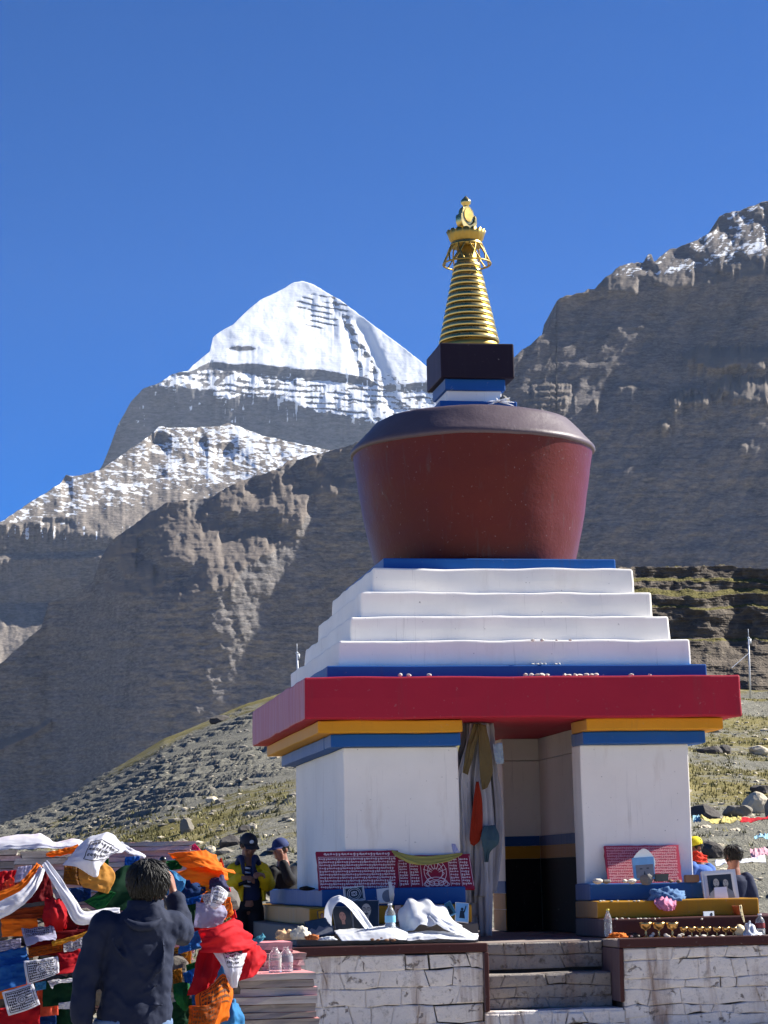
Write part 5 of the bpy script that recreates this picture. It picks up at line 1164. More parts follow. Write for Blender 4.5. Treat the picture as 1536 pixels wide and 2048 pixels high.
# --- back layer
flag('dark red prayer flag hanging behind the crossing white scarves', 'darkred', Q((84, 1742), (98, 1742), (108, 1800), (44, 1808), -9.40, 0.03), 0.02, 2, seed=1)
flag('crumpled dark red prayer flag at the left picture edge, upper', 'red', Q((-12, 1745), (32, 1740), (22, 1775), (-12, 1792), -9.42, 0.04), 0.03, 3, seed=2)
flag('pink striped prayer flag corner at the left edge', 'salmon', Q((6, 1765), (28, 1752), (30, 1772), (2, 1786), -9.46), 0.012, 3, seed=3)
flag('lilac prayer flag with white ends below the slab stack', 'lilac', Q((36, 1734), (64, 1730), (56, 1758), (28, 1766), -9.46), 0.012, 2, seed=4)
flag('old gold printed prayer flag behind the tan one', 'oldgold', Q((128, 1732), (162, 1730), (168, 1772), (128, 1768), -9.42, 0.02), 0.02, 2, seed=5, text=(0.1, 0.9, 0.1, 0.9, 5), ink=m_inkb)
flag('deep green prayer flag spread behind the photographer head', 'darkgreen', [[(232, 1742, -9.45), (262, 1730, -9.45), (300, 1728, -9.45), (330, 1730, -9.45)], [(205, 1778, -9.52), (245, 1776, -9.54), (290, 1775, -9.52), (325, 1776, -9.5)], [(168, 1803, -9.58), (200, 1822, -9.58), (255, 1822, -9.56), (320, 1825, -9.52)]], 0.02, 2, seed=6)
flag('bright green prayer flag corner below the tan flag', 'green', Q((222, 1782), (232, 1786), (203, 1824), (168, 1802), -9.62), 0.01, 2, seed=7)
flag('small green prayer flag end behind the blown white flag', 'green', Q((208, 1706), (217, 1704), (217, 1730), (206, 1728), -9.35), 0.006, 1, seed=8)
flag('blue prayer flag between the slabs and the photographer hair', 'blue', Q((250, 1714), (280, 1712), (278, 1735), (248, 1738), -9.30), 0.010, 2, seed=9)
flag('dark blue prayer flag low under the tan flag', 'darkblue', Q((130, 1776), (182, 1774), (182, 1800), (150, 1806), -9.45), 0.012, 2, seed=10)
flag('brown orange prayer flag stretched above the lowest orange one', 'rust', Q((-12, 1825), (92, 1810), (98, 1836), (-12, 1842), -9.46, 0.03), 0.014, 2, 'u', seed=11)
flag('dull red prayer flag filling the gap beside the red crumpled one', 'darkred', Q((120, 1800), (175, 1830), (190, 1872), (110, 1878), -9.40, 0.02), 0.02, 2, seed=12)
flag('dark red prayer flag behind the ochre band', 'darkred', Q((62, 1868), (192, 1856), (186, 1908), (62, 1912), -9.44, 0.03), 0.02, 2, seed=13)
flag('dark green prayer flag low beside the photographer sleeve', 'darkgreen', Q((86, 1962), (158, 1950), (152, 2008), (86, 2014), -9.50, 0.03), 0.02, 2, seed=14)
flag('green prayer flag at the bottom edge beside the photographer', 'darkgreen', Q((104, 2010), (152, 2004), (156, 2070), (104, 2070), -9.42, 0.02), 0.02, 2, seed=15)
flag('blue prayer flag at the bottom edge, left of the photographer', 'darkblue', Q((74, 2026), (112, 2024), (114, 2070), (74, 2070), -9.46), 0.014, 2, seed=16)
flag('red prayer flag at the bottom left corner', 'red', Q((-12, 2018), (80, 2006), (76, 2070), (-12, 2070), -9.50, 0.05), 0.03, 2, seed=17)
flag('orange red prayer flag beside the lower text flag', 'salmon', Q((74, 1978), (116, 1972), (116, 2030), (74, 2034), -9.46, 0.02), 0.014, 2, seed=18)
flag('small white prayer flag end under the dark green one', 'white', Q((117, 2006), (147, 2002), (144, 2018), (117, 2018), -9.56), 0.006, 1, seed=19)
# --- middle layer
flag('crumpled red prayer flag bunched like a bag', 'red', [[(96, 1800, -9.5), (112, 1796, -9.58), (124, 1800, -9.5)], [(90, 1818, -9.56), (112, 1816, -9.68), (132, 1820, -9.56)], [(86, 1838, -9.56), (112, 1838, -9.70), (136, 1842, -9.56)], [(92, 1862, -9.52), (112, 1866, -9.6), (132, 1858, -9.5)]], 0.03, 3, seed=21, nu=34, nv=34)
flag('plain orange prayer flag at the left, folded at its top', 'orange', Q((2, 1838), (74, 1837), (79, 1870), (4, 1874), -9.62, 0.04), 0.014, 1.5, 'u', seed=22)
flag('grey white prayer flag strip at the left edge above the blue ones', 'lilac', Q((-12, 1884), (42, 1876), (42, 1896), (-12, 1904), -9.56), 0.006, 1, 'u', seed=23, text=(0.1, 0.9, 0.15, 0.85, 2))
flag('upper of two blue prayer flags at the left edge', 'blue', Q((-12, 1906), (52, 1893), (58, 1926), (-12, 1936), -9.56, 0.04), 0.02, 1.5, 'u', seed=24)
flag('lower of two blue prayer flags at the left edge', 'blue', Q((-12, 1934), (50, 1924), (52, 1968), (-12, 1986), -9.62, 0.05), 0.016, 1.5, 'u', seed=25)
flag('dull orange printed prayer flag above the upper text flag', 'darkorange', Q((56, 1896), (124, 1884), (126, 1902), (58, 1916), -9.58), 0.008, 1, 'u', seed=26, text=(0.1, 0.9, 0.2, 0.8, 2), ink=m_inkb)
flag('light blue strip of prayer flag beside the lower text flag', 'lightblue', Q((70, 1966), (92, 1962), (92, 1978), (72, 1982), -9.54), 0.005, 1, seed=27)
flag('red prayer flag beside the upper text flag with shiny fold', 'red', [[(116, 1908, -9.60), (146, 1902, -9.62), (180, 1892, -9.60)], [(116, 1928, -9.66), (146, 1924, -9.70), (176, 1916, -9.66)], [(72, 1964, -9.66), (118, 1952, -9.74), (168, 1938, -9.68)]], 0.02, 2, 'u', seed=28)
flag('white prayer flag corner folded over the dark green one', 'white', [[(95, 1962, -9.62), (128, 1958, -9.64), (160, 1955, -9.62)], [(104, 1978, -9.64), (118, 1968, -9.66), (160, 1962, -9.64)]], 0.006, 1, seed=29)
flag('pale lilac printed prayer flag with curled lower edge', 'lilac', [[(43, 1857, -9.66), (76, 1856, -9.68), (106, 1852, -9.66)], [(46, 1872, -9.70), (78, 1871, -9.72), (112, 1868, -9.70)], [(54, 1894, -9.74), (84, 1882, -9.78), (112, 1880, -9.72)]], 0.010, 1.5, 'u', seed=30, text=(0.12, 0.88, 0.45, 0.92, 4))
flag('white prayer flag full of black script, upper of two', 'white', [[(48, 1923, -9.70), (82, 1918, -9.72), (116, 1912, -9.70)], [(50, 1945, -9.73), (84, 1938, -9.75), (118, 1931, -9.73)], [(55, 1969, -9.74), (88, 1958, -9.76), (118, 1947, -9.74)]], 0.006, 1.2, 'v', seed=31, text=(0.12, 0.9, 0.1, 0.86, 7), rip=0.006, w=0.026)
flag('white prayer flag full of black script, lower of two', 'white', [[(4, 1985, -9.74), (36, 1975, -9.76), (66, 1966, -9.74)], [(10, 2008, -9.76), (44, 1999, -9.78), (73, 1988, -9.76)], [(17, 2032, -9.76), (50, 2022, -9.78), (80, 2009, -9.76)]], 0.006, 1.2, 'v', seed=32, text=(0.12, 0.88, 0.12, 0.86, 7), rip=0.006, w=0.026)
flag('tan gold prayer flag spread flat left of the photographer', 'gold', [[(158, 1738, -9.56), (184, 1732, -9.58), (207, 1724, -9.56)], [(158, 1756, -9.62), (190, 1757, -9.66), (231, 1750, -9.62)], [(164, 1772, -9.62), (190, 1781, -9.66), (215, 1787, -9.62)]], 0.014, 1.5, seed=33, nu=34, nv=34)
flag('white printed prayer flag blown up into a hump', 'white', [[(168, 1688, -9.40), (188, 1672, -9.48), (210, 1667, -9.52), (232, 1676, -9.48), (250, 1700, -9.42)], [(150, 1704, -9.56), (172, 1692, -9.66), (196, 1690, -9.72), (216, 1698, -9.62), (242, 1706, -9.5)], [(136, 1718, -9.62), (160, 1716, -9.72), (186, 1720, -9.78), (206, 1718, -9.66), (216, 1712, -9.56)], [(126, 1731, -9.62), (152, 1734, -9.70), (190, 1753, -9.72), (200, 1740, -9.64), (208, 1722, -9.56)]], 0.014, 2, seed=34, nu=40, nv=40, text=(0.35, 0.9, 0.35, 0.75, 3))
flag('salmon prayer flag tip beside the yellow jacket', 'salmon', Q((440, 1717), (443, 1716), (448, 1733), (436, 1733), -8.9), 0.004, 1, seed=35)
flag('magenta prayer flag corner on the slab stack', 'pink', Q((384, 1690), (390, 1687), (404, 1703), (382, 1700), -8.85), 0.006, 1, seed=36)
# --- right of the photographer
flag('green prayer flag beside the photographer hand', 'green', Q((326, 1722), (372, 1718), (362, 1738), (330, 1742), -9.20), 0.014, 2, seed=41)
flag('light blue printed prayer flag next to the raised hand', 'lightblue', [[(330, 1736, -9.30), (352, 1744, -9.32), (374, 1750, -9.30)], [(330, 1760, -9.34), (350, 1766, -9.36), (368, 1772, -9.34)], [(330, 1790, -9.34), (345, 1792, -9.36), (356, 1796, -9.34)]], 0.010, 2, seed=42)
flag('dark blue prayer flag hanging below the orange one', 'darkblue', [[(352, 1758, -9.24), (380, 1756, -9.26), (400, 1764, -9.24)], [(346, 1782, -9.28), (380, 1782, -9.32), (412, 1778, -9.28)], [(350, 1802, -9.28), (378, 1800, -9.30), (400, 1792, -9.28)]], 0.014, 2, seed=43)
flag('large orange prayer flag flying above the photographer shoulder', 'orange', [[(336, 1710, -9.30), (368, 1706, -9.34), (402, 1704, -9.34), (430, 1712, -9.30)], [(352, 1720, -9.36), (384, 1716, -9.42), (416, 1720, -9.42), (446, 1732, -9.36)], [(372, 1738, -9.40), (402, 1734, -9.48), (434, 1740, -9.46), (471, 1748, -9.38)]], 0.022, 2.5, 'u', seed=44, nu=40, nv=34)
flag('second orange prayer flag under the large flying one', 'orange', [[(352, 1744, -9.34), (384, 1736, -9.38), (420, 1736, -9.38), (452, 1742, -9.34)], [(368, 1756, -9.38), (396, 1752, -9.42), (428, 1752, -9.42), (456, 1756, -9.36)], [(388, 1764, -9.36), (410, 1768, -9.40), (434, 1768, -9.38), (450, 1764, -9.34)]], 0.018, 2, 'u', seed=45, nu=36)
flag('ochre prayer flag tucked under the orange ones', 'ochre', Q((398, 1762), (436, 1764), (430, 1784), (402, 1780), -9.28), 0.012, 2, seed=46)
flag('navy and purple bundled cloth among the flags', 'navy', [[(424, 1760, -9.40), (440, 1751, -9.46), (452, 1760, -9.40)], [(420, 1772, -9.44), (440, 1766, -9.54), (458, 1774, -9.44)], [(424, 1782, -9.42), (442, 1784, -9.48), (461, 1784, -9.42)]], 0.02, 2, seed=47, cat='cloth', name='bundled_cloth')
flag('bright red prayer flag edge right of the white curled page', 'brightred', Q((452, 1770), (460, 1776), (474, 1836), (460, 1836), -9.28), 0.010, 1.5, seed=48)
flag('orange prayer flag falling below the white curled page', 'orange', Q((440, 1796), (460, 1794), (466, 1828), (434, 1852), -9.40, 0.03), 0.018, 2.5, seed=49, text=(0.15, 0.85, 0.2, 0.8, 4), ink=m_inkb)
flag('blue prayer flag top above the dark green one', 'blue', Q((362, 1800), (404, 1790), (398, 1812), (364, 1816), -9.36), 0.008, 1.5, seed=50)
flag('dark green prayer flag right of the raised elbow', 'darkgreen', Q((364, 1812), (398, 1806), (394, 1854), (366, 1856), -9.42, 0.03), 0.012, 1.5, seed=51)
flag('grey lilac prayer flag wrapped round the heap corner', 'lilac', [[(393, 1804, -9.46), (420, 1806, -9.48), (448, 1812, -9.45)], [(391, 1828, -9.48), (420, 1829, -9.51), (454, 1828, -9.47)], [(387, 1854, -9.47), (416, 1856, -9.49), (442, 1849, -9.46)]], 0.010, 1.5, seed=52)
flag('printed white prayer flag page behind the curled one', 'white', Q((402, 1789), (424, 1786), (424, 1810), (410, 1808), -9.50), 0.006, 1, seed=53, text=(0.15, 0.85, 0.15, 0.85, 4))
flag('white curled prayer flag page standing up', 'white', [[(425, 1774, -9.52), (440, 1773, -9.56), (456, 1786, -9.52)], [(423, 1794, -9.55), (435, 1795, -9.60), (449, 1801, -9.55)], [(421, 1812, -9.55), (428, 1818, -9.57), (434, 1816, -9.55)]], 0.005, 1, seed=54, text=(0.2, 0.8, 0.3, 0.9, 4))
flag('blue prayer flag under the raised elbow', 'blue', Q((362, 1872), (400, 1860), (404, 1896), (356, 1908), -9.44, 0.03), 0.010, 1.5, 'u', seed=55)
flag('large bright red prayer flag draped over the heap corner', 'brightred', [[(396, 1860, -9.56), (430, 1854, -9.62), (462, 1838, -9.52), (474, 1846, -9.42)], [(400, 1880, -9.64), (438, 1874, -9.72), (474, 1862, -9.62), (498, 1872, -9.46)], [(402, 1904, -9.64), (444, 1905, -9.70), (488, 1900, -9.62), (512, 1890, -9.48)]], 0.026, 2, 'u', seed=56, nu=40, nv=34)
flag('red prayer flag lobe spread on the slate slabs', 'brightred', [[(484, 1896, -9.50), (508, 1890, -9.46), (530, 1904, -9.42)], [(482, 1926, -9.54), (506, 1922, -9.54), (530, 1918, -9.46)], [(478, 1963, -9.56), (496, 1956, -9.56), (514, 1944, -9.48)]], 0.016, 1.5, seed=57)
flag('dark red prayer flag hanging under the large bright red one', 'red', [[(398, 1902, -9.48), (424, 1904, -9.50), (446, 1908, -9.48)], [(388, 1946, -9.56), (412, 1946, -9.60), (436, 1944, -9.54)], [(376, 1992, -9.58), (402, 1986, -9.62), (424, 1972, -9.56)]], 0.024, 2, seed=58)
flag('white and grey prayer flag hanging to a point', 'white', [[(424, 1902, -9.60), (462, 1904, -9.62), (494, 1906, -9.58)], [(446, 1934, -9.64), (466, 1936, -9.70), (486, 1934, -9.62)], [(462, 1972, -9.64), (467, 1975, -9.66), (476, 1968, -9.62)]], 0.018, 3, seed=59, text=(0.3, 0.8, 0.55, 0.95, 3))
flag('green prayer flag strip beside the jacket, upper', 'green', Q((372, 1930), (400, 1920), (396, 1944), (374, 1958), -9.42), 0.010, 1.5, seed=60)
flag('ochre green prayer flag close to the jacket hem', 'oldgold', Q((344, 1940), (364, 1936), (364, 1964), (346, 1968), -9.46), 0.010, 1.5, seed=61)
flag('blue prayer flag sliver between green and red ones', 'blue', Q((366, 1946), (390, 1936), (384, 1980), (372, 1982), -9.44), 0.008, 1, seed=62)
flag('green prayer flag pointing down beside the jacket', 'green', [[(346, 1968, -9.50), (366, 1964, -9.52), (380, 1968, -9.50)], [(348, 1992, -9.54), (364, 1992, -9.58), (378, 1992, -9.54)], [(360, 2012, -9.52), (368, 2020, -9.54), (374, 2014, -9.52)]], 0.012, 1.5, seed=63)
flag('dark green prayer flag at the bottom beside the jeans', 'darkgreen', Q((340, 2006), (386, 1996), (392, 2060), (338, 2064), -9.40, 0.03), 0.014, 2, seed=64)
flag('bright orange printed prayer flag hanging by the slate stack', 'orange', [[(390, 1992, -9.66), (430, 1962, -9.70), (446, 1948, -9.64), (463, 1972, -9.58)], [(392, 2020, -9.72), (424, 2010, -9.76), (448, 1998, -9.70), (466, 2004, -9.62)], [(380, 2062, -9.70), (410, 2062, -9.74), (434, 2056, -9.68), (452, 2040, -9.62)]], 0.020, 2, seed=65, nu=36, nv=34, text=(0.12, 0.88, 0.5, 0.92, 4), ink=m_inkb)
flag('dull gold prayer flag with a framed text panel at the bottom', 'darkorange', [[(378, 2012, -9.78), (412, 2010, -9.80), (444, 1996, -9.76)], [(378, 2036, -9.80), (412, 2036, -9.82), (438, 2024, -9.78)], [(372, 2066, -9.80), (400, 2066, -9.82), (424, 2060, -9.78)]], 0.010, 1.5, seed=66, text=(0.12, 0.88, 0.12, 0.88, 5), ink=m_inkb)
flag('light blue prayer flag at the bottom by the slate stack', 'lightblue', [[(452, 2000, -9.52), (466, 1998, -9.54), (476, 2010, -9.50)], [(444, 2030, -9.56), (466, 2028, -9.60), (486, 2034, -9.54)], [(438, 2066, -9.56), (466, 2066, -9.60), (490, 2066, -9.54)]], 0.014, 2, seed=67)
flag('light blue prayer flag end curling on the pink slabs', 'teal', [[(500, 1888, -9.0), (514, 1874, -9.04), (526, 1868, -9.04)], [(502, 1892, -9.06), (520, 1886, -9.12), (531, 1874, -9.08)]], 0.006, 1, seed=68)
# --- more flags filling the heap
flag('faded red prayer flag under the grey lilac wrapped one', 'red', Q((380, 1846), (446, 1842), (452, 1872), (376, 1876), -9.36, 0.02), 0.016, 2, seed=81)
flag('green prayer flag between the blue ones and the raised sleeve', 'green', Q((352, 1836), (398, 1840), (396, 1876), (352, 1880), -9.32, 0.02), 0.016, 2, seed=82)
flag('ochre prayer flag low behind the jacket hem', 'ochre', Q((340, 1896), (384, 1890), (380, 1946), (342, 1948), -9.30, 0.02), 0.018, 2, seed=83, text=(0.12, 0.88, 0.12, 0.88, 5), ink=m_inkb)
flag('light blue prayer flag behind the hanging white pointed one', 'lightblue', Q((420, 1916), (470, 1914), (462, 1962), (414, 1958), -9.34, 0.02), 0.018, 2, seed=84)
flag('orange prayer flag peeking out below the dark blue one', 'orange', Q((372, 1784), (420, 1782), (424, 1806), (370, 1812), -9.26, 0.02), 0.014, 2, seed=85)
flag('dark red prayer flag filling the gap below the lilac one', 'darkred', Q((26, 1768), (66, 1756), (62, 1802), (22, 1812), -9.38, 0.02), 0.016, 2, seed=86)
flag('deep blue prayer flag behind the bunched red one', 'blue', Q((132, 1812), (178, 1838), (176, 1880), (130, 1872), -9.36, 0.02), 0.016, 2, seed=87)
flag('white printed prayer flag glimpsed under the ochre scarf', 'white', Q((126, 1880), (176, 1870), (178, 1896), (128, 1906), -9.50, 0.02), 0.010, 1.5, seed=88, text=(0.1, 0.9, 0.15, 0.85, 3))
flag('orange prayer flag behind the lower blue one at the left edge', 'orange', Q((-12, 1972), (60, 1958), (62, 1990), (-12, 2000), -9.48, 0.02), 0.014, 2, seed=89)
flag('blue prayer flag at the bottom beside the printed orange one', 'blue', Q((384, 1976), (418, 1966), (412, 2012), (384, 2020), -9.52, 0.02), 0.014, 2, seed=90)
flag('yellow ochre prayer flag under the flying orange one', 'ochre', Q((402, 1742), (446, 1752), (440, 1782), (398, 1776), -9.22, 0.02), 0.014, 2, seed=91)
# --- long scarves on top
RB = ribbon
flag('long white scarf lying over the slab stacks', 'white', [[(-14, 1678, -8.62), (40, 1670, -8.64), (86, 1670, -8.66), (112, 1684, -8.66), (148, 1677, -8.68), (172, 1688, -8.70)], [(-14, 1690, -8.84), (40, 1685, -8.86), (84, 1684, -8.88), (114, 1692, -8.88), (148, 1688, -8.88), (170, 1694, -8.88)], [(-14, 1700, -8.90), (40, 1699, -8.92), (82, 1698, -8.94), (114, 1699, -8.92), (145, 1697, -8.92), (165, 1697, -8.92)]], 0.010, 3, 'u', seed=70, name='ceremonial_scarf', nu=60, nv=22, cat='scarf')
flag('narrow orange scarf on the slabs under the long white one', 'orange', RB([(92, 1710), (120, 1706), (140, 1700), (158, 1693)], [5, 9, 12, 8], -8.98), 0.006, 2, 'u', seed=71, name='ceremonial_scarf', nu=40, nv=12, cat='scarf')
flag('white scarf falling from the peak to the photographer collar', 'white', RB([(88, 1726), (104, 1748), (124, 1778), (142, 1806), (160, 1834), (190, 1833), (214, 1826), (240, 1822)], [14, 16, 20, 26, 30, 26, 20, 14], [-9.66, -9.76, -9.84, -9.88, -9.90, -9.86, -9.80, -9.76]), 0.014, 2, 'u', seed=72, name='ceremonial_scarf', nu=70, nv=16, cat='scarf')
flag('white scarf falling from the peak to the left picture edge', 'white', RB([(86, 1736), (70, 1766), (46, 1794), (14, 1814), (-16, 1828)], [10, 18, 24, 30, 34], [-9.66, -9.76, -9.82, -9.84, -9.84]), 0.014, 2, 'u', seed=73, name='ceremonial_scarf', nu=60, nv=16, cat='scarf')
flag('orange scarf falling beside the left white one', 'orange', RB([(78, 1730), (60, 1754), (36, 1778), (-16, 1800)], [8, 14, 18, 22], [-9.62, -9.70, -9.74, -9.76]), 0.012, 2, 'u', seed=74, name='ceremonial_scarf', nu=50, nv=14, cat='scarf')
flag('yellow scarf stretched across the flags to the jacket', 'ochre', RB([(104, 1888), (134, 1880), (162, 1872), (196, 1858)], [5, 8, 8, 10], -9.66), 0.006, 1.5, 'u', seed=75, name='ceremonial_scarf', nu=40, nv=10, cat='scarf')
flag('white scarf end hanging over the slabs beside the raised head', 'white', RB([(238, 1688), (252, 1698), (268, 1706), (290, 1716)], [14, 12, 8, 5], [-9.3, -9.2, -9.1, -9.05]), 0.008, 1.5, 'u', seed=76, name='ceremonial_scarf', nu=40, nv=10, cat='scarf')

# ------------------------------------------------------------------ people
def ring_loft(bm, rings, seg=24):
    """rings: (centre, half width vector, half depth vector); closed ends"""
    R_ = []
    for c, a, b in rings:
        R_.append([bm.verts.new(Vector(c)+Vector(a)*math.cos(2*math.pi*k/seg)+Vector(b)*math.sin(2*math.pi*k/seg)) for k in range(seg)])
    for p, q in zip(R_, R_[1:]):
        for k in range(seg): bm.faces.new((p[k], p[(k+1) % seg], q[(k+1) % seg], q[k]))
    bm.faces.new(R_[0][::-1]); bm.faces.new(R_[-1]); return R_
def chain(bm, pts, rad, seg=14, sub=5):
    """tapering limb through joints, rounded at the ends"""
    pts = [Vector(p) for p in pts]; P = []; Rr = []
    ts = np.linspace(0, 1, (len(pts)-1)*sub+1); g = cr(np.array(pts), ts) if len(pts) > 2 else np.array([pts[0].lerp(pts[1], t) for t in ts])
    rr_ = np.interp(ts, np.linspace(0, 1, len(rad)), rad)
    d0 = Vector(g[0]-g[1]).normalized(); d1 = Vector(g[-1]-g[-2]).normalized()
    P = [Vector(g[0])+d0*rr_[0]*0.8]+[Vector(q) for q in g]+[Vector(g[-1])+d1*rr_[-1]*0.8]; Rr = [rr_[0]*0.45]+list(rr_)+[rr_[-1]*0.45]
    tube_bm(bm, P, Rr, seg)
def blobbm(bm, c, s, rot=None, sub=3):
    m = Matrix.Translation(Vector(c)) @ (rot.to_4x4() if rot else Matrix.Identity(4)) @ Matrix.Diagonal((s[0], s[1], s[2], 1))
    bmesh.ops.create_icosphere(bm, subdivisions=sub, radius=1.0, matrix=m)
def fuse(name, bm, mat, parent, voxel=0.012, smooth=4, wr=0.0, wscale=0.12, seed=0):
    """one continuous skin over the lofts, softened, with cloth wrinkles"""
    bmesh.ops.recalc_face_normals(bm, faces=bm.faces)
    o = bmobj(name, bm, mat, parent, True)
    r = o.modifiers.new('skin', 'REMESH'); r.mode = 'VOXEL'; r.voxel_size = voxel; r.use_smooth_shade = True
    s = o.modifiers.new('soft', 'SMOOTH'); s.factor = 0.5; s.iterations = smooth
    if wr:
        tx = bpy.data.textures.new(name+'_wrinkle', 'CLOUDS'); tx.noise_scale = wscale; tx.noise_depth = 3
        d = o.modifiers.new('wrinkle', 'DISPLACE'); d.texture = tx; d.strength = wr; d.mid_level = 0.5; d.texture_coords = 'LOCAL'
    return o
def hand_bm(bm, wrist, direction, palm_n, curl=0.5, s=1.0, thumb=1, spread=0.10):
    """palm and five bent fingers of different length; direction: wrist to knuckles, palm_n: out of the palm"""
    d = Vector(direction).normalized(); n = Vector(palm_n); n = (n-d*n.dot(d)).normalized(); side = d.cross(n)*thumb
    w = Vector(wrist); ring_loft(bm, [(w, side*0.026*s, n*0.018*s), (w+d*0.03*s, side*0.034*s, n*0.017*s), (w+d*0.07*s, side*0.041*s, n*0.015*s), (w+d*0.092*s, side*0.038*s, n*0.012*s)], 14)
    for k, (off, L) in enumerate(((0.030, 0.070), (0.010, 0.080), (-0.011, 0.074), (-0.030, 0.058))):
        p = w+d*0.088*s+side*off*s; dd = (d+side*off*spread*30*0.1).normalized(); pts = [p-d*0.02*s, p]
        a = 0
        for seg_, fr in ((0.45, 0.9), (0.30, 1.0), (0.25, 0.8)):
            a += curl*fr; v = dd*math.cos(a)+n*math.sin(a); p = p+v*L*seg_*s; pts.append(p.copy())
        chain(bm, pts, [0.0095*s, 0.0095*s, 0.009*s, 0.0082*s, 0.007*s], 8, 2)
    p = w+d*0.028*s+side*0.030*s; v1 = (side*0.8+d*0.6+n*0.35*curl).normalized(); v2 = (side*0.25+d*0.9+n*0.6*curl).normalized()
    chain(bm, [p-side*0.015*s, p, p+v1*0.036*s, p+v1*0.036*s+v2*0.032*s], [0.013*s, 0.012*s, 0.010*s, 0.008*s], 8, 2)
def head_bm(bm, c, face, s=1.0, neck=None):
    """head with brow, nose, mouth, chin and ears, looking along face"""
    f = Vector(face).normalized(); up = Vector((0, 0, 1)); up = (up-f*up.dot(f)).normalized(); r = f.cross(up); c = Vector(c)
    M = Matrix((r, f, up)).transposed()
    blobbm(bm, c+up*0.02*s, (0.075*s, 0.092*s, 0.095*s), M); blobbm(bm, c-up*0.055*s+f*0.03*s, (0.056*s, 0.062*s, 0.062*s), M)
    blobbm(bm, c-up*0.092*s+f*0.062*s, (0.024*s, 0.022*s, 0.02*s), M, 2)
    chain(bm, [c+up*0.012*s+f*0.085*s, c-up*0.02*s+f*0.108*s], [0.010*s, 0.016*s], 8, 2); blobbm(bm, c-up*0.022*s+f*0.10*s, (0.019*s, 0.013*s, 0.010*s), M, 2)
    for q in (0.0, 1.0): blobbm(bm, c-up*(0.048+0.014*q)*s+f*0.086*s, (0.025*s, 0.012*s, 0.006*s), M, 2)
    for sx in (-1, 1):
        blobbm(bm, c+r*0.078*s*sx-up*0.008*s-f*0.005*s, (0.010*s, 0.022*s, 0.033*s), M, 2); blobbm(bm, c+r*0.034*s*sx+up*0.020*s+f*0.078*s, (0.026*s, 0.014*s, 0.009*s), M, 2)
        blobbm(bm, c+r*0.045*s*sx-up*0.03*s+f*0.06*s, (0.022*s, 0.02*s, 0.02*s), M, 2)
    if neck is not None: chain(bm, [c-up*0.05*s-f*0.012*s, Vector(neck)], [0.056*s, 0.062*s], 14, 4)
    return f, up, r
def eyes(parent, c, f, up, r, s, loc):
    bm = bmesh.new()
    for sx in (-1, 1): blobbm(bm, Vector(c)+r*0.032*s*sx+up*0.004*s+f*0.083*s, (0.013*s, 0.006*s, 0.006*s), Matrix((r, f, up)).transposed(), 2)
    o = bmobj('eyes', bm, simple('eye_dark', '#1a1412', 0.3, 0.1), parent, True); o.location = -loc
def skin_mat(name, col):
    if name in _mats: return _mats[name]
    t = base_mat(name, 0.55); v = t.coord(); c = lin(col); n = t.noise(v, 18, 4)
    t.color(t.mix(n, tuple(x*0.85 for x in c), tuple(min(1, x*1.1) for x in c))); t.b.inputs['Subsurface Weight'].default_value = 0.08; t.b.inputs['Subsurface Radius'].default_value = (0.02, 0.008, 0.004); t.bump(t.noise(v, 120, 3), 0.1, 0.001); return t.m
m_skin = skin_mat('tanned_skin', '#8a5a44'); m_hair = simple('black_hair', '#080706', 0.6, 0.3, 60, 0.3, 90)
def wear(name, col, rough=0.8): return cloth(name, col, 0.0, 0.15, rough, 0.45, wscale=9.0)
def hair_cap(parent, c, f, up, r, s, loc, tufts=220, length=0.03, cover=0.35, seed=1, bun=False):
    bm = bmesh.new(); rd = random.Random(seed); c = Vector(c); M = Matrix((r, f, up)).transposed()
    blobbm(bm, c+up*0.028*s-f*0.012*s, (0.083*s, 0.095*s, 0.096*s), M, 4)
    geom = [v for v in bm.verts if ((v.co-c).dot(f) > 0.055*s and (v.co-c).dot(up) < 0.06*s) or (v.co-c).dot(up) < -0.055*s]
    bmesh.ops.delete(bm, geom=geom, context='VERTS')
    for k in range(tufts):
        th = rd.uniform(0, 2*math.pi); ph = math.acos(rd.uniform(-0.42, 1.0)); d = r*math.sin(ph)*math.cos(th)+f*math.sin(ph)*math.sin(th)+up*math.cos(ph)
        if d.dot(f) > 0.55 and d.dot(up) < 0.45: continue
        p = c+up*0.028*s-f*0.012*s+r*d.dot(r)*0.083*s+f*d.dot(f)*0.094*s+up*d.dot(up)*0.096*s
        sw_ = r*(0.9*math.sin(5*th+seed))+f*0.5*math.cos(3*th); g = -up*0.9+sw_*0.22+Vector((rd.uniform(-.22, .22), rd.uniform(-.22, .22), rd.uniform(-.1, .1))); g = (g-d*g.dot(d)*0.92).normalized()
        L = length*rd.uniform(0.8, 1.6)*s; tube_bm(bm, [p-d*0.004*s, p+g*L*0.4+d*0.007*s, p+g*L*0.8+d*0.006*s, p+g*L+d*rd.uniform(-.004, .008)*s], [0.003*s, 0.0034*s, 0.0026*s, 0.0006*s], 4)
    if bun: blobbm(bm, c+up*0.05*s-f*0.10*s, (0.04*s, 0.035*s, 0.04*s), M, 3)
    o = bmobj('hair', bm, m_hair, parent, True); o.location = -loc; return o
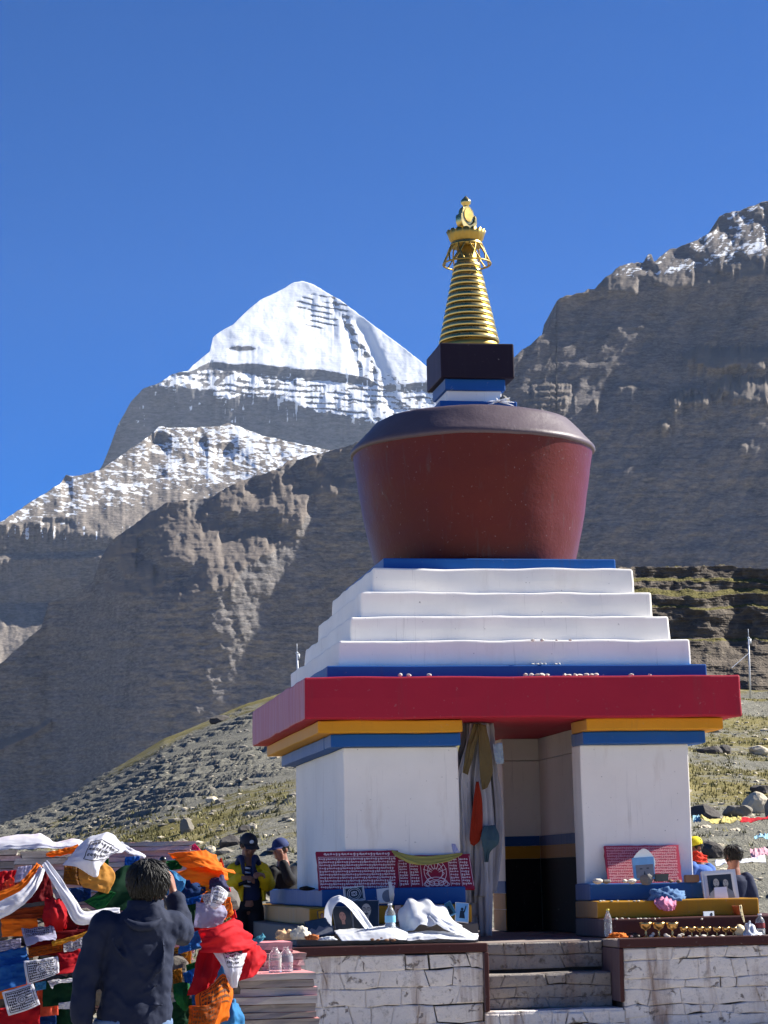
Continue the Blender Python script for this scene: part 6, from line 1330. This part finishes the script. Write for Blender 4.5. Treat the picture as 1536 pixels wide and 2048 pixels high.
def shoe_bm(bm, ankle, fwd, s=1.0):
    f = Vector(fwd).normalized(); a = Vector(ankle); side = f.cross(Vector((0, 0, 1)))
    ring_loft(bm, [(a-f*0.07*s+Vector((0, 0, -0.05)), side*0.03*s, Vector((0, 0, 0.035))), (a-f*0.03*s+Vector((0, 0, -0.045)), side*0.042*s, Vector((0, 0, 0.05))), (a+f*0.06*s+Vector((0, 0, -0.055)), side*0.046*s, Vector((0, 0, 0.042))), (a+f*0.14*s+Vector((0, 0, -0.068)), side*0.045*s, Vector((0, 0, 0.028))), (a+f*0.19*s+Vector((0, 0, -0.075)), side*0.028*s, Vector((0, 0, 0.018)))], 14)
def cap_hat(parent, c, f, up, r, s, loc, mat, brim, emblem=None):
    bm = bmesh.new(); c = Vector(c); M = Matrix((r, f, up)).transposed()
    blobbm(bm, c+up*0.045*s-f*0.005*s, (0.092*s, 0.105*s, 0.088*s), M, 4)
    bmesh.ops.delete(bm, geom=[v for v in bm.verts if (v.co-c).dot(up) < 0.028*s], context='VERTS')
    n = 13; top = []; bot = []
    for k in range(n):
        a = R(-62+124*k/(n-1)); e = r*math.sin(a)*0.088*s+f*(math.cos(a)*0.095*s)
        i_ = c+e+up*0.036*s; o_ = c+r*math.sin(a)*0.085*s+f*(0.085+0.085*max(0.15, math.cos(a)))*s+up*(0.022-0.012*abs(math.sin(a)))*s
        top.append((bm.verts.new(i_+up*0.004), bm.verts.new(o_+up*0.003))); bot.append((bm.verts.new(i_-up*0.002), bm.verts.new(o_-up*0.002)))
    for k in range(n-1):
        bm.faces.new((top[k][0], top[k+1][0], top[k+1][1], top[k][1])); bm.faces.new((bot[k][1], bot[k+1][1], bot[k+1][0], bot[k][0])); bm.faces.new((top[k][1], top[k+1][1], bot[k+1][1], bot[k][1]))
    o = bmobj('cap', bm, mat, parent, True); o.location = -loc
    if emblem:
        bm = bmesh.new(); blobbm(bm, c+f*0.094*s+up*0.075*s+r*0.01*s, (0.024*s, 0.010*s, 0.022*s), M, 2); e = bmobj('emblem', bm, emblem, o, True)
    return o

# --- the photographer in front, seen from behind
YM = -12.0
base = A(266, 2060, YM); base.z = -1.55
PM = empty('person', base); tag(PM, 'person from behind in dark blue fleece jacket holding up a camera', 'person')
def pc_(o, par=PM): o.location = -Vector(par.location) if o.parent and o.parent.type == 'EMPTY' else o.location; return o
face = Vector((0.42, 1.0, 0.16)).normalized(); hc = A(298, 1771, YM); nk = A(291, 1822, YM)
shL, shR = A(206, 1858, YM), A(342, 1852, YM+0.02); elL, wrL = A(174, 1952, YM-0.02), A(162, 2060, YM-0.06); elR, wrR = A(366, 1866, YM+0.14), A(347, 1788, YM+0.20)
hip = A(266, 2085, YM); m_px = lambda n: n/418.7
bm = bmesh.new(); f_, u_, r__ = head_bm(bm, hc, face, 1.02, nk)
chain(bm, [A(290, 1815, YM), hip], [0.07, 0.13], 16, 6); chain(bm, [shL, elL, wrL], [0.045, 0.04, 0.03]); chain(bm, [shR, elR, wrR], [0.045, 0.04, 0.028])
hd = (A(340, 1750, YM+0.22)-wrR).normalized(); hand_bm(bm, wrR, hd, Vector((-0.75, 0.25, 0.1)), 0.55, 1.05, -1); hand_bm(bm, wrL, (0.05, 0.05, -1), Vector((1, 0.2, 0)), 0.35, 1.0, 1)
for sx in (-1, 1): chain(bm, [hip+Vector((0.09*sx, 0, -0.02)), Vector((hip.x+0.10*sx, YM+0.02, -1.08)), Vector((hip.x+0.10*sx, YM, -1.46))], [0.075, 0.05, 0.04])
body = fuse('body', bm, m_skin, PM, 0.008, 2); pc_(body)
hair_cap(PM, hc, f_, u_, r__, 1.0, PM.location, 1900, 0.046, seed=3)
m_fleece = wear('navy_fleece', '#1d2438')
def fl(cx, py, hw, dep, dy=0.0): return (A(cx, py, YM+dy), Vector((m_px(hw), 0, 0)), Vector((0, dep, 0)))
bm = bmesh.new()
ring_loft(bm, [fl(291, 1806, 30, 0.072), fl(290, 1818, 40, 0.082), fl(287, 1830, 54, 0.095), fl(283, 1845, 66, 0.108), fl(280, 1870, 71, 0.118), fl(277, 1910, 70, 0.122), fl(274, 1950, 69, 0.118), fl(272, 1990, 71, 0.122), fl(270, 2022, 75, 0.130), fl(270, 2048, 74, 0.130), fl(270, 2058, 68, 0.122)], 40)
chain(bm, [A(236, 1856, YM), shL, elL, A(164, 2044, YM-0.05)], [0.070, 0.070, 0.060, 0.052], 18, 6)
chain(bm, [A(322, 1856, YM), shR, A(358, 1862, YM+0.09), elR, A(358, 1828, YM+0.17), A(349, 1797, YM+0.195)], [0.078, 0.076, 0.068, 0.060, 0.050, 0.046], 18, 5)
# folds across the back
for a, b, c_, rr_ in (((222, 1872), (242, 1910), (290, 1940), 0.012), ((238, 1866), (262, 1918), (282, 1962), 0.010), ((330, 1880), (322, 1930), (284, 1978), 0.012), ((250, 1998), (290, 1986), (330, 1960), 0.009), ((232, 1990), (262, 2016), (330, 2008), 0.010)):
    chain(bm, [A(*a, YM-0.108), A(*b, YM-0.122), A(*c_, YM-0.122)], [rr_*0.4, rr_, rr_*0.4], 8, 6)
jk = pc_(fuse('jacket', bm, m_fleece, PM, 0.009, 4, 0.040, 0.11))
bm = bmesh.new()
for zz in range(1):
    prof = [(38, 1832, 0.086), (37, 1815, 0.082), (35, 1800, 0.080), (31, 1800, 0.072), (30, 1818, 0.07)]
    ring_loft(bm, [(A(291, py, YM+0.0), Vector((m_px(hw), 0, 0)), Vector((0, dp, 0))) for hw, py, dp in prof], 32)
bmesh.ops.recalc_face_normals(bm, faces=bm.faces); col_ = bmobj('collar', bm, m_fleece, PM, True); pc_(col_)
bm = bmesh.new(); chain(bm, [A(250, 1838, YM-0.10), A(272, 1852, YM-0.128), A(300, 1852, YM-0.128), A(322, 1838, YM-0.10)], [0.012, 0.024, 0.024, 0.012], 12, 6); pc_(fuse('hood', bm, m_fleece, PM, 0.010, 4, 0.01))
bm = bmesh.new(); ring_loft(bm, [(A(266, 2036, YM), Vector((0.185, 0, 0)), Vector((0, 0.122, 0))), (A(266, 2100, YM), Vector((0.185, 0, 0)), Vector((0, 0.125, 0)))], 24)
for sx in (-1, 1): chain(bm, [hip+Vector((0.09*sx, 0, 0.02)), Vector((hip.x+0.10*sx, YM+0.02, -1.08)), Vector((hip.x+0.105*sx, YM, -1.47))], [0.098, 0.075, 0.066], 16, 6)
pc_(fuse('jeans', bm, wear('blue_denim', '#5f7695'), PM, 0.012, 4, 0.012))
bm = bmesh.new()
for sx in (-1, 1): shoe_bm(bm, Vector((hip.x+0.105*sx, YM, -1.45)), (0.1*sx, 1, 0), 1.05)
bmesh.ops.recalc_face_normals(bm, faces=bm.faces); pc_(bmobj('shoes', bm, simple('dark_shoe', '#2a2624', 0.6), PM, True))
CM = empty('camera_grip', A(326, 1735, YM+0.30)); CM.name = 'pocket_camera'; tag(CM, 'small black camera with round grip held up beside the photographer head', 'camera')
m_blk = simple('black_plastic', '#101012', 0.3, 0.1, 10, 0.05)
bm = bmesh.new(); boxbm(bm, A(318, 1745, YM+0.30), (0.10, 0.035, 0.06)); bmesh.ops.bevel(bm, geom=bm.edges[:], offset=0.006, segments=2, affect='EDGES'); o = bmobj('case', bm, m_blk, CM); o.location = -Vector(CM.location)
bm = bmesh.new(); blobbm(bm, A(326, 1720, YM+0.28), (0.018, 0.018, 0.018)); chain(bm, [A(326, 1722, YM+0.28), A(322, 1738, YM+0.30)], [0.008, 0.008], 8, 2); o = bmobj('mount', bm, m_blk, CM, True); o.location = -Vector(CM.location)

# --- standing figures behind
def figure(label, Y, J, ground, jacket, trousers, face, hat=None, open_inner=None, hair=False, bun=False, wr=0.012, s=1.0, hands=((-1, 0.6), (1, 0.6)), hd=None, shoes='#2a2624', emblem=None):
    """J: photo pixels (and depth offsets) of head, neck, shoulders, elbows, wrists, hip"""
    P = {k: A(v[0], v[1], Y+(v[2] if len(v) > 2 else 0)) for k, v in J.items()}
    e = empty('person', (P['hip'].x, Y, ground)); tag(e, label, 'person', None); L = Vector(e.location)
    def add(o): o.location = -L; return o
    f = Vector(face).normalized()
    bm = bmesh.new(); ff, uu, rr_ = head_bm(bm, P['head'], f, s, P['neck']); chain(bm, [P['neck'], P['hip']], [0.07*s, 0.12*s], 14, 5)
    for q in 'LR':
        chain(bm, [P['sh'+q], P['el'+q], P['wr'+q]], [0.042*s, 0.038*s, 0.027*s], 12, 4)
        d = (P['wr'+q]-P['el'+q]).normalized()
        if hd and q in hd: d = Vector(hd[q]).normalized()
        hand_bm(bm, P['wr'+q], d, Vector((0, 0.6, -0.8)) if abs(d.z) < 0.7 else Vector((0, 1, 0)), 0.5, s, -1 if q == 'L' else 1)
    kn, an = [], []
    for sx in (-1, 1):
        k_ = Vector((P['hip'].x+0.10*sx, Y-0.03, (P['hip'].z+ground)/2+0.02)); a_ = Vector((P['hip'].x+0.11*sx, Y, ground+0.08)); kn.append(k_); an.append(a_)
        chain(bm, [P['hip']+Vector((0.08*sx, 0, 0)), k_, a_], [0.075*s, 0.05*s, 0.038*s], 12, 5)
    add(fuse('body', bm, m_skin, e, 0.010, 2)); eyes(e, P['head'], ff, uu, rr_, s, L)
    if hat: cap_hat(e, P['head'], ff, uu, rr_, s, L, hat, 0.1, emblem)
    hair_cap(e, P['head'], ff, uu, rr_, s, L, 420 if hair else 120, 0.03 if not bun else 0.05, seed=5, bun=bun)
    # jacket: trunk and sleeves
    sw = (P['shR']-P['shL']).length/2; mid = (P['shL']+P['shR'])/2; hem = P['hem'] if 'hem' in P else P['hip']
    ax = (P['shR']-P['shL']).normalized(); dp = ax.cross(Vector((0, 0, 1)))
    def trunk(bm, k, z1=None, n=7):
        rg = []
        for t, w_, d_ in ((-0.10, 0.42, 0.6), (-0.03, 0.80, 0.8), (0.08, 1.06, 0.95), (0.3, 1.06, 1.0), (0.6, 1.0, 1.0), (0.85, 1.04, 1.05), (1.0, 1.06, 1.08)):
            c = mid.lerp(hem, t); rg.append((c, ax*sw*w_*k, dp*0.125*s*d_*k))
        return ring_loft(bm, rg, 32)
    def sleeves(bm, k=1.0):
        for q in 'LR':
            w_ = P['el'+q].lerp(P['wr'+q], 0.86); chain(bm, [P['sh'+q].lerp(mid, 0.12), P['el'+q], w_], [0.078*s*k, 0.066*s*k, 0.054*s*k], 16, 6)
    if open_inner is None:
        bm = bmesh.new(); trunk(bm, 1.0); sleeves(bm); add(fuse('jacket', bm, jacket, e, 0.011, 4, wr, 0.12))
    else:
        bm = bmesh.new(); trunk(bm, 0.90); add(fuse('inner_vest', bm, open_inner, e, 0.011, 3, wr, 0.1))
        bm = bmesh.new(); rg = trunk(bm, 1.06)
        kill = [f2 for f2 in bm.faces if len(f2.verts) > 4]
        for a_, b_ in zip(rg, rg[1:]):
            for k in range(32):
                m2 = ((a_[k].co+b_[(k+1) % 32].co)/2-mid); m2.z = 0
                if m2.length > 1e-4 and m2.normalized().dot(f*Vector((1, 1, 0))) > 0.72: kill.append([f2 for f2 in a_[k].link_faces if b_[(k+1) % 32] in f2.verts][0])
        bmesh.ops.delete(bm, geom=list(set(kill)), context='FACES')
        bmesh.ops.subdivide_edges(bm, edges=bm.edges[:], cuts=2, use_grid_fill=True)
        o = bmobj('jacket', bm, jacket, e, True); add(o); m = o.modifiers.new('thick', 'SOLIDIFY'); m.thickness = 0.03; m.offset = 1
        tx = bpy.data.textures.new('wr', 'CLOUDS'); tx.noise_scale = 0.12; d = o.modifiers.new('wrinkle', 'DISPLACE'); d.texture = tx; d.strength = 0.03; d.texture_coords = 'LOCAL'
        for q in 'LR':
            bm = bmesh.new(); w_ = P['el'+q].lerp(P['wr'+q], 0.86); chain(bm, [P['sh'+q].lerp(mid, 0.12), P['el'+q], w_], [0.090*s, 0.080*s, 0.066*s], 16, 6); add(fuse('sleeve', bm, jacket, e, 0.011, 4, wr*1.5, 0.10))
    bm = bmesh.new(); hp = P['hip']
    ring_loft(bm, [(hp+Vector((0, 0, 0.10)), ax*0.155*s, dp*0.11*s), (hp+Vector((0, 0, -0.05)), ax*0.165*s, dp*0.115*s)], 20)
    for k in (0, 1): chain(bm, [hp+Vector((0.08*(2*k-1), 0, -0.02)), kn[k], an[k]+Vector((0, 0, 0.0))], [0.092*s, 0.072*s, 0.062*s], 14, 6)
    add(fuse('trousers', bm, trousers, e, 0.012, 3, 0.012, 0.1))
    bm = bmesh.new()
    for k in (0, 1): shoe_bm(bm, an[k], (0.15*(2*k-1)+f.x*0.5, f.y, 0), s)
    bmesh.ops.recalc_face_normals(bm, faces=bm.faces); add(bmobj('shoes', bm, simple('shoe_'+shoes[1:], shoes, 0.6), e, True))
    return e, P, L
def gz(x, y): return hill_xy(x, y)
m_yj = cloth('yellow_jacket', '#eec820', 0.25, 0.12, 0.6, 0.45); m_blkj = wear('black_jacket', '#1c1d22'); m_trk = wear('black_trousers', '#1a1a1f'); m_navy = wear('navy_vest', '#222a4a', 0.6)
g1 = -1.36
e1, P1, L1 = figure('person in open yellow jacket and dark cap looking down at their hands', 1.0, {'head': (497, 1691, -0.02), 'neck': (495, 1718), 'shL': (468, 1738), 'shR': (524, 1737), 'elL': (456, 1772, -0.06), 'elR': (536, 1768, -0.06), 'wrL': (484, 1755, -0.30), 'wrR': (527, 1750, -0.30), 'hip': (495, 1812), 'hem': (496, 1802)}, g1, m_yj, m_trk, (0.28, -1, -0.42), hat=simple('dark_cap', '#161a26', 0.7), open_inner=m_navy, hd={'L': (0.8, -0.5, -0.1), 'R': (-0.5, -0.6, 0.1)}, emblem=simple('white_emblem', '#dfe3ea', 0.6))
bm = bmesh.new()
for k in range(5):     # quilt stripes on the vest
    py = 1735+9*k; chain(bm, [A(484, py, 0.875), A(492, py+1, 0.86), A(500, py+2, 0.86)], [0.008, 0.012, 0.008], 6, 3)
o = bmobj('vest_stripe', bm, simple('pale_stripe', '#c9cfe0', 0.6), e1, True); o.location = -L1; o['kind'] = 'stuff'
bm = bmesh.new(); chain(bm, [A(474, 1728, 0.95), A(482, 1715, 0.90), A(486, 1735, 0.85), A(488, 1762, 0.84)], [0.03, 0.035, 0.022, 0.014], 10, 5); chain(bm, [A(518, 1728, 0.95), A(510, 1714, 0.90), A(507, 1735, 0.85), A(506, 1762, 0.84)], [0.03, 0.035, 0.022, 0.014], 10, 5)
o = fuse('collar', bm, m_navy, e1, 0.011, 3); o.location = -L1
ph = Panel(A(476, 1766, 0.62), A(494, 1759, 0.62), A(495, 1764, 0.60), A(477, 1771, 0.60), 0.02); o = ph.slab('folding_umbrella', m_blkj); tag(o, 'dark folded object held by the person in yellow jacket', 'umbrella')
g2 = -1.30
e2, P2, L2 = figure('person in black jacket and navy cap with hand at mouth', 2.6, {'head': (561, 1699, -0.02), 'neck': (566, 1724), 'shL': (543, 1742, -0.05), 'shR': (592, 1744, 0.1), 'elL': (541, 1778, -0.1), 'elR': (580, 1760, -0.22), 'wrL': (556, 1790, -0.2), 'wrR': (565, 1722, -0.20), 'hip': (568, 1810), 'hem': (568, 1800)}, g2, m_blkj, m_trk, (-0.75, -0.8, -0.15), hat=wear('navy_cap', '#2e3a66'), hd={'R': (-0.3, -0.1, 0.9)})
g3 = -1.30
e3, P3, L3 = figure('person in navy jacket with dark tied hair seen from behind', 0.9, {'head': (1466, 1712), 'neck': (1467, 1738), 'shL': (1440, 1756), 'shR': (1496, 1756), 'elL': (1434, 1795), 'elR': (1506, 1796, -0.03), 'wrL': (1440, 1830, 0.1), 'wrR': (1500, 1832, 0.1), 'hip': (1468, 1830), 'hem': (1468, 1822)}, g3, wear('navy_padded_jacket', '#1f2740'), m_trk, (-0.35, 1, -0.1), hair=True, bun=True)
e4, P4, L4 = figure('person in blue top with red scarf and yellow hat, half hidden by the shrine', 3.4, {'head': (1390, 1695, -0.05), 'neck': (1394, 1718, 0), 'shL': (1382, 1733, -0.1), 'shR': (1420, 1738, 0.08), 'elL': (1378, 1765, -0.12), 'elR': (1424, 1764, 0.0), 'wrL': (1384, 1790, -0.2), 'wrR': (1412, 1785, -0.15), 'hip': (1408, 1805), 'hem': (1408, 1798)}, -1.25, wear('blue_top', '#3f62a8'), m_trk, (-0.9, -0.3, -0.2), hat=wear('yellow_hat', '#e2cf2e'))
o = Cloth([[(1378, 1706, 3.22), (1394, 1702, 3.20), (1412, 1712, 3.25)], [(1378, 1722, 3.2), (1396, 1724, 3.16), (1414, 1726, 3.22)]], 0.02, 2, 'u', 0.02, 5, False, 20, 14).obj('red_scarf', cloth('red_scarf_wool', '#d8402c', 0.2), e4); o.location = -L4

# ------------------------------------------------------------------ boulders, poles and cloths on the slope
m_boul = simple('boulder_rock', '#7d776c', 0.95, 0.3, 2.0, 0.7, 8, bdist=0.05); m_bould = simple('dark_boulder_rock', '#4b4642', 0.95, 0.3, 2.0, 0.7, 8, bdist=0.05); m_boulp = simple('pale_boulder_rock', '#c0b49c', 0.95, 0.2, 2.0, 0.7, 8, bdist=0.05)
def on_hill(px, py, Y0, sz):
    """place on the slope where a stone of half height sz (at depth Y0) seen centred at (px, py) rests; and its size factor"""
    ys = np.linspace(5.5, 150, 600); z, t_ = hill(np.full_like(ys, px), ys); best = None
    for y, zz, tt in zip(ys, z, t_):
        if tt > 0.99: break
        q = (y-CAM[1])/(Y0-CAM[1]); e = abs(at(px, py, y)[2]-(zz+0.45*sz*q))
        if best is None or e < best[0]: best = (e, y, zz, q)
    _, y, zz, q = best; p = A(px, py, y); p.z = zz+0.4*sz*q; return p, q
for k, (px, py, Y, sx, sz, mt, lb) in enumerate([(466, 1688, 9, 0.20, 0.16, m_bould, 'dark boulder just left of the yellow-jacketed person'), (490, 1662, 16, 0.13, 0.12, m_bould, 'dark square stone above the yellow-jacketed person cap'), (505, 1658, 16.2, 0.10, 0.12, m_boulp, 'pale round stone beside the dark square stone'), (420, 1704, 8, 0.11, 0.10, m_boulp, 'pale stone behind the magenta flag corner'),
        (374, 1652, 22, 0.14, 0.20, m_boul, 'upright pointed grey stone on the left slope'), (425, 1602, 32, 0.20, 0.12, m_boulp, 'pale flat stone high on the left slope'), (440, 1440, 90, 0.6, 0.30, m_bould, 'dark boulder on the skyline of the left slope'), (500, 1545, 45, 0.22, 0.14, m_boul, 'grey stone midway up the slope near the shrine wall'),
        (1408, 1628, 24, 0.42, 0.22, m_bould, 'low brown boulder right of the shrine wall'), (1474, 1622, 24, 0.34, 0.18, m_boul, 'rounded grey boulder among the cloths'), (1512, 1606, 26, 0.34, 0.30, m_boulp, 'pale tall boulder near the right picture edge'), (1545, 1622, 25, 0.28, 0.32, m_boul, 'brown boulder at the right picture edge'), (1522, 1578, 27, 0.26, 0.15, m_bould, 'dark boulder topped with a yellow ribbon at right'),
        (1415, 1505, 55, 0.55, 0.30, m_bould, 'long dark rock pile on the grass right of the shrine'), (1446, 1503, 56, 0.42, 0.26, m_bould, 'jagged top stone of the dark rock pile'), (1518, 1502, 58, 0.45, 0.22, m_boulp, 'pale rock heap near the right edge on the grass'), (1432, 1460, 80, 0.35, 0.20, m_boul, 'small brown stone below the ochre roof band at right'), (1418, 1702, 7, 0.22, 0.16, m_bould, 'dark pointed rock beside the yellow hat')]):
    p, q = on_hill(px, py, Y, sz); o = stone('boulder', p, (sx*q, sx*0.9*q, sz*q), mt, 500+k, 3, rot=k*0.7); tag(o, lb, 'boulder')
def pole(px0, py0, px1, py1, Y, label):
    e = empty('flag_pole', A(px1, py1, Y)); tag(e, label, 'pole'); bm = bmesh.new(); a, b = A(px1, py1, Y), A(px0, py0, Y); tube_bm(bm, [a-Vector((0, 0, 0.5)), b], [0.05*(Y+23)/100, 0.035*(Y+23)/100], 10); o = bmobj('shaft', bm, simple('white_pole_paint', '#dfe0e2', 0.6, 0.05), e, True); o.location = -Vector(e.location)
    bm = bmesh.new(); blobbm(bm, b, (0.05*(Y+23)/80,)*3, None, 2); tube_bm(bm, [b, b+Vector((0, 0, 0.5*(Y+23)/120))], 0.012*(Y+23)/80, 6); boxbm(bm, b+Vector((0.08, 0, -0.2))*((Y+23)/130), (0.16*(Y+23)/130, 0.05, 0.3*(Y+23)/130)); o = bmobj('finial', bm, simple('pole_metal', '#c4c8cc', 0.5, 0.1), e, True); o.location = -Vector(e.location)
pole(594, 1306, 597, 1362, 75, 'white pole seen past the left end of the tiers'); pole(1497, 1276, 1500, 1380, 112, 'white pole with stay wire below the rock ledges')
bm = bmesh.new(); tube_bm(bm, [A(1498, 1306, 112), A(1463, 1336, 108)], 0.02, 6); tag(bmobj('stay_wire', bm, simple('grey_wire', '#6a7080', 0.6)), 'thin stay wire slanting down from the right pole', 'wire')
def ground_cloth(rows, col, label, seed):
    o = Cloth(rows, 0.04, 3, 'u', 0.04, seed, False, 34, 10).obj('ground_flag', cloth('ground_'+col, FC[col], 0.2)); tag(o, label, 'flag', 'cloths lying on the slope at right')
FC['yellow'] = '#cfc078'; FC['palepink'] = '#d9a8b4'; FC['paleblue'] = '#9cc4d4'
ground_cloth([[(1398, 1636, 23), (1420, 1640, 22.5), (1446, 1640, 22.5)], [(1402, 1630, 21.5), (1424, 1648, 21.5), (1450, 1647, 21.5)]], 'yellow', 'yellow cloth lying across the low brown boulder', 1)
ground_cloth([[(1444, 1636, 22.5), (1464, 1636, 22.5), (1482, 1635, 22.5)], [(1442, 1645, 21.5), (1464, 1645, 21.5), (1484, 1641, 21.5)]], 'yellow', 'yellow cloth below the rounded grey boulder', 2)
ground_cloth([[(1478, 1637, 22.5), (1510, 1636, 22.5), (1545, 1633, 22.5)], [(1480, 1644, 21.5), (1512, 1643, 21.5), (1545, 1640, 21.5)]], 'red', 'red and white cloth strip right of the yellow ones', 3)
ground_cloth([[(1386, 1634, 22.5), (1400, 1632, 22.5)], [(1386, 1645, 21.5), (1402, 1643, 21.5)]], 'paleblue', 'pale blue cloth scrap by the shrine wall edge', 4)
ground_cloth([[(1510, 1672, 14), (1530, 1668, 14), (1545, 1668, 14)], [(1508, 1680, 13), (1530, 1678, 13), (1545, 1677, 13)]], 'paleblue', 'pale blue cloth on the gravel at the right edge', 5)
ground_cloth([[(1500, 1702, 9), (1520, 1700, 9), (1545, 1698, 9)], [(1504, 1722, 8), (1524, 1716, 8), (1545, 1712, 8)]], 'palepink', 'faded pink cloth heap behind the dark haired person', 6)
ground_cloth([[(1430, 1722, 8), (1480, 1718, 8), (1530, 1716, 8)], [(1430, 1730, 7), (1480, 1730, 7), (1532, 1728, 7)]], 'white', 'white cloths laid out behind the dark haired person', 7)
# ------------------------------------------------------------------ loose stones and tufts (uncountable)
def scatter_stones(name, n, seed, mat, lo, hi, pxr, yr, label):
    rd = np.random.default_rng(seed); ico = bmesh.new(); bmesh.ops.create_icosphere(ico, subdivisions=1, radius=1.0); bv = np.array([v.co[:] for v in ico.verts]); bf = np.array([[v.index for v in f.verts] for f in ico.faces]); ico.free()
    px = rd.uniform(*pxr, n); Y = yr[0]+(yr[1]-yr[0])*rd.random(n)**1.3; P = at(px, np.full(n, 1775.0), Y); z, _ = ground_z(px, Y, P[:, 0]); s = rd.uniform(lo, hi, n)*(0.6+rd.random(n)**3*1.4)
    V = []; 
    for k in range(n):
        q = bv*(1+rd.uniform(-.25, .25, bv.shape[0])[:, None])*np.array([s[k]*rd.uniform(.8, 1.6), s[k], s[k]*rd.uniform(.35, .7)]); a = rd.uniform(0, 6.28); c, sn = math.cos(a), math.sin(a)
        q = np.stack([q[:, 0]*c-q[:, 1]*sn, q[:, 0]*sn+q[:, 1]*c, q[:, 2]], 1); V.append(q+np.array([P[k, 0], Y[k], z[k]+0.01]))
    V = np.concatenate(V); Fc = np.concatenate([bf+i*len(bv) for i in range(n)]); o = meshobj(name, V.tolist(), Fc.tolist(), mat); o['kind'] = 'stuff'; o['label'] = label; o['category'] = 'stones'; return o
scatter_stones('loose_stones', 1100, 3, m_boul, 0.04, 0.10, (-100, 640), (8, 95), 'loose grey stones strewn over the left slope')
scatter_stones('pale_gravel_stones', 800, 4, m_boulp, 0.03, 0.09, (1300, 1600), (5, 120), 'pale loose stones strewn over the right slope')
scatter_stones('pale_slope_stones', 450, 5, m_boulp, 0.03, 0.08, (-100, 640), (6, 70), 'small pale stones on the left slope')

def grass_tufts(n, seed, pxr, yr):
    rd = np.random.default_rng(seed); px = rd.uniform(*pxr, n); Y = yr[0]+(yr[1]-yr[0])*rd.random(n)**1.2; P = at(px, np.full(n, 1775.0), Y); z, rk = ground_z(px, Y, P[:, 0])
    keep = (rk < 0.5+0.12*rd.standard_normal(n)) & (hill(px, Y)[1] < 1.0); V = []; Fc = []; i = 0
    for x, y, zz in zip(P[keep, 0], Y[keep], z[keep]):
        for b in range(6):
            a = rd.uniform(0, 6.28); h = rd.uniform(0.05, 0.14); w = rd.uniform(0.012, 0.03); ox, oy = rd.normal(0, 0.06, 2); lx, ly = math.cos(a)*h*0.7, math.sin(a)*h*0.7
            V += [(x+ox-w*math.sin(a), y+oy+w*math.cos(a), zz-0.02), (x+ox+w*math.sin(a), y+oy-w*math.cos(a), zz-0.02), (x+ox+lx, y+oy+ly, zz+h)]; Fc.append((i, i+1, i+2)); i += 3
    return V, Fc
V1, F1 = grass_tufts(3500, 8, (-100, 640), (6, 60)); V2, F2 = grass_tufts(3500, 9, (1340, 1600), (6, 110))
o = meshobj('grass_tufts', V1+V2, F1+[tuple(q+len(V1) for q in f) for f in F2], simple('dry_grass', '#6f6a3c', 0.9, 0.35, 0.8, 0)); o['kind'] = 'stuff'; o['label'] = 'dry yellow green grass tufts on the slopes'; o['category'] = 'grass'

# ------------------------------------------------------------------ thin blue air over the distances
HZ = bpy.data.materials.new('haze_air'); HZ.use_nodes = True; nt = HZ.node_tree; nt.nodes.remove(nt.nodes['Principled BSDF'])
pv = nt.nodes.new('ShaderNodeVolumePrincipled'); pv.inputs['Color'].default_value = (0.55, 0.72, 1.0, 1); pv.inputs['Density'].default_value = 1.1e-5; pv.inputs['Anisotropy'].default_value = 0.2
nt.links.new(pv.outputs[0], nt.nodes['Material Output'].inputs['Volume'])
bm = bmesh.new(); boxbm(bm, (500, 4600, 1150), (14000, 10400, 2900)); hz = bmobj('haze', bm, HZ); hz['kind'] = 'stuff'; hz['label'] = 'thin blue haze over the far mountains'

# ------------------------------------------------------------------ every single-mesh thing gets its origin at its own base
for o in list(COL.objects):
    if o.type == 'MESH' and o.parent is None and o.get('kind') == 'thing' and o.data.users == 1 and o.location.length < 1e-6:
        n = len(o.data.vertices)
        if not n: continue
        co = np.empty(n*3, np.float32); o.data.vertices.foreach_get('co', co); co = co.reshape(-1, 3)
        c = Vector(((co[:, 0].min()+co[:, 0].max())/2, (co[:, 1].min()+co[:, 1].max())/2, co[:, 2].min())).to_3d()
        c = Vector((float(c.x), float(c.y), float(c.z)))
        o.data.transform(Matrix.Translation(-c)); o.location = c
        for ch in o.children: ch.location = ch.location - c
